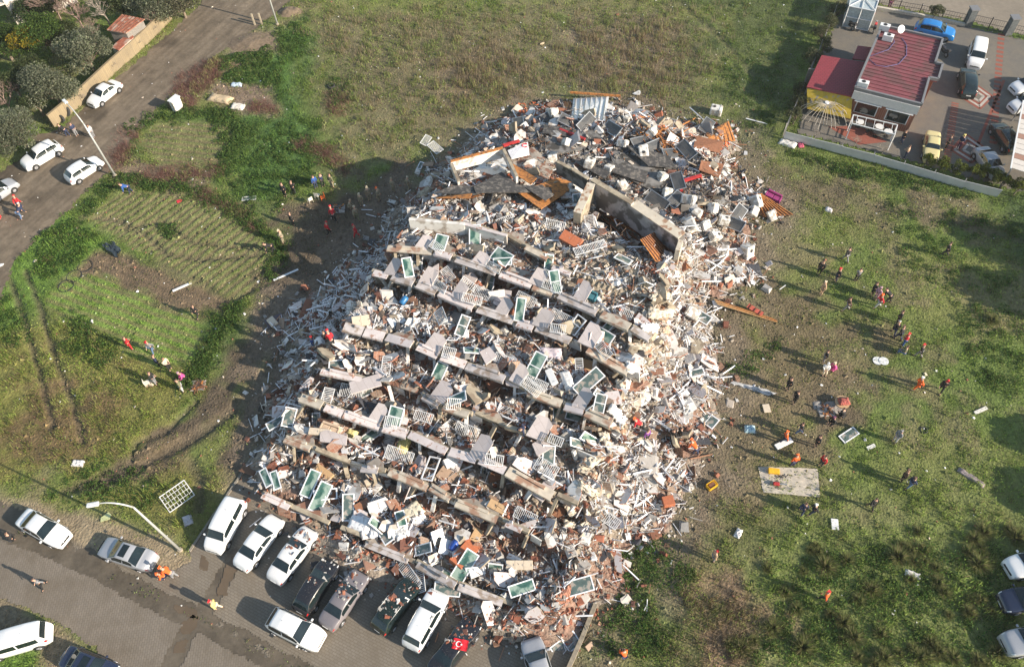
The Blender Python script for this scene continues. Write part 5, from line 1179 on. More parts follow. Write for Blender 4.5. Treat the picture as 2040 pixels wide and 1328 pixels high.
# white board with the red ring emblem
b = plate([(1012,314,1.0),(1052,300,1.2),(1055,320,.8),(1020,328,.8)], .06); c0 = hit(1046,308) + Vector((0, 0, 1.16))
sg = thing('sign_board', 'white banner board with a red ring emblem on the terrace', 'sign', tuple(c0)); bb = b; bb.v = [tuple(Vector(p) - c0) for p in bb.v]; bb.build('board', mat('white_banner', (.74, .72, .74), .6), sg)
mb = MB(); mb.tube([(.28 * math.cos(a), .28 * math.sin(a), .10) for a in np.linspace(.5, 5.8, 20)], .06, 6); mb.build('emblem', mat('red_print', (.62, .03, .05), .6), sg)
# ------------------------------------------------------------------ cars
def paint(name, c, rough=.28, dusty=0.0):
    return mat(name, c, rough, .05, 1.2, coat=.6, spec=.5, dirt=(.42, .38, .33) if dusty else None, dirt_amt=-.12 if dusty else 0, dirt_scale=22)
M_TYRE = mat('tyre_rubber', (.03, .03, .03), .8, .15); M_RIM = mat('alloy_rim', (.48, .48, .5), .35, .1, metal=.6)
M_CGLASS = mat('car_glass', (.012, .020, .022), .06, .3, 1.0, spec=.9)
M_RLIGHT = mat('red_tail_light', (.50, .02, .02), .25, .1); M_HLIGHT = mat('clear_headlight', (.62, .64, .66), .12, .1)
M_PLATE = mat('number_plate', (.72, .72, .70), .5, .05); M_TRIM = mat('black_trim', (.02, .02, .022), .5, .2)
PROF = {  # station (0 rear .. 1 front), height of the upper edge, rear glass, front glass, side glass, belt height
 'sedan': ([0, .03, .10, .19, .33, .44, .57, .73, .90, .97, 1], [.62, .90, 1.00, 1.02, 1.38, 1.44, 1.40, 1.00, .84, .74, .50], (.195, .325), (.585, .725), (.24, .66), .92, 1.75),
 'hatch': ([0, .02, .05, .16, .30, .45, .58, .75, .92, .98, 1], [.66, .95, 1.04, 1.42, 1.50, 1.50, 1.43, 1.02, .86, .74, .52], (.055, .15), (.59, .745), (.10, .69), .96, 1.76),
 'suv':   ([0, .02, .05, .14, .30, .45, .58, .74, .92, .98, 1], [.75, 1.05, 1.16, 1.55, 1.64, 1.63, 1.56, 1.14, 1.00, .88, .6], (.055, .13), (.60, .735), (.09, .69), 1.05, 1.83),
 'van':   ([0, .015, .03, .06, .30, .55, .68, .82, .95, .985, 1], [.85, 1.15, 1.45, 1.78, 1.84, 1.82, 1.74, 1.16, .98, .86, .6], (.02, .055), (.695, .81), (.08, .76), 1.12, 1.78),
 'classic': ([0, .02, .06, .22, .34, .45, .58, .68, .94, .98, 1], [.72, .90, .93, .95, 1.32, 1.36, 1.32, .96, .92, .88, .6], (.23, .33), (.585, .675), (.27, .64), .92, 1.62)}
def make_car(kind, L, pm, label, roof_col=None, sunroof=False, rails=False, dark_glass=None):
    xs, zt, rg, fg, sg, zb, W = PROF[kind]; t = thing('parked_car', label, 'car', group=None)
    NS = 56; X = np.linspace(0, 1, NS); Z = np.interp(X, xs, zt); Zs = Z.copy()
    for _ in range(2): Zs[1:-1] = .25 * Zs[:-2] + .5 * Zs[1:-1] + .25 * Zs[2:]
    def w_at(x): return W / 2 * (1 - .20 * abs(2 * x - 1) ** 7 - .05 * abs(2 * x - 1) ** 2)
    def sect(x):
        z = float(np.interp(x, X, Zs)); w = w_at(x); cab = max(0, min(1, (z - zb - .05) / .38)); b = min(zb, z - .03)
        wt = w * (.93 - .20 * cab if kind != 'van' else .93 - .12 * cab); cr = .045 + .02 * cab
        return [(w * .90, .20), (w * .985, .36), (w, .58), (w * .99, b * .88 + .02), (w * .955, b), (w * .94 * (1 - cab) + (wt * .6 + w * .38) * cab, b + (z - b) * .5), (wt, z - .01), (wt * .90, z + cr * .45), (wt * .55, z + cr * .85), (0, z + cr)]
    x0 = lambda x: (x - .5) * L
    mb = MB(); vs = []; K = 19
    for x in X:
        s = sect(x); full = [(x0(x), y, z) for y, z in s] + [(x0(x), -y, z) for y, z in reversed(s[:-1])]
        e = abs(2 * x - 1); pull = (max(0, e - .94) / .06) ** 2 * .10 * (1 if x < .5 else -1)
        vs += [(p[0] + pull * 0, p[1], p[2]) for p in full]
    fs = []
    for i in range(NS - 1):
        for k in range(K - 1): a = i * K + k; fs.append((a, a + K, a + K + 1, a + 1))
        fs.append((i * K, i * K + K - 1, (i + 1) * K + K - 1, (i + 1) * K))
    mb.add(vs, fs, 0, True); mb.add(vs[:K], [tuple(range(K))]); mb.add(vs[-K:], [tuple(reversed(range(K)))])
    R = .33 if kind in ('suv', 'van') else .31; wx = (-.31 * L if kind != 'van' else -.31 * L, .30 * L)
    for x in wx:
        for s in (1, -1): mb.tube([(x, s * (W / 2 - .10), R + .02), (x, s * (W / 2 + .004), R + .02)], R + .07, 20, 1)
    me = mb.mesh('body', [pm, M_TRIM]); link('body', me, t)
    def patch(name, xa, xb, k0, k1, m, side=1, off=.012, nx=10, nk=6, parent=t, taper=0.0):
        pts = []
        for j in range(nk + 1):
            for i in range(nx + 1):
                k = k0 + (k1 - k0) * j / nk; x = xa + (xb - xa) * i / nx + taper * (j / nk) * (1 - 2 * i / nx); s = sect(x); s = s + [(-y, z) for y, z in reversed(s[:-1])]
                a = int(min(k, len(s) - 1.001)); f = k - a; p = [s[a][q] * (1 - f) + s[a + 1][q] * f for q in (0, 1)]
                dx = .004; z2 = float(np.interp(x + dx, X, Zs)); z1 = float(np.interp(x - dx, X, Zs)); sl = (z2 - z1) / (2 * dx * L)
                n = Vector((-sl * (1 if 5 < k < 13 else .0), (p[0] / (W / 2)) ** 3 * (1.5 if k < 6.4 or k > 11.6 else .3), .25 if (k < 6.4 or k > 11.6) else 1)).normalized()
                pts.append((x0(x) + n.x * off, p[0] + n.y * off, p[1] + n.z * off))
        if side < 0: pts = [(a, -b, c) for a, b, c in pts]
        fs = [(j * (nx + 1) + i, j * (nx + 1) + i + 1, (j + 1) * (nx + 1) + i + 1, (j + 1) * (nx + 1) + i) for j in range(nk) for i in range(nx)]
        if side < 0: fs = [f[::-1] for f in fs]
        b = MB(); b.add(pts, fs, 0, True); return b.build(name, m, parent)
    gl = dark_glass or M_CGLASS
    patch('windscreen', fg[0], fg[1], 6.25, 11.75, gl, nk=10, off=.016); patch('rear_window', rg[0], rg[1], 6.3, 11.7, gl, nk=10, off=.016)
    for s in (1, -1):
        mid = (sg[0] + sg[1]) / 2 + .0
        patch('side_window', mid + .012, sg[1] - .02, 4.25, 5.75, gl, s, taper=-.02 if kind != 'van' else 0); patch('side_window', sg[0] + .03, mid - .012, 4.25, 5.75, gl, s)
        if kind == 'van': pass
        patch('tail_light', .008, .045, 2.6, 3.9, M_RLIGHT, s, nx=3, nk=3); patch('headlight', .925, .975, 4.0, 6.6, M_HLIGHT, s, nx=3, nk=3)
        mb = rbox(.14, .20, .13, .04); o = mb.build('wing_mirror', pm, t); o.location = ((fg[1] - .5) * L - .12, s * (W / 2 + .10), zb)
        for x in wx:
            wheel = thing_part('wheel', t, (x, s * (W / 2 - .09), R))
            m2 = MB(); m2.tube([(0, -.10, 0), (0, -.105, 0), (0, .105, 0), (0, .10, 0)], [R * .8, R, R, R * .8], 20); m2.build('tyre', M_TYRE, wheel)
            m2 = MB(); m2.tube([(0, s * .06, 0), (0, s * .112, 0)], [R * .62, R * .58], 12)
            for q in range(5):
                a = q * 1.2566; m2.bar((0, s * .115, 0), (R * .56 * math.cos(a), s * .115, R * .56 * math.sin(a)), .05, .02)
            m2.build('rim', M_RIM, wheel)
    MB().box((L / 2 - .02, 0, .42), (.06, .50, .11)).build('number_plate', M_PLATE, t); MB().box((-L / 2 + .0, 0, .62), (.05, .50, .11)).build('number_plate', M_PLATE, t)
    MB().box((L / 2 - .03, 0, .60), (.09, .9, .12)).build('grille', M_TRIM, t)
    if sunroof: patch('sunroof', .42, .54, 7.4, 10.6, gl, nk=6)
    if rails:
        for s in (1, -1):
            z = float(np.interp(.4, X, Zs)); mb = MB(); mb.tube([(x0(.22), s * W * .36, z - .02), (x0(.26), s * W * .37, z + .06), (x0(.52), s * W * .37, z + .06), (x0(.56), s * W * .36, z - .03)], .02, 5); mb.build('roof_rail', M_ALU, t)
    z = float(np.interp(.33, X, Zs)); MB().tube([(x0(.33), 0, z), (x0(.31), 0, z + .14)], .012, 4).build('aerial', M_TRIM, t)
    return t
def thing_part(name, parent, loc):
    o = bpy.data.objects.new(name, None); COL.objects.link(o); o.parent = parent; o.location = loc; return o
P_WH = paint('white_car_paint', (.80, .80, .80)); P_SV = paint('silver_car_paint', (.36, .37, .40), .3); P_BK = paint('black_car_paint', (.018, .018, .022), .25, .06)
P_GR = paint('bronze_grey_car_paint', (.20, .18, .19), .3, .05); P_NV = paint('navy_car_paint', (.02, .028, .06), .25); P_BL = paint('bright_blue_car_paint', (.02, .19, .52), .3)
P_DK = paint('dark_green_black_car_paint', (.014, .026, .03), .22); P_CR = paint('cream_yellow_car_paint', (.62, .53, .26), .45); P_DW = paint('dusty_white_car_paint', (.76, .75, .74), .35, .12); P_GN = paint('black_green_estate_paint', (.012, .022, .018), .2, .05)
CARS = [  # centre px, heading px, kind, length, paint, opts, label
 (207,184,-34,27,'sedan',4.35,P_WH,{'sunroof':0},'white saloon parked against the beige wall on the dirt road'),
 (82,308,-40,24,'suv',4.35,P_WH,{'rails':0},'white crossover pulled up near the olive trees on the dirt road'),
 (166,336,40,-26,'hatch',4.0,P_WH,{},'small white hatchback van parked beside the leaning lamp post on the dirt road'),
 (-6,382,38,-26,'hatch',4.2,P_SV,{},'silver car cut off by the left edge on the dirt road'),
 (84,1050,50,28,'sedan',4.6,P_WH,{},'white saloon parked first from the left along the paved street'),
 (252,1102,-55,-18,'sedan',4.6,P_SV,{'sunroof':1},'silver saloon with black sunroof parked between the white saloon and the lamp post'),
 (449,1045,-22,42,'van',4.3,P_WH,{},'white panel van parked first in the row facing the street'),
 (515,1078,36,-48,'sedan',4.55,P_WH,{},'undamaged white saloon parked second in the row, between the van and the dusty saloon'),
 (582,1103,36,-50,'sedan',4.6,P_DW,{},'white saloon whose bonnet is dusted with rubble at the foot of the heap'),
 (629,1166,32,-50,'hatch',4.2,P_BK,{},'black hatchback speckled with dust in the parking row'),
 (685,1192,34,-50,'sedan',4.5,P_GR,{},'grey bronze saloon with rubble on its bonnet in the parking row'),
 (789,1204,36,-48,'hatch',4.3,P_GN,{'rails':1},'dark estate car half under a hanging railing'),
 (848,1232,28,-52,'suv',4.4,P_WH,{'rails':1},'white hatchback strewn with brick pieces under a mesh screen'),
 (905,1288,40,-52,'sedan',4.6,P_BK,{},'black saloon with a red flag on its roof at the end of the row'),
 (1074,1330,-12,-40,'hatch',4.2,P_SV,{},'silver car cut off by the bottom edge beside the boundary wall'),
 (588,1252,52,26,'suv',4.3,P_WH,{'rails':1},'white hatchback parked alone across the middle of the street paving'),
 (32,1276,-70,20,'van',4.6,P_WH,{},'white van cut off by the left edge at the lower left verge'),
 (178,1326,60,26,'sedan',4.6,P_NV,{'sunroof':1},'navy blue car cut off by the bottom edge at lower left'),
 (1863,60,50,11,'suv',4.4,P_BL,{'rails':1},'bright blue crossover parked behind the red roofed restaurant'),
 (1946,108,-8,46,'van',4.3,P_WH,{},'white van parked in the restaurant yard'),
 (1929,163,-2,-42,'suv',4.5,P_DK,{'rails':0},'black off-road car parked below the white van in the yard'),
 (2004,272,-26,-38,'hatch',4.3,P_DK,{},'dark car beside the striped canopy at the right edge'),
 (1972,322,26,38,'sedan',4.3,P_SV,{},'silver saloon parked by the small cypress bushes'),
 (1857,290,-4,42,'classic',4.4,P_CR,{},'old cream yellow saloon parked beside the restaurant terrace'),
 (2052,168,-40,10,'hatch',4.2,P_WH,{},'upper one of two white cars nosing in from the right edge of the yard'),
 (2050,205,-40,10,'hatch',4.2,P_WH,{},'lower one of two white cars nosing in from the right edge of the yard'),
 (2062,1118,-50,14,'hatch',4.2,P_WH,{},'topmost of the three cars cut off by the right edge on the weedy field'),
 (2054,1190,-50,8,'hatch',4.3,P_NV,{'rails':1},'dark car in the middle of the three at the right edge on the weedy field'),
 (2062,1272,-50,10,'suv',4.4,P_SV,{},'lowest of the three cars cut off by the right edge on the weedy field')]
CARPOS = []
for (px, py, dx, dy, kind, L, pm, op, lab) in CARS:
    c = make_car(kind, L * 1.04, pm, lab, **{k: bool(v) for k, v in op.items()}); p = gp(px, py, .75); h = heading(px, py, dx, dy, .75)
    c.location = (p[0], p[1], .01 if paved(np.array([[p[0], p[1]]]))[0] > -1 else gz(p[0], p[1])); c.rotation_euler = (0, 0, h); CARPOS.append((p[0], p[1], h)); c['group'] = 'parked cars around the site'
# rubble fallen on the parked row
def fallen_on_cars():
    for idx, n, lab in ((8, 45, 'bits of brick and plaster lying on the dusty white saloon'), (9, 26, 'plaster scraps lying on the black hatchback'), (10, 40, 'brick bits lying on the grey bronze saloon'), (11, 60, 'rubble lying on the dark estate car'), (12, 95, 'brick pieces lying on the white hatchback'), (13, 50, 'brick pieces lying on the black saloon')):
        x, y, h = CARPOS[idx]; l = RNG.uniform(-.2 if idx in (8, 9, 10, 13) else -1.2, 2.0, n); w = RNG.uniform(-.65, .65, n)
        P = np.stack([x + l * math.cos(h) - w * math.sin(h), y + l * math.sin(h) + w * math.cos(h), np.where(l > 1.15, 1.00, np.where(l > .3, 1.40 - (l - .3) * .42, 1.54))], 1)
        s = np.clip(np.exp(RNG.normal(math.log(.11), .5, n)), .05, .4); V, F, cc = chunks(P, np.stack([s * 1.4, s, s * .4], 1), pick(PAL_BR + PAL_W, n, .2), .2)
        link('fallen_scraps', npmesh('fallen_scraps', V, F, M_CHUNK, cc), kind='stuff', label=lab, cat='rubble')
fallen_on_cars()
# the flag on the black saloon
x, y, h = CARPOS[13]
fp = Vector(gp(917, 1283, 1.53)); fl = thing('flag', 'red flag with white crescent and star spread on the roof of the black saloon', 'flag', fp, heading(920, 1280, 40, 8, 1))
fl.scale = (.92, .92, 1)
n = 14; mb = MB(); vs = [((i / n - .5) * 1.2, (j / n - .5) * .8, .03 * math.sin(i * .9) + .02 * math.sin(j)) for j in range(n + 1) for i in range(n + 1)]
mb.add(vs + [(a, b, c - .02) for a, b, c in vs], [(j * (n + 1) + i, j * (n + 1) + i + 1, (j + 1) * (n + 1) + i + 1, (j + 1) * (n + 1) + i) for j in range(n) for i in range(n)], 0, True); mb.build('cloth', mat('flag_red', (.72, .01, .025), .8, .05), fl)
M_FW = mat('flag_white', (.8, .8, .8), .8, .03); mb = MB(); out = []
for a in np.linspace(.55, 2 * math.pi - .55, 22): out.append((-.14 + .22 * math.cos(a), .22 * math.sin(a)))
for a in np.linspace(2 * math.pi - .75, .75, 22): out.append((-.09 + .172 * math.cos(a), .172 * math.sin(a)))
mb.prism(out, .055, .065); mb.build('crescent', M_FW, fl)
mb = MB(); mb.prism([(.10 + (.11 if k % 2 == 0 else .044) * math.cos(k * math.pi / 5 + math.pi), (.11 if k % 2 == 0 else .044) * math.sin(k * math.pi / 5 + math.pi)) for k in range(10)], .055, .065); mb.build('star', M_FW, fl)

# ------------------------------------------------------------------ street lamps
def lamp(px, py, hx, hy, H, label):
    base = gp(px, py); t = thing('street_lamp', label, 'street lamp', (base[0], base[1], 0)); tip = gp(hx, hy, H); d = Vector((tip[0] - base[0], tip[1] - base[1], 0))
    if d.length > 2.6: d = d.normalized() * 2.6
    L = d.length; un = d / L; m = mat('galvanised_steel', (.50, .51, .50), .45, .08, metal=.3); mb = MB()
    mb.tube([(0, 0, -.1), (0, 0, H * .5), (0, 0, H - 1.4)], [.12, .095, .07], 10); mb.build('pole', m, t); MB().tube([(0, 0, 0), (0, 0, .25)], .2, 10).build('base_plate', M_BEAM, t)
    mb = MB(); P = [(un * (L * s * .86)) + Vector((0, 0, H - 1.4 + 1.4 * (1 - (1 - s) ** 2.4))) for s in np.linspace(0, 1, 10)]; mb.tube(P, [.07 - .003 * i for i in range(10)], 8); mb.build('arm', m, t)
    mb = rbox(.85, .34, .18, .08); o = mb.build('lamp_head', mat('lamp_housing', (.72, .73, .72), .4), t); o.location = un * (L + .05) + Vector((0, 0, H - .12)); o.rotation_euler = (0, .05, math.atan2(un.y, un.x))
    return t
lamp(360, 1096, 186, 1004, 10.2, 'curved steel street lamp beside the parked white van'); lamp(230, 351, 96, 170, 8.7, 'curved steel street lamp over the dirt road'); 
t_ = lamp(553, 50, 470, -120, 8.7, 'steel street lamp post at the top edge of the field')

# ------------------------------------------------------------------ people
def skin_obj(chains, name):
    """chains: list of lists of (x,y,z,r); first point of later chains may equal an existing point"""
    vs = []; ed = []; rad = []; key = {}
    for ch in chains:
        prev = None
        for (x, y, z, r) in ch:
            k = (round(x, 4), round(y, 4), round(z, 4))
            if k in key: i = key[k]
            else: i = len(vs); key[k] = i; vs.append((x, y, z)); rad.append(r)
            if prev is not None and prev != i: ed.append((prev, i))
            prev = i
    me = bpy.data.meshes.new(name); me.from_pydata(vs, ed, []); o = bpy.data.objects.new(name, me); COL.objects.link(o)
    sk = o.modifiers.new('s', 'SKIN'); sk.use_smooth_shade = True; o.modifiers.new('u', 'SUBSURF').levels = 1
    for i, r in enumerate(rad): me.skin_vertices[0].data[i].radius = (r, r); me.skin_vertices[0].data[i].use_root = (i == 0)
    dg = bpy.context.evaluated_depsgraph_get(); dg.update(); m2 = bpy.data.meshes.new_from_object(o.evaluated_get(dg)); m2.name = name
    bpy.data.objects.remove(o); bpy.data.meshes.remove(me)
    for p in m2.polygons: p.use_smooth = True
    return m2
def figure(pose):
    """one standing, walking, crouching, seated or stooping figure about 1.75 m tall; faces +X"""
    hip = .93; lean = 0; kn = [(.03, .50), (.03, .50)]; ft = [(.0, .06), (.0, .06)]; hand = [(.06, .80), (.06, .80)]
    if pose == 'walk': ft = [(.26, .06), (-.30, .10)]; kn = [(.18, .50), (-.03, .48)]; hand = [(-.16, .86), (.22, .88)]; lean = .04
    if pose == 'fold': hand = [(.24, 1.12), (.24, 1.15)]
    if pose == 'stoop': lean = .50; hand = [(.62, .62), (.60, .55)]; ft = [(.12, .06), (-.16, .06)]; kn = [(.14, .48), (-.02, .48)]
    if pose == 'crouch': hip = .42; lean = .18; kn = [(.38, .46), (.34, .42)]; ft = [(.10, .06), (.06, .06)]; hand = [(.48, .42), (.44, .40)]
    if pose == 'sit': hip = .47; lean = .02; kn = [(.40, .47), (.40, .47)]; ft = [(.42, .06), (.42, .06)]; hand = [(.28, .58), (.28, .58)]
    sp = .52; sh = (lean, hip + sp * math.sqrt(max(.1, 1 - (lean / sp * .8) ** 2)) - .02)
    ne = (lean * 1.12, sh[1] + .08); hd = (lean * 1.15 + .02, sh[1] + .22)
    ys = (.19, -.19); yl = (.10, -.10); body = []; jacket = []; trous = []; shoes = []
    body.append([(0, 0, hip, .13), (lean * .5, 0, (hip + sh[1]) / 2, .125), (sh[0], 0, sh[1], .12), (ne[0], 0, ne[1], .058), (hd[0], 0, hd[1] - .03, .085), (hd[0] + .005, 0, hd[1] + .06, .092), (hd[0], 0, hd[1] + .13, .06)])
    body.append([(hd[0], 0, hd[1] - .03, .085), (hd[0] + .105, 0, hd[1] - .0, .018)])
    for s in (.09, -.09): body.append([(hd[0] + .005, 0, hd[1] + .06, .092), (hd[0] - .005, s * 1.05, hd[1] + .02, .02)])
    jacket.append([(0, 0, hip - .03, .155), (lean * .5, 0, (hip + sh[1]) / 2, .165), (sh[0], 0, sh[1] - .02, .15), (ne[0], 0, ne[1] - .01, .075)])
    for i in (0, 1):
        s = ys[i]; hx, hz_ = hand[i]; ex = (sh[0] + hx) / 2 - .07; ez = (sh[1] + hz_) / 2 - .02; wy = s * (1.25 if pose not in ('fold', 'crouch', 'sit') else .55)
        S = (sh[0], s, sh[1] - .02); E_ = (ex, s * 1.35, ez); Wr = (hx, wy, hz_)
        body.append([(sh[0], 0, sh[1], .12), (*S, .055), (*E_, .042), (*Wr, .027)])
        dv = (Vector(Wr) - Vector(E_)).normalized(); pl = Vector(Wr) + dv * .07; body.append([(*Wr, .027), (*pl, .034)])
        for q in range(5):
            of = Vector((.014 * (q - 1.5), 0, 0)) if q < 4 else Vector((.04, 0, -.0)); st = pl + of + dv * .03; en = st + dv * (.055 + .012 * (1.5 - abs(q - 1.5)) if q < 4 else .02) + Vector((.01, -.012 * np.sign(s), 0)); body.append([(*pl, .034), (*st, .010), (*en, .008)])
        jacket.append([(sh[0], 0, sh[1] - .02, .15), (*S, .085), (*E_, .066), (*(Vector(E_).lerp(Vector(Wr), .92)), .05)])
        kx, kz = kn[i]; fx, fz = ft[i]; y = yl[i]
        body.append([(0, 0, hip, .13), (0, y, hip - .06, .085), (kx, y * 1.1, kz, .055), (fx, y * 1.15, fz + .05, .04), (fx + .13, y * 1.2, fz - .02, .035)])
        trous.append([(0, 0, hip, .145), (0, y, hip - .05, .105), (kx, y * 1.1, kz, .078), (fx * .97, y * 1.15, fz + .09, .062)])
        shoes.append([(fx - .05, y * 1.15, fz, .052), (fx + .06, y * 1.17, fz - .008, .05), (fx + .17, y * 1.2, fz - .016, .042)])
    hair = [[(hd[0] - .05, 0, hd[1] + .02, .085), (hd[0] - .015, 0, hd[1] + .10, .103), (hd[0] - .0, 0, hd[1] + .16, .07)]]
    cap = [[(hd[0] - .02, 0, hd[1] + .08, .118), (hd[0] - .0, 0, hd[1] + .17, .08)], [(hd[0] - .02, 0, hd[1] + .08, .118), (hd[0] + .14, 0, hd[1] + .08, .035)]]
    return {'body': skin_obj(body, 'body'), 'jacket': skin_obj(jacket, 'jacket'), 'trousers': skin_obj(trous, 'trousers'), 'shoes': [skin_obj([c], 'shoe') for c in shoes], 'hair': skin_obj(hair, 'hair'), 'cap': skin_obj(cap, 'cap')}
FIG = {p: figure(p) for p in ('stand', 'walk', 'fold', 'stoop', 'crouch', 'sit')}
M_SKIN = mat('skin', (.52, .31, .22), .6, .06); _cc = {}
CL = {'black': (.018, .018, .02), 'navy': (.025, .035, .08), 'grey': (.22, .22, .23), 'lgrey': (.42, .42, .43), 'red': (.55, .02, .03), 'orange': (.80, .13, .02), 'khaki': (.27, .23, .16), 'tan': (.45, .31, .2), 'brown': (.10, .06, .045),
      'white': (.7, .69, .67), 'pink': (.62, .08, .28), 'mauve': (.42, .25, .31), 'blue': (.03, .09, .30), 'olive': (.16, .16, .09), 'jeans': (.10, .16, .28), 'cream': (.60, .50, .36), 'dark': (.03, .03, .035), 'plum': (.12, .03, .08), 'purple': (.20, .06, .28), 'yellow': (.60, .48, .18)}
def cm(c):
    if c not in _cc: _cc[c] = mat(c + '_clothing', CL[c], .85, .15, 8)
    return _cc[c]
def person(px, py, pose, jk, tr, hat, face, label, group=None, z=None, sc=1.0):
    q = hit(px, py) if z is None else Vector(gp(px, py, z)); zz = q.z - (.02 if pile_h([[q.x, q.y]])[0] < .3 else -.05)
    t = thing('person', label, 'person', (q.x, q.y, zz), face, group); t.scale = (sc,) * 3; F = FIG[pose]
    def part(n, me, m):
        if not len(me.materials): me.materials.append(m)
        o = link(n, me, t); o.material_slots[0].link = 'OBJECT'; o.material_slots[0].material = m
    part('body', F['body'], M_SKIN); part('jacket', F['jacket'], cm(jk)); part('trousers', F['trousers'], cm(tr))
    for s in F['shoes']: part('shoe', s, cm('black'))
    part('hair', F['hair'], cm('brown') if hat in (None, 'hair') else cm(hat)) if hat in (None, 'hair') else part('cap', F['cap'], cm(hat))
    return t
A_, B_, D_ = 'stand', 'walk', 'fold'
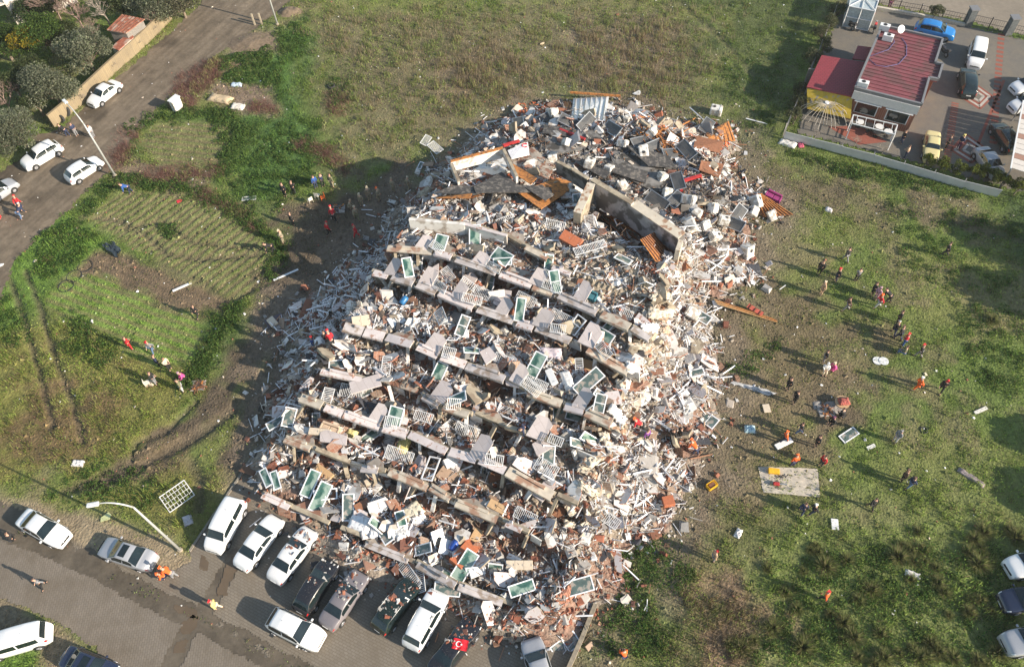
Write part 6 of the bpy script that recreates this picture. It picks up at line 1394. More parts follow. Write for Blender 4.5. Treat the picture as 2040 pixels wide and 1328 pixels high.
PEOPLE = [
 (138,273,'stoop','black','navy',None,'person in dark clothes bending over by the end of the beige wall'), (155,272,D_,'navy','grey',None,'person in dark jacket with grey trousers standing by the beige wall'), (190,276,A_,'lgrey','grey',None,'person in a light grey coat standing behind the lamp post'),
 (263,385,'stoop','blue','navy',None,'person in a blue jacket at the corner of the garden plot'), (46,418,B_,'red','navy','red','red clad rescuer with red cap walking on the dirt road'), (45,437,'stoop','navy','jeans','white','person in navy with a white helmet crouching on the dirt road'), (4,437,A_,'red','red','red','red clad rescuer at the left edge of the photo'),
 (395,632,B_,'black','black',None,'lone person in black walking over the green plot'), (263,696,D_,'red','red',None,'person in a red hooded coat on the lower plot edge'), (308,703,B_,'grey','jeans','red','person in grey with a red backpack beside the red coat'), (320,732,A_,'navy','black',None,'person in a dark blue coat in the group on the field'),
 (341,738,D_,'cream','black',None,'person in a cream top and black trousers in the field group'), (313,766,D_,'black','grey',None,'person in a black jacket standing by the beige bag'), (371,755,'crouch','pink','black','mauve','person in a pale headscarf crouching by the campfire'), (367,780,A_,'olive','lgrey',None,'person in olive top and light trousers beside the campfire'),
 (570,393,A_,'black','black',None,'left one of two dark figures by the dark path'), (588,389,D_,'black','black',None,'right one of two dark figures by the dark path'), (631,377,A_,'blue','navy',None,'person in a blue jacket at the left of three by the path'), (645,373,D_,'navy','black',None,'person in navy in the middle of three by the path'), (663,375,A_,'olive','khaki',None,'person in olive at the right of three by the path'),
 (585,450,A_,'black','black',None,'lone dark person in the middle of the shaded path'), (566,485,'fold','khaki','khaki','cream','person in khaki standing at the edge of the dark path'), (547,503,'stoop','black','black',None,'dark person at the corner of the striped plot'), (668,443,'stoop','red','black','red','red clad rescuer by the smouldering planks'), (657,470,B_,'red','black','red','red clad rescuer in the middle of the mud'), (712,474,B_,'red','red','red','red clad rescuer nearest the heap on the left'),
 (785,385,A_,'khaki','khaki','khaki','khaki clad rescuer furthest up the shaded slope'), (815,380,B_,'khaki','khaki','cream','khaki clad rescuer by the white profiles at the heap edge'), (737,400,A_,'khaki','khaki','cream','khaki clad rescuer with pale helmet, second in the shade'), (722,412,A_,'khaki','khaki','cream','khaki clad rescuer with pale helmet in the shade, leftmost standing'), (757,403,A_,'khaki','khaki','orange','khaki clad rescuer with an orange cap'), (713,440,B_,'khaki','olive','cream','khaki clad rescuer walking below the others'), (697,418,'crouch','khaki','khaki','tan','khaki clad rescuer sitting in the mud'),
 (628,695,A_,'blue','grey','red','person in blue jacket and red cap at the left foot of the heap'), (652,683,A_,'black','black',None,'dark person standing in the shade against the heap'), (666,693,'stoop','red','black','red','red clad rescuer digging in the shade of the heap'), (1045,862,'stoop','navy','navy',None,'person in dark blue climbing on the long middle slab'), (1143,640,'crouch','grey','black',None,'person crouching inside the ruined balcony on the third floor'), (872,868,'crouch','black','black',None,'dark person squatting on the fifth slab'),
 (1794,287,A_,'black','navy',None,'person in dark clothes by the restaurant corner'), (1801,317,D_,'tan','navy',None,'person in beige top and navy skirt at the low screen wall'), (1883,298,A_,'black','black',None,'left one of the pair standing right of the cream car'), (1907,298,D_,'navy','plum','yellow','right one of the pair standing right of the cream car, fair haired'), (1734,42,A_,'black','red',None,'person in black and red between the motorbikes'), (1770,18,A_,'brown','plum',None,'person in dark red standing by the gate fence at the top'),
 (1682,522,B_,'black','grey',None,'person in black striding at the top of the right field'), (1630,547,A_,'black','black',None,'first black figure from the left in the right field group'), (1664,561,A_,'black','navy','red','person in dark jacket and red cap in the right field'), (1704,560,D_,'grey','black',None,'person in dark grey right of the red cap'), (1880,511,B_,'black','black',None,'lone black figure far to the right on the field'), (1634,588,A_,'tan','tan','cream','person in a long tan coat on the right field'),
 (1684,619,B_,'brown','grey',None,'person in a brown grey coat walking alone on the trampled patch'), (1736,588,A_,'dark','black',None,'dark figure behind the person in the mauve headscarf'), (1742,598,D_,'mauve','mauve','mauve','person in a mauve coat and headscarf'), (1746,614,B_,'red','lgrey','orange','person in red with a striped skirt in the field group'), (1768,604,'stoop','black','black',None,'person in black leaning toward the red one'),
 (1785,645,A_,'black','black',None,'topmost of the three dark figures in a line'), (1777,667,B_,'black','navy','lgrey','middle of the three dark figures in a line, light cap'), (1787,677,B_,'black','navy','brown','lowest of the three dark figures in a line'), (1797,690,D_,'red','blue','red','person in red and blue with a red headscarf'), (1798,708,'sit','olive','jeans',None,'person in olive and jeans below the red headscarf'), (1827,712,B_,'black','grey','red','dark person walking away to the right of the field group'),
 (1639,722,A_,'black','grey',None,'dark person standing behind the white seat'), (1641,741,'sit','white','cream','white','person in white sitting on the ground'), (1660,739,'crouch','pink','pink','cream','person in bright pink crouching beside the white one'), (1823,777,B_,'orange','orange','white','orange clad rescuer in the middle of the right field'), (1870,781,B_,'black','black','red','dark person with red cap right of the orange rescuer'), (1567,777,A_,'black','black',None,'black figure near the plastic strip'),
 (1580,804,D_,'black','black',None,'black figure below the plastic strip'), (1677,833,'crouch','black','black',None,'dark person bent over the campfire ashes'), (1658,845,'crouch','black','black','plum','person with a plum hat sitting by the campfire ashes'), (1590,866,B_,'black','jeans',None,'person in black jacket and blue jeans'), (1560,882,B_,'orange','navy','orange','rescuer in orange vest walking right of the heap'), (1623,890,A_,'black','black',None,'dark person below the campfire'), (1780,881,D_,'grey','lgrey','grey','person in grey alone at the middle of the right field'),
 (1577,929,A_,'orange','navy','orange','rescuer in orange vest at the top edge of the tarpaulin'), (1633,929,A_,'red','dark',None,'person in red at the top right corner of the tarpaulin'), (1794,958,A_,'brown','black','brown','brown clad person of the pair on the right field'), (1808,971,B_,'navy','jeans','brown','blue clad person of the pair on the right field'), (1731,1014,B_,'black','black',None,'dark person walking right of the tarpaulin'), (1594,1023,B_,'navy','navy',None,'left person below the tarpaulin'), (1616,1024,B_,'black','navy','white','right person below the tarpaulin, white cap'),
 (1419,1116,A_,'tan','grey','red','person with red cap in the weeds near the heap'), (1638,1196,B_,'orange','black','red','rescuer in orange jacket and red cap in the weedy field'), (1243,1310,'crouch','orange','navy',None,'person in orange crouching beyond the boundary wall'), (1287,878,A_,'purple','black',None,'person in purple at the right foot of the heap'), (1337,878,A_,'black','black',None,'left black figure at the right foot of the heap'), (1352,874,A_,'black','black',None,'right black figure at the right foot of the heap'), (1277,858,'stoop','red','black','orange','person in red working at the right foot of the heap'), (1385,905,'stoop','orange','navy','orange','person in orange among the profiles on the right slope'),
 (28,1078,'crouch','black','black',None,'dark person crouching at the street edge beside the first white saloon'), (92,1168,B_,'grey','black',None,'person in grey walking alone across the paved street'), (437,1212,B_,'yellow','cream','red','person in a yellow coat and red cap by the muddy crossing'), (332,1150,'crouch','orange','navy','orange','left orange clad worker crouching behind the silver saloon'), (352,1150,'stoop','orange','grey','orange','right orange clad worker bending behind the silver saloon')]
for i, (px, py, pose, jk, tr, hat, lab) in enumerate(PEOPLE):
    random.seed(900 + i); person(px, py, pose, jk, tr, hat, random.uniform(-3.1, 3.1) if px < 1440 else random.gauss(2.9, .8), lab, 'people around the collapsed building', sc=random.uniform(.97, 1.06) * 1.08)
# ------------------------------------------------------------------ trees
M_BARK = mat('bark', (.20, .155, .115), .9, .25, 6, bump=.4); M_BARKG = mat('grey_bark', (.30, .255, .215), .9, .2, 6)
def tree(name, px, py, zc, R, H, cols, label, cat='tree', nleaf=9000, lsize=.10, group=None, seed=1, squash=.75, base=None):
    b = gp(px, py, zc) if base is None else base; r = random.Random(seed); rs = np.random.default_rng(seed)
    t = thing(name, label, cat, (b[0], b[1], 0), group=group); mb = MB(); z0 = H - 2 * R * squash
    mb.tube([(0, 0, -.1), (.05, .04, z0 * .6), (.12, -.05, z0 + R * .3)], [R * .085, R * .07, R * .055], 8); cl = []
    for i in range(int(9 + R * 3)):
        a = r.uniform(0, 6.28); el = r.uniform(-.25, 1.3); q = R * r.uniform(.55, .82); c = Vector((math.cos(a) * math.cos(el) * q, math.sin(a) * math.cos(el) * q, z0 + R * squash + math.sin(el) * q * squash)); cl.append((c, R * r.uniform(.28, .48)))
        mb.tube([(.1, 0, z0 + R * .2), tuple(Vector((.1, 0, z0 + R * .2)).lerp(c, .5) + Vector((0, 0, .15))), tuple(c)], [R * .04, R * .025, .015], 5)
    mb.build('trunk', M_BARK, t); w = np.array([c[1] ** 2 for c in cl]); k = rs.choice(len(cl), nleaf, p=w / w.sum()); C = np.array([tuple(c[0]) for c in cl])[k]; cr = np.array([c[1] for c in cl])[k]
    d = rs.normal(0, 1, (nleaf, 3)); d /= np.linalg.norm(d, axis=1)[:, None]; rr = rs.uniform(.35, 1.12, nleaf) ** .6 * cr; C = C + d * rr[:, None] * np.array([1, 1, .85])
    ct = np.array([r.uniform(.7, 1.25) for _ in cl])[k][:, None]
    V, F = leaf_quads(C, lsize * rs.uniform(.6, 1.5, nleaf), .1); link('crown', npmesh('crown', V, F, M_LEAF, pick(cols, nleaf, .22) * ct), t); return t
OLV = [(.20, .215, .145), (.16, .18, .12), (.24, .24, .17), (.13, .15, .085)]; GRNT = [(.075, .125, .03), (.10, .15, .036), (.055, .10, .026)]; CYP = [(.12, .15, .03), (.15, .17, .035), (.08, .11, .025)]
tree('olive_tree', 166, 104, 2.6, 3.1, 5.0, OLV, 'grey green olive tree leaning over the middle of the beige wall', seed=1)
tree('olive_tree', 99, 172, 2.6, 3.2, 5.0, OLV, 'grey green olive tree behind the near end of the beige wall', seed=2)
tree('olive_tree', 32, 262, 2.4, 3.1, 4.6, OLV, 'olive tree at the left edge above the white crossover', seed=3)
tree('olive_tree', 300, 8, 2.6, 3.2, 5.0, OLV, 'olive tree behind the rusty roofed shed at the top edge', seed=4)
tree('olive_tree', 358, 8, 2.0, 2.6, 4.2, [(.17, .16, .11), (.13, .13, .08)], 'thin dusty olive tree at the far end of the beige wall', nleaf=6000, seed=5)
tree('citrus_tree', 88, 72, 2.4, 2.9, 4.8, GRNT, 'dark green orchard tree right of the yellow one', seed=6); tree('citrus_tree', 6, 92, 2.2, 2.8, 4.4, GRNT, 'dark green orchard tree at the left edge', seed=7)
tree('citrus_tree', 46, 84, 2.8, 1.9, 4.2, [(.30, .24, .03), (.36, .26, .03), (.10, .13, .02)], 'orchard tree covered in yellow fruit', seed=8, nleaf=6500)
tree('orchard_tree', 62, 22, 1.8, 2.2, 3.6, [(.05, .085, .03), (.07, .09, .05)], 'bluish green shrub tree beside the white house', nleaf=5000, seed=9)
for i, (x, y, H_, R_) in enumerate([(58,140,3.6,2.0),(22,165,3.8,2.1),(122,66,3.6,1.9),(70,205,3.2,1.7),(92,10,3.6,2.0),(235,8,3.8,2.2)]):
    tree('orchard_tree', x, y, H_ * .6, R_, H_, [(.075, .10, .04), (.10, .12, .055), (.06, .08, .03)], ['low dark orchard tree below the yellow one', 'low dark orchard tree at the left edge behind the olives', 'dense small tree between the citrus and the middle olive', 'dense small tree above the lower left olive', 'bushy tree at the top edge beside the white house', 'bushy tree at the top edge behind the rusty shed'][i], nleaf=5200, seed=30 + i)
def bare(px, py, zc, H, spread, label, seed, m=M_BARKG, base=None, depth=5, name='bare_tree', group=None):
    b = gp(px, py, zc) if base is None else base; r = random.Random(seed); t = thing(name, label, 'tree', (b[0], b[1], 0), group=group); mb = MB(); mt = MB()
    def grow(p, d, L, rad, k):
        q = p + d * L + Vector((r.uniform(-.1, .1), r.uniform(-.1, .1), 0)) * L; (mb if k >= depth - 1 else mt).tube([p, q], [rad, rad * .68], 5 if k > 2 else 3, cap=False)
        if k == 0: return
        for i in range(r.choice([2, 3, 3, 4]) if k < depth else 4):
            a = r.uniform(0, 6.28); s = spread * r.uniform(.5, 1.1); n = (d + Vector((math.cos(a) * s, math.sin(a) * s, r.uniform(-.1, .25)))).normalized(); grow(q, n, L * r.uniform(.62, .85), rad * .62, k - 1)
    grow(Vector((0, 0, -.1)), Vector((r.uniform(-.1, .1), 0, 1)).normalized(), H * .28, H * .026, depth); mb.build('trunk', m, t); mt.build('branches', m, t)
M_BARKR = mat('reddish_twigs', (.26, .18, .15), .9, .2)
bare(150, 28, 2.5, 5.6, .75, 'spreading leafless tree in the middle of the orchard', 11, M_BARKR, depth=6); bare(104, 8, 2.5, 5.2, .75, 'leafless brown tree at the top edge of the orchard', 12, M_BARKR, depth=6); bare(205, 22, 2.5, 5.2, .7, 'pale leafless tree behind the rusty shed', 13)
bare(302, 52, 1, 3.4, .7, 'small bare tree rising over the beige wall top', 14, M_BARKR); bare(8, 200, 2, 4.2, .7, 'reddish leafless tree at the left edge', 15, M_BARKR, depth=6); bare(180, 60, 2, 3.6, .8, 'bushy leafless tree between the olives and the shed', 16, M_BARKR, depth=6)
for i, (x, y) in enumerate([(165, 205), (230, 142), (277, 97), (308, 70)]):
    q = gp(x, y); bare(0, 0, 0, 1.9, .8, ['bare sapling behind the white saloon on the dirt road', 'bare sapling midway along the beige wall', 'cluster of bare stems at the shed side of the wall', 'bare sapling near the far end of the wall'][i], 20 + i, base=q, depth=4, name='bare_sapling')
WALLP = [(108, 254), (164, 207), (228, 146), (290, 90), (342, 38)]
wall_line('beige_wall', WALLP, .28, 1.75, mat_brick('beige_block_wall', (.30, .235, .145), (.27, .21, .13), (.20, .16, .11), .45, .22, 0, .012, dirt=(.20, .16, .11)), 'long beige block wall along the dirt road', 'wall')
def house():
    c = gp(33, 52); h = 6.5; rz = heading(20, 40, 30, 52); t = thing('white_house', 'corner of a white house with a reddish roof at the top left', 'house', (c[0], c[1], 0), rz)
    mw = mat('white_house_wall', (.62, .56, .50), .85, .06); MB().box((-4, 4.2, h / 2), (8, 8, h)).build('wall', mw, t); MB().box((-4, 4.0, h + .1), (9, 9, .2)).build('roof', M_REDT, t)
    b = MB().box((-1.5, -.35, 3.1), (3, 1.3, .15)).build('balcony', mw, t); m2 = MB()
    for i in range(12): m2.box((-2.9 + i * .26, -.98, 3.6), (.03, .03, .9))
    m2.box((-1.5, -.98, 4.05), (3, .05, .05)); m2.build('railing', M_METALW, b)
    for y in (1.4, 4.2):
        w = MB().box((.02, y, 4.2), (.06, 1.2, 1.3)).build('window', M_METALW, t); MB().box((.05, y, 4.2), (.05, 1.0, 1.1)).build('pane', M_CGLASS, w)
house()
def roofed(name, label, cat, pts, z, wallm, roofm, base_shrink=.25, ribs=0, roof_t=.10, ribm=None, fascia=None, slope=None):
    """building given by its surveyed roof corners at height z"""
    W = np.array([gp(p[0], p[1], z)[:2] for p in pts]); c = W.mean(0); t = thing(name, label, cat, (c[0], c[1], 0)); L = W - c
    if sdist(np.array([W.mean(0)]), W)[0] != 0:
        a = sum(L[i][0] * L[(i + 1) % len(L)][1] - L[(i + 1) % len(L)][0] * L[i][1] for i in range(len(L)))
        if a < 0: L = L[::-1]
    S = L * (1 - base_shrink / np.linalg.norm(L, axis=1))[:, None]; MB().prism([tuple(p) for p in S], -.1, z - roof_t).build('wall', wallm, t); MB().prism([tuple(p) for p in L], z - roof_t, z).build('roof', roofm, t)
    return t, L, c
M_RUST = mat('rusty_sheet', (.30, .10, .06), .8, .35, 3, dirt=(.42, .30, .24), dirt_amt=.3, dirt_scale=1.4)
M_GREYW = mat('grey_shed_wall', (.22, .20, .18), .9, .2)
t, L, c = roofed('garden_shed', 'tumbledown shed with a rusty red roof behind the beige wall', 'shed', [(213, 60), (244, 29), (288, 38), (250, 66)], 2.8, M_GREYW, M_RUST)
ov = MB(); 
for i in range(7): ov.bar((L[0][0] * (1 - i / 6) + L[3][0] * i / 6, L[0][1] * (1 - i / 6) + L[3][1] * i / 6, 2.83), (L[1][0] * (1 - i / 6) + L[2][0] * i / 6, L[1][1] * (1 - i / 6) + L[2][1] * i / 6, 2.83), .06, .05)
ov.build('batten', M_WOODB, t)
roofed('lean_to', 'low lean-to with a grey sheet wall beside the rusty shed', 'shed', [(222, 95), (232, 84), (262, 62), (266, 74), (236, 100)], 1.9, mat('grey_sheet', (.40, .42, .40), .6, .15), M_RUST, .05)

# ------------------------------------------------------------------ restaurant
M_REDROOF = mat('red_sheet_roof', (.205, .062, .072), .6, .14, .8, dirt=(.15, .065, .065), dirt_amt=.35, dirt_scale=.6); M_REDROOF2 = mat_brick('red_tile_sheet', (.27, .05, .062), (.24, .045, .056), (.17, .035, .043), .40, .28, .25, .03, rough=.5)
M_GREYTRIM = mat('grey_metal_trim', (.19, .19, .20), .5, .1); M_WBRICK = mat_brick('brown_brick_cladding', (.26, .10, .065), (.23, .085, .055), (.32, .2, .15), .3, .1, 0, .01)
RP = [(1757,53),(1877,80),(1862,127),(1877,130),(1868,160),(1850,157),(1835,210),(1703,177)]; RZ = 4.0
t, L, c = roofed('restaurant', 'single storey restaurant with a ribbed red roof and brick front', 'restaurant', RP, RZ, M_WBRICK, M_REDROOF, .35, roof_t=.3)
REST = t; RL = [Vector((*(gp(p[0], p[1], RZ)[:2] - c), RZ)) for p in RP]
mb = MB()
for i in range(len(RL)):
    a, b = RL[i], RL[(i + 1) % len(RL)]; mb.bar(a + Vector((0, 0, .10)), b + Vector((0, 0, .10)), .22, .32)
mb.build('parapet', M_GREYTRIM, t)
ux = (RL[6] - RL[7]).normalized(); uy = Vector((-ux.y, ux.x, 0)); Wd = (RL[6] - RL[7]).length; poly = np.array([(p.x, p.y) for p in RL])
for i in range(22):
    v = .35 + i * .60; best = None; xs_ = np.linspace(-3, Wd + 6, 240); P = np.array([tuple((RL[7] + ux * x + uy * v)[:2]) for x in xs_]); ins = np.where(sdist(P, poly) > .22)[0]
    if len(ins) < 10: continue
    a = RL[7] + ux * xs_[ins[0]] + uy * v; b = RL[7] + ux * xs_[ins[-1]] + uy * v; MB().bar((a.x, a.y, RZ + .03), (b.x, b.y, RZ + .03), .09, .07).build('roof_rib', M_REDROOF, t)
mb = MB(); mb.bar(RL[7] - Vector((0, 0, .62)) - uy * .12, RL[6] - Vector((0, 0, .62)) - uy * .12, .16, 1.0); mb.build('fascia', mat('white_fascia', (.60, .59, .58), .5, .06), t)
for s in (.18, .66):
    p = RL[7] + ux * Wd * (s + .09) + uy * .30; w = MB(); w.box((p.x, p.y, 1.75), (2.3, .12, 1.5), rz=math.atan2(ux.y, ux.x)); o = w.build('window', M_METALW, t); w = MB(); w.box((p.x - uy.x * .05, p.y - uy.y * .05, 1.75), (2.1, .12, 1.3), rz=math.atan2(ux.y, ux.x)); w.build('pane', M_CGLASS, o)
    w = MB(); q = p + Vector((0, 0, 2.75 - p.z)); w.bar(q - ux * 1.4 - uy * .35, q + ux * 1.4 - uy * .35, .5, .06); w.build('awning', M_METALW, o)
def onroof(px, py, z=RZ + .05): return Vector(gp(px, py, z))
hm = mat('purple_hose', (.12, .11, .26), .7); mb = MB(); mb.tube([onroof(1731 + 0, 113), onroof(1770, 99), onroof(1782, 84), onroof(1778, 75)], .035, 6); mb.tube([onroof(1731, 118), onroof(1745, 130), onroof(1765, 133), onroof(1790, 128), onroof(1806, 110), onroof(1806, 90), onroof(1796, 75)], .035, 6); o = mb.build('hose', hm, label='purple hose looped across the red restaurant roof', cat='hose')
d = thing('satellite_dish', 'white satellite dish at the back of the red roof', 'satellite dish', onroof(1789, 68)); mb = MB(); mb.tube([(0, 0, 0), (0, 0, .6)], .04, 6); mb.build('mast', M_ALU, d); mb = MB(); mb.tube([(0, 0, .60), (.02, -.06, .66), (.05, -.18, .74)], [.08, .28, .44], 18); mb.build('dish', M_METALW, d); MB().bar((0, -.1, .7), (.1, -.8, 1.1), .03).build('arm', M_ALU, d)
for px, py, lab in ((1760, 60, 'white air conditioning unit at the rear corner of the red roof'), (1767, 80, 'square white roof vent with dark opening on the red roof'), (1717, 173, 'white air conditioning unit at the front left corner of the red roof')):
    a = thing('air_conditioner', lab, 'air conditioner', onroof(px, py), math.atan2(ux.y, ux.x)); rbox(1.1, .6, .7, .05).build('casing', M_METALW, a); mb = MB(); mb.tube([(0, 0, .70), (0, 0, .72)], .22, 12); mb.build('fan_grille', M_BLACK, a)
# annex with red tiles and the yellow awning
AP = [(1637,110),(1722,124),(1701,193),(1607,173)]; t = thing('annex', 'open annex with bright red tiled roof left of the restaurant', 'annex', (*gp(1665, 150, 3.1)[:2], 0)); o3 = Vector(t.location)
Q = [Vector(gp(p[0], p[1], 3.1 if i < 2 else 2.9)) - o3 for i, p in enumerate(AP)]
mb = MB(); mb.add(Q + [q - Vector((0, 0, .12)) for q in Q], [(3, 2, 1, 0), (4, 5, 6, 7), (0, 1, 5, 4), (1, 2, 6, 5), (2, 3, 7, 6), (3, 0, 4, 7)]); mb.build('roof', M_REDROOF2, t)
for q in Q: MB().bar((q.x * .95, q.y * .95, -.1), (q.x * .95, q.y * .95, q.z - .1), .14).build('post', M_GREYTRIM, t)
mb = MB(); mb.add([Q[3] * .97 - Vector((0, 0, .1)), Q[2] * .97 - Vector((0, 0, .1)), Q[2] * .97 + Vector((.0, -1.2, -2.0)), Q[3] * .97 + Vector((.2, -1.2, -2.0))], [(0, 3, 2, 1)]); n_ = len(mb.v); mb.add([Vector(p) + Vector((0, .06, -.03)) for p in mb.v[:4]], [(0, 1, 2, 3)]); mb.build('yellow_awning', mat('yellow_tarp', (.44, .31, .03), .7, .15, 2, dirt=(.30, .26, .2), dirt_amt=.15), t)
MB().box((0, 1.2, 1.4), (5.0, .15, 2.8), rz=-.25).build('wall', M_GREYW, t)
P2 = [(1709,91),(1741,95),(1730,121),(1698,117)]; t = thing('porch', 'small red tiled porch roof behind the annex', 'porch', (*gp(1720, 105, 2.9)[:2], 0)); o3 = Vector(t.location); mb = MB(); Q = [Vector(gp(*p, 2.9)) - o3 for p in P2]
mb.add(Q + [q - Vector((0, 0, .1)) for q in Q], [(3, 2, 1, 0), (4, 5, 6, 7), (0, 1, 5, 4), (1, 2, 6, 5), (2, 3, 7, 6), (3, 0, 4, 7)]); mb.build('roof', M_REDROOF2, t)
for q in Q: MB().bar((q.x * .9, q.y * .9, -.1), (q.x * .9, q.y * .9, 2.8), .12).build('post', M_GREYTRIM, t)
w0 = gp(1647, 206, 1.9); t = thing('wire_fan', 'fan of pale curved cables spread in front of the yellow awning', 'cable fan', (w0[0], w0[1], 0)); mb = MB()
for i in range(40):
    a = i / 40 * 2 * math.pi; r = 2.6 + .5 * math.sin(i * 1.7); mb.tube([(0, 0, 1.9), (r * .4 * math.cos(a), r * .4 * math.sin(a), 2.05), (r * .8 * math.cos(a), r * .8 * math.sin(a), 1.5), (r * math.cos(a), r * math.sin(a), .8)], .022, 4, cap=False)
mb.build('cable', mat('pale_cable', (.50, .45, .38), .6), t); MB().tube([(0, 0, 0), (0, 0, 2.0)], .07, 8).build('mast', M_GREYTRIM, t); MB().tube([(0, 0, 1.85), (0, 0, 2.08)], .22, 12).build('hub', M_METALW, t)
# pergola with tables
pg = [Vector(gp(*p, 2.2)) for p in [(1700, 229), (1788, 249), (1783, 268), (1697, 246)]]; t = thing('pergola', 'black topped terrace pergola along the restaurant front', 'pergola', (pg[0].x, pg[0].y, 0)); o3 = Vector(t.location); mb = MB()
for i in range(4): mb.bar(pg[i] - o3, pg[(i + 1) % 4] - o3, .08, .10); MB().bar(pg[i] - o3, (pg[i] - o3) * Vector((1, 1, 0)) if False else Vector(((pg[i] - o3).x, (pg[i] - o3).y, 0)), .08).build('post', M_METALW, t)
for i in range(5): mb.bar((pg[0].lerp(pg[1], (i + .5) / 5)) - o3, (pg[3].lerp(pg[2], (i + .5) / 5)) - o3, .04, .05)
mb.build('frame', M_METALW, t)
M_DPL = mat('dark_plastic', (.035, .035, .038), .5, .2)
def cafe_table(px, py, m, label):
    p = gp(px, py, .75); t = thing('cafe_table', label, 'table', (p[0], p[1], .02)); MB().tube([(0, 0, .71), (0, 0, .75)], .45, 18).build('table_top', m, t); MB().tube([(0, 0, .02), (0, 0, .71)], .04, 8).build('leg', M_DPL, t); MB().tube([(0, 0, 0), (0, 0, .03)], .25, 12).build('base', M_DPL, t)
def make_chair(px, py, m, label, rz, z=None, group=None, tip=0):
    p = hit(px, py) if z is None else Vector(gp(px, py, z)); t = thing('chair', label, 'chair', (p.x, p.y, p.z + (.05 if tip else 0)), rz, group, rot=(tip, 0, rz)); rbox(.46, .46, .04, .015, 1).build('seat', m, t).location = (0, 0, .43)
    mb = MB(); mb.box((-.21, 0, .68), (.03, .44, .44)); mb.build('backrest', m, t)
    for a in (-.19, .19):
        for b in (-.19, .19): MB().tube([(a, b, .43), (a * 1.15, b * 1.15, 0)], .02, 5).build('leg', m, t)
    return t
for i, (x, y) in enumerate([(1713, 242), (1733, 250), (1752, 252), (1770, 262), (1748, 262)]): cafe_table(x, y, [M_METALW, M_DPL, M_METALW, M_METALW, M_DPL][i], ['round white table at the left end of the pergola', 'round black table left of centre under the pergola', 'round white table in the middle of the pergola', 'round white table at the right end of the pergola', 'round black table outside the pergola edge'][i])
for i, (x, y) in enumerate([(1707, 250), (1722, 238), (1741, 243), (1760, 268), (1739, 268), (1778, 268), (1762, 250)]): make_chair(x, y, M_DPL, 'dark plastic terrace chair by the pergola', i * 1.3, 0, 'dark terrace chairs')
make_chair(1692, 240, mat('orange_plastic', (.62, .15, .04), .5), 'orange chair at the restaurant corner by the cable fan', .6, 0)
M_WPL = mat('white_plastic_chair', (.72, .66, .56), .4)
make_chair(620, 405, M_WPL, 'white plastic chair nearest the path among the rescuers', 2.2); make_chair(634, 396, M_WPL, 'white plastic chair beside the orange one', 1.2); make_chair(645, 400, mat('bright_orange', (.85, .16, .02), .5), 'bright orange chair by the dark path', 3.5); make_chair(297, 768, M_WPL, 'cream chair next to the group on the field', .4); make_chair(525, 803, M_WPL, 'white chair overturned at the left foot of the heap', .4, tip=1.3)
# fences
def fence(name, pts, h, label, m, th=.05, pw=.08, rails=None, pm=None, spacing=2.4):
    W = gpv(pts); t = thing(name, label, 'fence', (*W[0], 0)); 
    for a, b in zip(W[:-1], W[1:]):
        a = a - W[0]; b = b - W[0]; L = np.linalg.norm(b - a); n = max(1, round(L / spacing))
        for i in range(n):
            p = a + (b - a) * i / n; q = a + (b - a) * (i + 1) / n
            mb = MB()
            if rails: 
                for z in rails: mb.bar((*p, z), (*q, z), .035)
                for s in range(1, 9): x = p + (q - p) * s / 9; mb.bar((*x, rails[0]), (*x, rails[-1]), .018)
                mb.build('mesh_panel', m, t)
            else:
                sg = random.uniform(-.05, .05); mb.add([(*p, .02), (*q, .02), (q[0] + sg, q[1] - .18, h + sg), (p[0] - sg, p[1] - .18, h - sg * .3)], [(0, 1, 2, 3)]); v = list(mb.v); mb.add([Vector(x) + Vector((0, .05, 0)) for x in v], [(3, 2, 1, 0)]); mb.add([v[3], v[2], Vector(v[2]) + Vector((0, .05, 0)), Vector(v[3]) + Vector((0, .05, 0))], [(0, 1, 2, 3)]); mb.build('panel', m, t)
            MB().box((p[0], p[1] + .05, h / 2 + .05), (pw, pw, h + .3)).build('post', pm or m, t)
    return t
fence('screen_fence', [(1560,277),(1612,290),(1672,306),(1735,323),(1795,340),(1855,358),(1915,375),(1985,393)], 1.15, 'long white fabric screen fence along the bottom of the restaurant yard', mat('white_screen_fabric', (.56, .56, .57), .7, .08, 1), pm=M_GREYTRIM)
fence('wire_fence', [(1560,272),(1585,215),(1612,150),(1640,85),(1668,15)], 1.6, 'wire fence with pale posts down the left side of the restaurant yard', M_GREYTRIM, rails=(.1, .6, 1.1, 1.6), pm=mat('concrete_post', (.42, .38, .33), .9))
fence('street_fence', [(1748,16),(1830,30),(1920,49)], 1.3, 'dark metal fence along the back road', M_DPL, rails=(.3, .8, 1.3)); fence('street_fence', [(2010,68),(2100,90)], 1.3, 'short dark fence right of the yard gate', M_DPL, rails=(.3, .8, 1.3))
wall_line('plinth_wall', [(1746,18),(1830,33),(1922,52)], .35, .35, mat('white_plinth', (.50, .45, .38), .85), 'low white plinth under the dark street fence', 'wall')
t = fence('sliding_gate', [(1932,52),(2003,68)], 1.5, 'dark sliding gate between two grey pillars', M_DPL, rails=(.15, .8, 1.5))
for i, (x, y) in enumerate([(1926, 50), (2006, 68)]):
    p = gp(x, y); g = thing('gate_pillar', ['left grey stone pillar of the yard gate', 'right grey stone pillar of the yard gate'][i], 'pillar', (p[0], p[1], 0)); MB().box((0, 0, 1.1), (.8, .8, 2.2)).build('shaft', mat('slate_cladding', (.09, .10, .105), .8, .3, 4), g); MB().box((0, 0, 2.26), (1.0, 1.0, .12)).build('capstone', M_GREYTRIM, g)
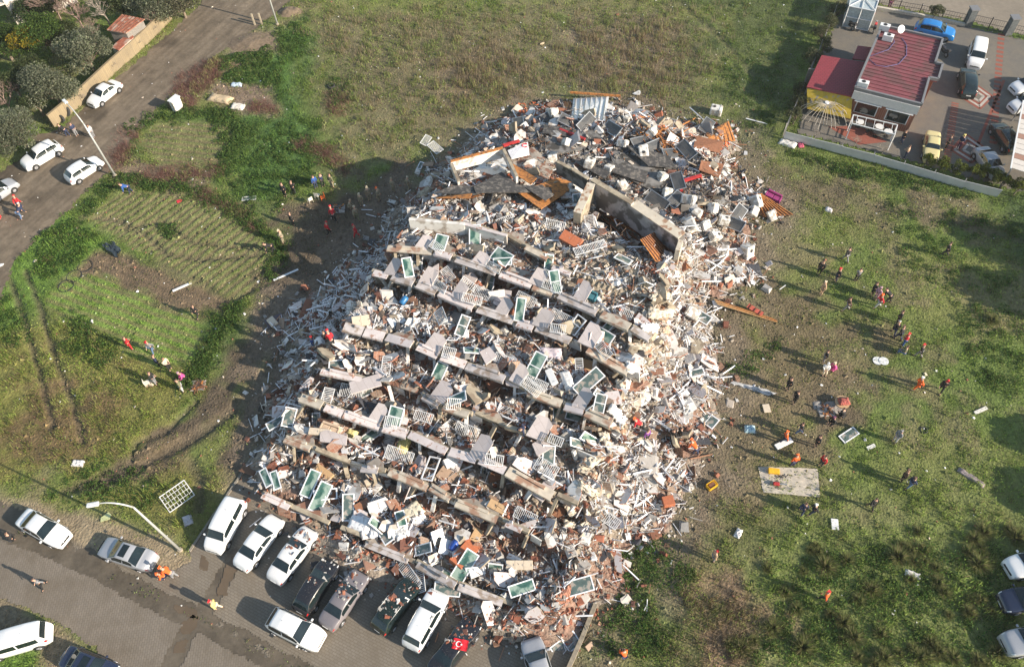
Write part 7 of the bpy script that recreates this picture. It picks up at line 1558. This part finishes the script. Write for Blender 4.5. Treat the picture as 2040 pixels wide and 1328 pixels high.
# conservatory at the top edge, canopy at the right edge
W = [gp(*p, 2.8)[:2] for p in [(1700,-30),(1756,-18),(1744,22),(1692,12)]]; c = np.mean(W, 0); t = thing('glass_kiosk', 'white framed glass kiosk at the top edge beside the motorbikes', 'kiosk', (*c, 0)); L = [w - c for w in W]; mb = MB()
for i in range(4):
    a, b = L[i], L[(i + 1) % 4]; 
    for z in (.1, 1.4, 2.75): mb.bar((*a, z), (*b, z), .09)
    for s in (0, .5): q = a + (b - a) * s; mb.bar((*q, 0), (*q, 2.8), .09)
    mb.bar((*(a * 0), 2.8), (*a, 2.8), .08); mb.bar((*(a * 0), 2.8), (*((a + b) / 2), 2.8), .08)
mb.build('frame', M_METALW, t); MB().prism([tuple(q * .96) for q in (L if True else L)][::-1], .05, 2.70).build('glass', mat('pale_glass', (.40, .46, .48), .15, .2, spec=.8), t)
CP = [(2041,200),(2016,335),(2130,372),(2150,222)]; c = gp(2075, 280, 2.8); t = thing('striped_canopy', 'striped white and brown parking canopy at the right edge', 'canopy', (c[0], c[1], 0)); Q = [Vector(gp(*p, 2.8)) - Vector((c[0], c[1], 0)) for p in CP]; N = 14
ma = mat('canopy_white', (.62, .57, .52), .6, .08); m2 = mat('canopy_brown', (.34, .19, .14), .6, .15)
for i in range(N):
    a = Q[0].lerp(Q[1], i / N); b = Q[0].lerp(Q[1], (i + .93) / N); d_ = Q[3].lerp(Q[2], i / N); e = Q[3].lerp(Q[2], (i + .93) / N); dn = Vector((0, 0, -.05)); mb = MB(); mb.add([a, b, e, d_, a + dn, b + dn, e + dn, d_ + dn], [(0, 1, 2, 3), (7, 6, 5, 4), (0, 4, 5, 1), (1, 5, 6, 2), (2, 6, 7, 3), (3, 7, 4, 0)]); mb.build('canopy_slat', m2 if i % 4 == 3 else ma, t)
for q in Q: MB().bar((q.x, q.y, 0), (q.x, q.y, 2.75), .1).build('post', M_GREYTRIM, t)
mb = MB(); mb.bar(Q[0] - Vector((.1, 0, .05)), Q[1] - Vector((.1, 0, .05)), .14, .14); mb.build('edge_beam', M_METALW, t)
# planting round the yard
for i, (x, y) in enumerate([(1843,325),(1875,331),(1907,338),(1936,346),(1957,347),(1978,355),(1998,366),(2027,376)]):
    tree('conifer_bush', x, y, .8, .78 + .1 * (i % 3), 1.9, CYP, ['leftmost yellow green conifer bush in front of the cream car', 'second conifer bush, right of the cream car bonnet', 'third conifer bush by the dotted paving line', 'fourth conifer bush left of the silver saloon', 'fifth conifer bush beside the silver saloon', 'sixth conifer bush behind the end of the screen', 'seventh conifer bush at the end of the screen', 'eighth conifer bush at the right edge'][i], 'bush', 1500, .07, 'conifer bushes behind the screen fence', 40 + i, .85)
for i, (x, y, r) in enumerate([(1583,235,1.0),(1597,205,1.2),(1590,185,1.1),(1618,120,1.2),(1640,95,1.1),(1638,70,1.2),(1652,50,1.1),(1668,22,1.3),(1862,28,.9)]):
    tree('hedge_shrub', x, y, .9, r, 2.1, [(.10, .11, .06), (.13, .13, .08), (.07, .09, .04)], 'grey green shrub number %s up the wire fence' % ['one', 'two', 'three', 'four', 'five', 'six', 'seven', 'eight', 'nine'][i] if i < 8 else 'green shrub behind the dark street fence near the gate', 'shrub', 1500, .07, 'shrubs along the wire fence', 60 + i, .85)
for i, (x, y) in enumerate([(1705,285),(1760,300),(1625,270)]): bare(x, y, .5, 1.7, .9, ['thin bare shrub right of the red paving diamond', 'thin bare shrub beside the person at the screen', 'thin bare shrub left of the red paving diamond'][i], 80 + i, depth=4, name='bare_shrub')
for i, (x, y, H, R) in enumerate([(2335,600,6.5,3.0),(2345,500,7,3.4),(2290,900,4.2,2.0),(2280,1020,4.0,2.0)]):
    tree('roadside_tree', x, y, H * .6, R, H, GRNT, ['tall green tree just outside the right edge of the field', 'second tall green tree beyond the right edge', 'round green tree beyond the right edge above the parked cars', 'round green tree beyond the right edge nearest the parked cars'][i], nleaf=5000, lsize=.2, seed=90 + i)
# tussocks in the weedy field
TM = []
for s in range(4):
    n = 420; rs = np.random.default_rng(s); a = rs.uniform(0, 6.283, n); le = rs.uniform(.1, .75, n) ** .8; hh = rs.uniform(.25, .75, n) * (1.1 - le * .7); V = np.empty((n, 3, 3)); bx = np.cos(a) * .12 * rs.uniform(0, 1, n); by = np.sin(a) * .12 * rs.uniform(0, 1, n)
    V[:, 0] = np.stack([bx - np.sin(a) * .03, by + np.cos(a) * .03, np.zeros(n)], 1); V[:, 1] = np.stack([bx + np.sin(a) * .03, by - np.cos(a) * .03, np.zeros(n)], 1); V[:, 2] = np.stack([np.cos(a) * le, np.sin(a) * le, hh], 1)
    TM.append(npmesh('tussock', V.reshape(-1, 3), np.arange(3 * n).reshape(-1, 3), M_LEAF, pick([(.19, .20, .08), (.13, .17, .05), (.22, .20, .10)], n, .25)))
r_ = random.Random(3)
for i, (x, y) in enumerate([(1735,1175),(1710,1195),(2010,1055),(2025,1070),(1930,1100),(1950,1125),(1790,1110),(1855,1280),(1870,1300),(1830,1310),(1700,1270),(1760,1310),(1940,1075),(1960,1060),(1645,1130),(1680,1240),(1900,1310),(1990,1300),(1930,1220),(1880,1180),(1600,1290),(1540,1250),(1480,1290),(1830,1060),(1975,640)] + [(r_.uniform(1450, 2030), r_.uniform(1080, 1325)) for _ in range(45)]):
    p = gp(x, y); k = r_.uniform(.8, 1.5) * (1 if i < 25 else .75); tag(link('grass_tussock', TM[i % 4], loc=(p[0], p[1], gz(p[0], p[1])), rot=(0, 0, i * 1.1)), 'bushy tuft of tall grass in the weedy field', 'grass tuft', 'grass tussocks in the weedy field').scale = (k, k, k)

# ------------------------------------------------------------------ small things around the site
def ring(px, py, R, r, m, label, name='tyre', cat='tyre', z=.1, tilt=(0, 0)):
    p = gp(px, py); mb = MB(); n = 20; k = 8; vs = [((R + r * math.cos(b)) * math.cos(a), (R + r * math.cos(b)) * math.sin(a), r * math.sin(b)) for a in np.linspace(0, 2 * math.pi, n, False) for b in np.linspace(0, 2 * math.pi, k, False)]
    mb.add(vs, [(i * k + j, ((i + 1) % n) * k + j, ((i + 1) % n) * k + (j + 1) % k, i * k + (j + 1) % k) for i in range(n) for j in range(k)], 0, True); o = mb.build(name, m, label=label, cat=cat); o.location = (p[0], p[1], z + gz(p[0], p[1])); o.rotation_euler = (tilt[0], tilt[1], 0)
ring(134, 229, .55, .16, M_TYRE, 'large old tyre leaning on the beige wall', z=.5, tilt=(1.0, -.5)); ring(124, 243, .40, .13, M_TYRE, 'smaller old tyre at the end of the beige wall', z=.35, tilt=(1.1, -.5)); ring(660, 172, .35, .12, M_TYRE, 'old tyre half hidden in weeds on the field')
for i, (x, y) in enumerate([(170, 530), (148, 550), (132, 570)]): ring(x, y, .75, .035, M_BLACK, ['thin black hoop at the top of the plot edge', 'middle thin black hoop at the plot edge', 'lowest thin black hoop at the plot edge'][i], 'hoop', 'hoop', .06)
ring(1840, 857, .28, .05, M_BLACK, 'small black ring lying on the right field', 'ring', 'ring', .06)
p = gp(356, 218); t = thing('utility_cabinet', 'white roadside utility cabinet beside the red brush', 'utility cabinet', (p[0], p[1], 0), heading(356, 215, 30, -25)); rbox(1.2, .6, 1.5, .03, 1).build('housing', M_TANK, t); MB().box((0, 0, 1.55), (1.35, .75, .1)).build('roof', M_METALW, t); MB().box((0, -.31, .8), (1.0, .03, 1.2)).build('door', M_METALW, t)
p = gp(355, 990); t = thing('metal_grid', 'white metal bed frame lying on the grass near the street lamp', 'metal frame', (p[0], p[1], .25), heading(355, 990, 40, -28)); t.rotation_euler[0] = .15; mb = MB(); rim(mb, 2.3, 1.7, .06, .06); mb.build('frame', M_METALW, t); mb = MB()
for i in range(1, 8): mb.box((-1.15 + 2.3 * i / 8, 0, 0), (.035, 1.65, .035))
for i in range(1, 4): mb.box((0, -.85 + 1.7 * i / 4, .01), (2.25, .03, .03))
mb.build('bar', M_METALW, t)
p = gp(497, 397); t = thing('metal_rack', 'grey mesh rack lying beside white bags near the path', 'metal frame', (p[0], p[1], .15), heading(497, 397, 40, -3)); mb = MB(); rim(mb, 1.5, .55, .05, .05); mb.build('frame', M_METALW, t); MB().box((0, 0, 0), (1.4, .45, .02)).build('mesh', M_GLASSD, t)
def sofa(px, py, dx, dy, m, label, dz=.3):
    t = thing('sofa', label, 'sofa'); t.scale = (.8, .8, .8); rbox(1.9, .85, .4, .08).build('seat_base', m, t); o = rbox(1.9, .25, .8, .08).build('backrest', m, t); o.location = (0, .42, 0)
    for s in (-1, 1): o = rbox(.22, .85, .6, .08).build('armrest', m, t); o.location = (s * .95, 0, 0)
    for s in (-.43, .43): o = rbox(.8, .65, .16, .06).build('cushion', m, t); o.location = (s, -.06, .38)
    return put(t, px, py, dx, dy, dz, (.1, .1))
sofa(1538, 398, 1, .4, mat('magenta_fabric', (.26, .03, .14), .8), 'magenta sofa tipped out at the right edge of the heap', .2); sofa(1170, 592, 1, .4, mat('teal_fabric', (.04, .15, .19), .8), 'teal armchair sofa on the third slab near the right end', .1)
sofa(660, 860, 1, .3, mat('beige_fabric', (.50, .38, .28), .9), 'beige sofa at the left end of the fifth floor', .3); sofa(755, 1012, 1, -.4, mat('white_fabric', (.70, .68, .66), .9), 'white sofa at the foot of the lower column', .2)
for (px, py, c_, lab) in ((806, 605, (.03, .16, .36), 'blue plastic barrel on the second floor left'), (905, 1090, (.02, .07, .32), 'dark blue bucket on the lowest floor'),):
    p = hit(px, py) + Vector((0, 0, .5)); t = thing('barrel', lab, 'barrel', p, rot=(.2, 1.3, 1.1)); MB().tube([(0, 0, -.4), (0, 0, -.2), (0, 0, .2), (0, 0, .4)], [.24, .29, .29, .24], 14).build('drum', mat(lab.split()[0] + '_plastic', c_, .4), t); MB().tube([(0, 0, .40), (0, 0, .44)], .2, 12).build('lid', M_DPL, t)
p = gp(1417, 969); t = thing('crate', 'yellow plastic crate on the mud at the right foot of the heap', 'crate', (p[0], p[1], .02), .5); M_YC = mat('yellow_crate', (.75, .42, .02), .5); mb = MB(); mb.box((0, 0, .03), (.8, .5, .05))
for z in (.15, .3, .42):
    for y in (-.25, .25): mb.box((0, y, z), (.8, .03, .08))
    for x in (-.4, .4): mb.box((x, 0, z), (.03, .5, .08))
mb.build('basket', M_YC, t); MB().box((0, 0, .25), (.5, .3, .25)).build('contents', M_WOODB, t)
p = gp(1540, 941); t = thing('tool_crate', 'yellow crate of tools at the top of the tarpaulin', 'tool crate', (p[0], p[1], .15), -.2); rbox(.9, .45, .3, .05).build('box', M_YC, t); mb = MB()
for i in range(7): mb.tube([(.3 + .12 * i, -.2 - .1 * (i % 3), .05), (.6 + .1 * i, -.6 + .08 * i, .1)], .035, 6)
mb.build('tool', M_DPL, t)
p = gp(1545, 966); t = thing('power_saw', 'red power tools lying on the left of the tarpaulin', 'power tool', (p[0], p[1], .15), -.1); rbox(.5, .28, .25, .06).build('motor', M_STEELR, t); MB().box((.55, 0, .1), (.6, .1, .04)).build('blade', M_ALU, t); mb = MB(); mb.tube([(-.2, .1, .25), (0, .16, .38), (.2, .1, .25)], .03, 6); mb.build('handle', M_DPL, t)
for i, (x, y) in enumerate([(1748, 719), (1760, 720)]):
    p = gp(x, y); t = thing('round_tray', ['left one of two pale round trays on the right field', 'right one of two pale round trays on the right field'][i], 'tray', (p[0], p[1], .05 + .03 * i)); MB().tube([(0, 0, 0), (0, 0, .03)], .42, 22).build('dish', M_METALW, t); 
p = gp(1675, 806); t = thing('cable_reel', 'round wooden table heaped with red blankets by the ashes', 'table', (p[0], p[1], 0)); MB().tube([(0, 0, .45), (0, 0, .52)], .62, 22).build('table_top', M_TAN, t); MB().tube([(0, 0, 0), (0, 0, .45)], .25, 12).build('leg', M_WOODB, t)
bl = mat('red_check_blanket', (.38, .10, .08), .9, .3, 8); o = wrinkled(.9, .7, .25, bl, 'b', 5).build('blanket', bl, label='red checked blankets heaped on the round wooden table', cat='blanket'); o.location = (p[0] + .1, p[1], .53)
def fire(px, py, label):
    p = gp(px, py); t = thing('campfire', label, 'campfire', (p[0], p[1], 0)); mb = MB(); r = random.Random(px)
    for i in range(16): a = r.uniform(0, 6.3); q = Vector((math.cos(a), math.sin(a), 0)); mb.tube([q * r.uniform(.1, .3) + Vector((0, 0, .15)), q * r.uniform(.5, .9) + Vector((0, 0, .04))], .045, 6)
    mb.build('log', M_WOODB if r.random() < .5 else M_CHAR, t); rbox(1.3, 1.1, .08, .03, 1).build('ash_bed', mat('ash', (.36, .33, .30), .95, .4, 9), t)
    mb = MB()
    for i in range(7): mb.box((r.uniform(-.5, .5), r.uniform(-.5, .5), .18), (.18, .12, .08), rz=r.uniform(0, 3))
    mb.build('scrap', M_WOODO, t)
fire(395, 768, 'smouldering heap of scraps beside the group on the field'); fire(1645, 818, 'ashes of the campfire on the trampled right field'); fire(675, 417, 'charred planks smouldering on the dark path')
for (px, py, L, W, c_, lab) in ((213, 1030, 1.0, .7, (.48, .50, .26), 'pale yellow foam board on the grass by the street lamp'), (363, 572, 1.9, .25, (.72, .72, .72), 'white panel strip lying on the tilled plot'), (1507, 243, 2.4, .12, (.7, .7, .72), 'white pipe lying in the shade left of the wire fence'), (548, 640, 1.7, 1.1, (.10, .08, .10), 'dark table lying at the left foot of the heap'), (357, 400, .6, .4, (.6, .03, .05), 'red cloth lying on the upper plot'),
        (3, 528, .7, .4, (.7, .7, .7), 'white scrap on the dirt road at the left edge'), (1080, 88, .8, .35, (.7, .55, .35), 'pale plank piece in the dry field'), (1270, 187, 1.1, .7, (.7, .7, .7), 'white board on the grass behind the heap'), (1735, 720 + 170, .8, .3, (.72, .7, .66), 'small white board near the middle of the right field'), (570, 548, 2.6, .2, (.66, .68, .70), 'long white profile lying on the dark mud path'), (1953, 818, 1.3, .3, (.66, .63, .58), 'pale wooden piece at the right side of the field')):
    q = gp(px, py); mb = irregular(L, W, .05, seed=px) if L < 1.2 and W > .3 else MB().box((0, 0, 0), (L, W, .05)); m = mat('scrap_panel', c_, .6, .08); 
    o = mb.build('panel_piece', [m, m], label=lab, cat='panel'); o.location = (q[0], q[1], gz(q[0], q[1]) + .08); o.rotation_euler = (0, .03, heading(px, py, 30, -14 if px != 1507 else 7))
def motorbike(px, py, rz, label, c_):
    p = gp(px, py, .5); t = thing('motorbike', label, 'motorbike', (p[0], p[1], 0), rz); mm = mat('bike_paint', c_, .3)
    for x in (-.68, .68):
        w = thing_part('wheel', t, (x, 0, .31)); mb = MB(); mb.tube([(0, -.05, 0), (0, -.06, 0), (0, .06, 0), (0, .05, 0)], [.22, .31, .31, .22], 18); mb.build('tyre', M_TYRE, w); mb = MB(); mb.tube([(0, -.065, 0), (0, .065, 0)], .18, 12); mb.build('rim', M_RIM, w)
    rbox(.6, .26, .35, .06).build('engine', M_DPL, t).location = (0, 0, .25); rbox(.5, .30, .24, .08).build('fuel_tank', mm, t).location = (.16, 0, .68); rbox(.75, .28, .12, .05).build('saddle', M_DPL, t).location = (-.38, 0, .72)
    mb = MB(); mb.bar((.48, -.36, 1.02), (.48, .36, 1.02), .035); mb.bar((.68, 0, .31), (.46, 0, 1.0), .06); mb.build('handlebar', M_ALU, t); rbox(.14, .2, .2, .04).build('headlight', M_HLIGHT, t).location = (.60, 0, .78); rbox(.36, .36, .3, .05).build('top_box', M_DPL, t).location = (-.78, 0, .8)
motorbike(1694, 48, 1.9, 'black motorbike by the wire fence near the kiosk', (.05, .05, .05)); motorbike(1743, 54, 1.1, 'red and white motorbike beside the kiosk', (.5, .05, .05)); motorbike(1880, 100, 1.8, 'dark motorbike parked against the right wall of the restaurant', (.04, .04, .05))
# heaps of earth beside the dirt road
def mound(px, py, rx, ry, h, label, m):
    c = gp(px, py); n = 30; mb = MB(); vs = []
    for j in range(n + 1):
        for i in range(n + 1):
            x = (i / n * 2 - 1); y = (j / n * 2 - 1); r = math.hypot(x, y); z = h * max(0, 1 - r ** 2.0) ** 1.3 * (1 + .5 * float(vn(np.array([x * 4 + px]), np.array([y * 4]), 3)[0])) - .06; vs.append((x * rx, y * ry, z))
    mb.add(vs, [(j * (n + 1) + i, j * (n + 1) + i + 1, (j + 1) * (n + 1) + i + 1, (j + 1) * (n + 1) + i) for j in range(n) for i in range(n)], 0, True); o = mb.build('earth_heap', m, label=label, cat='earth heap'); o.location = (c[0], c[1], 0)
M_EARTH = mat('loose_earth', (.17, .125, .085), .95, .3, 3, bump=.8); mound(500, 85, 3.4, 2.4, .30, 'low heap of brown earth beside the dirt road', M_EARTH); mound(578, 24, 1.8, 1.3, .5, 'small heap of brown earth near the far lamp post', M_EARTH)
p = gp(508, 50); MBp = MB()
t = thing('low_wall_ruin', 'short grey concrete post pair at the top of the dirt road', 'post', (p[0], p[1], 0))
for x in (0, .9): MB().box((x, 0, .8), (.18, .18, 1.6)).build('post', M_BEAM, t)

# ------------------------------------------------------------------ haze
hz = bpy.data.materials.new('haze'); hz.use_nodes = True; hn = hz.node_tree; hn.nodes.remove(hn.nodes['Principled BSDF']); v_ = hn.nodes.new('ShaderNodeVolumePrincipled')
v_.inputs['Color'].default_value = (.86, .90, .95, 1); v_.inputs['Density'].default_value = .00018; v_.inputs['Anisotropy'].default_value = .2; hn.links.new(v_.outputs[0], hn.nodes['Material Output'].inputs['Volume'])
MB().box((0, 300, 31), (1900, 1900, 66)).build('haze', hz, kind='stuff', label='thin morning haze in the air over the whole site', cat='haze')
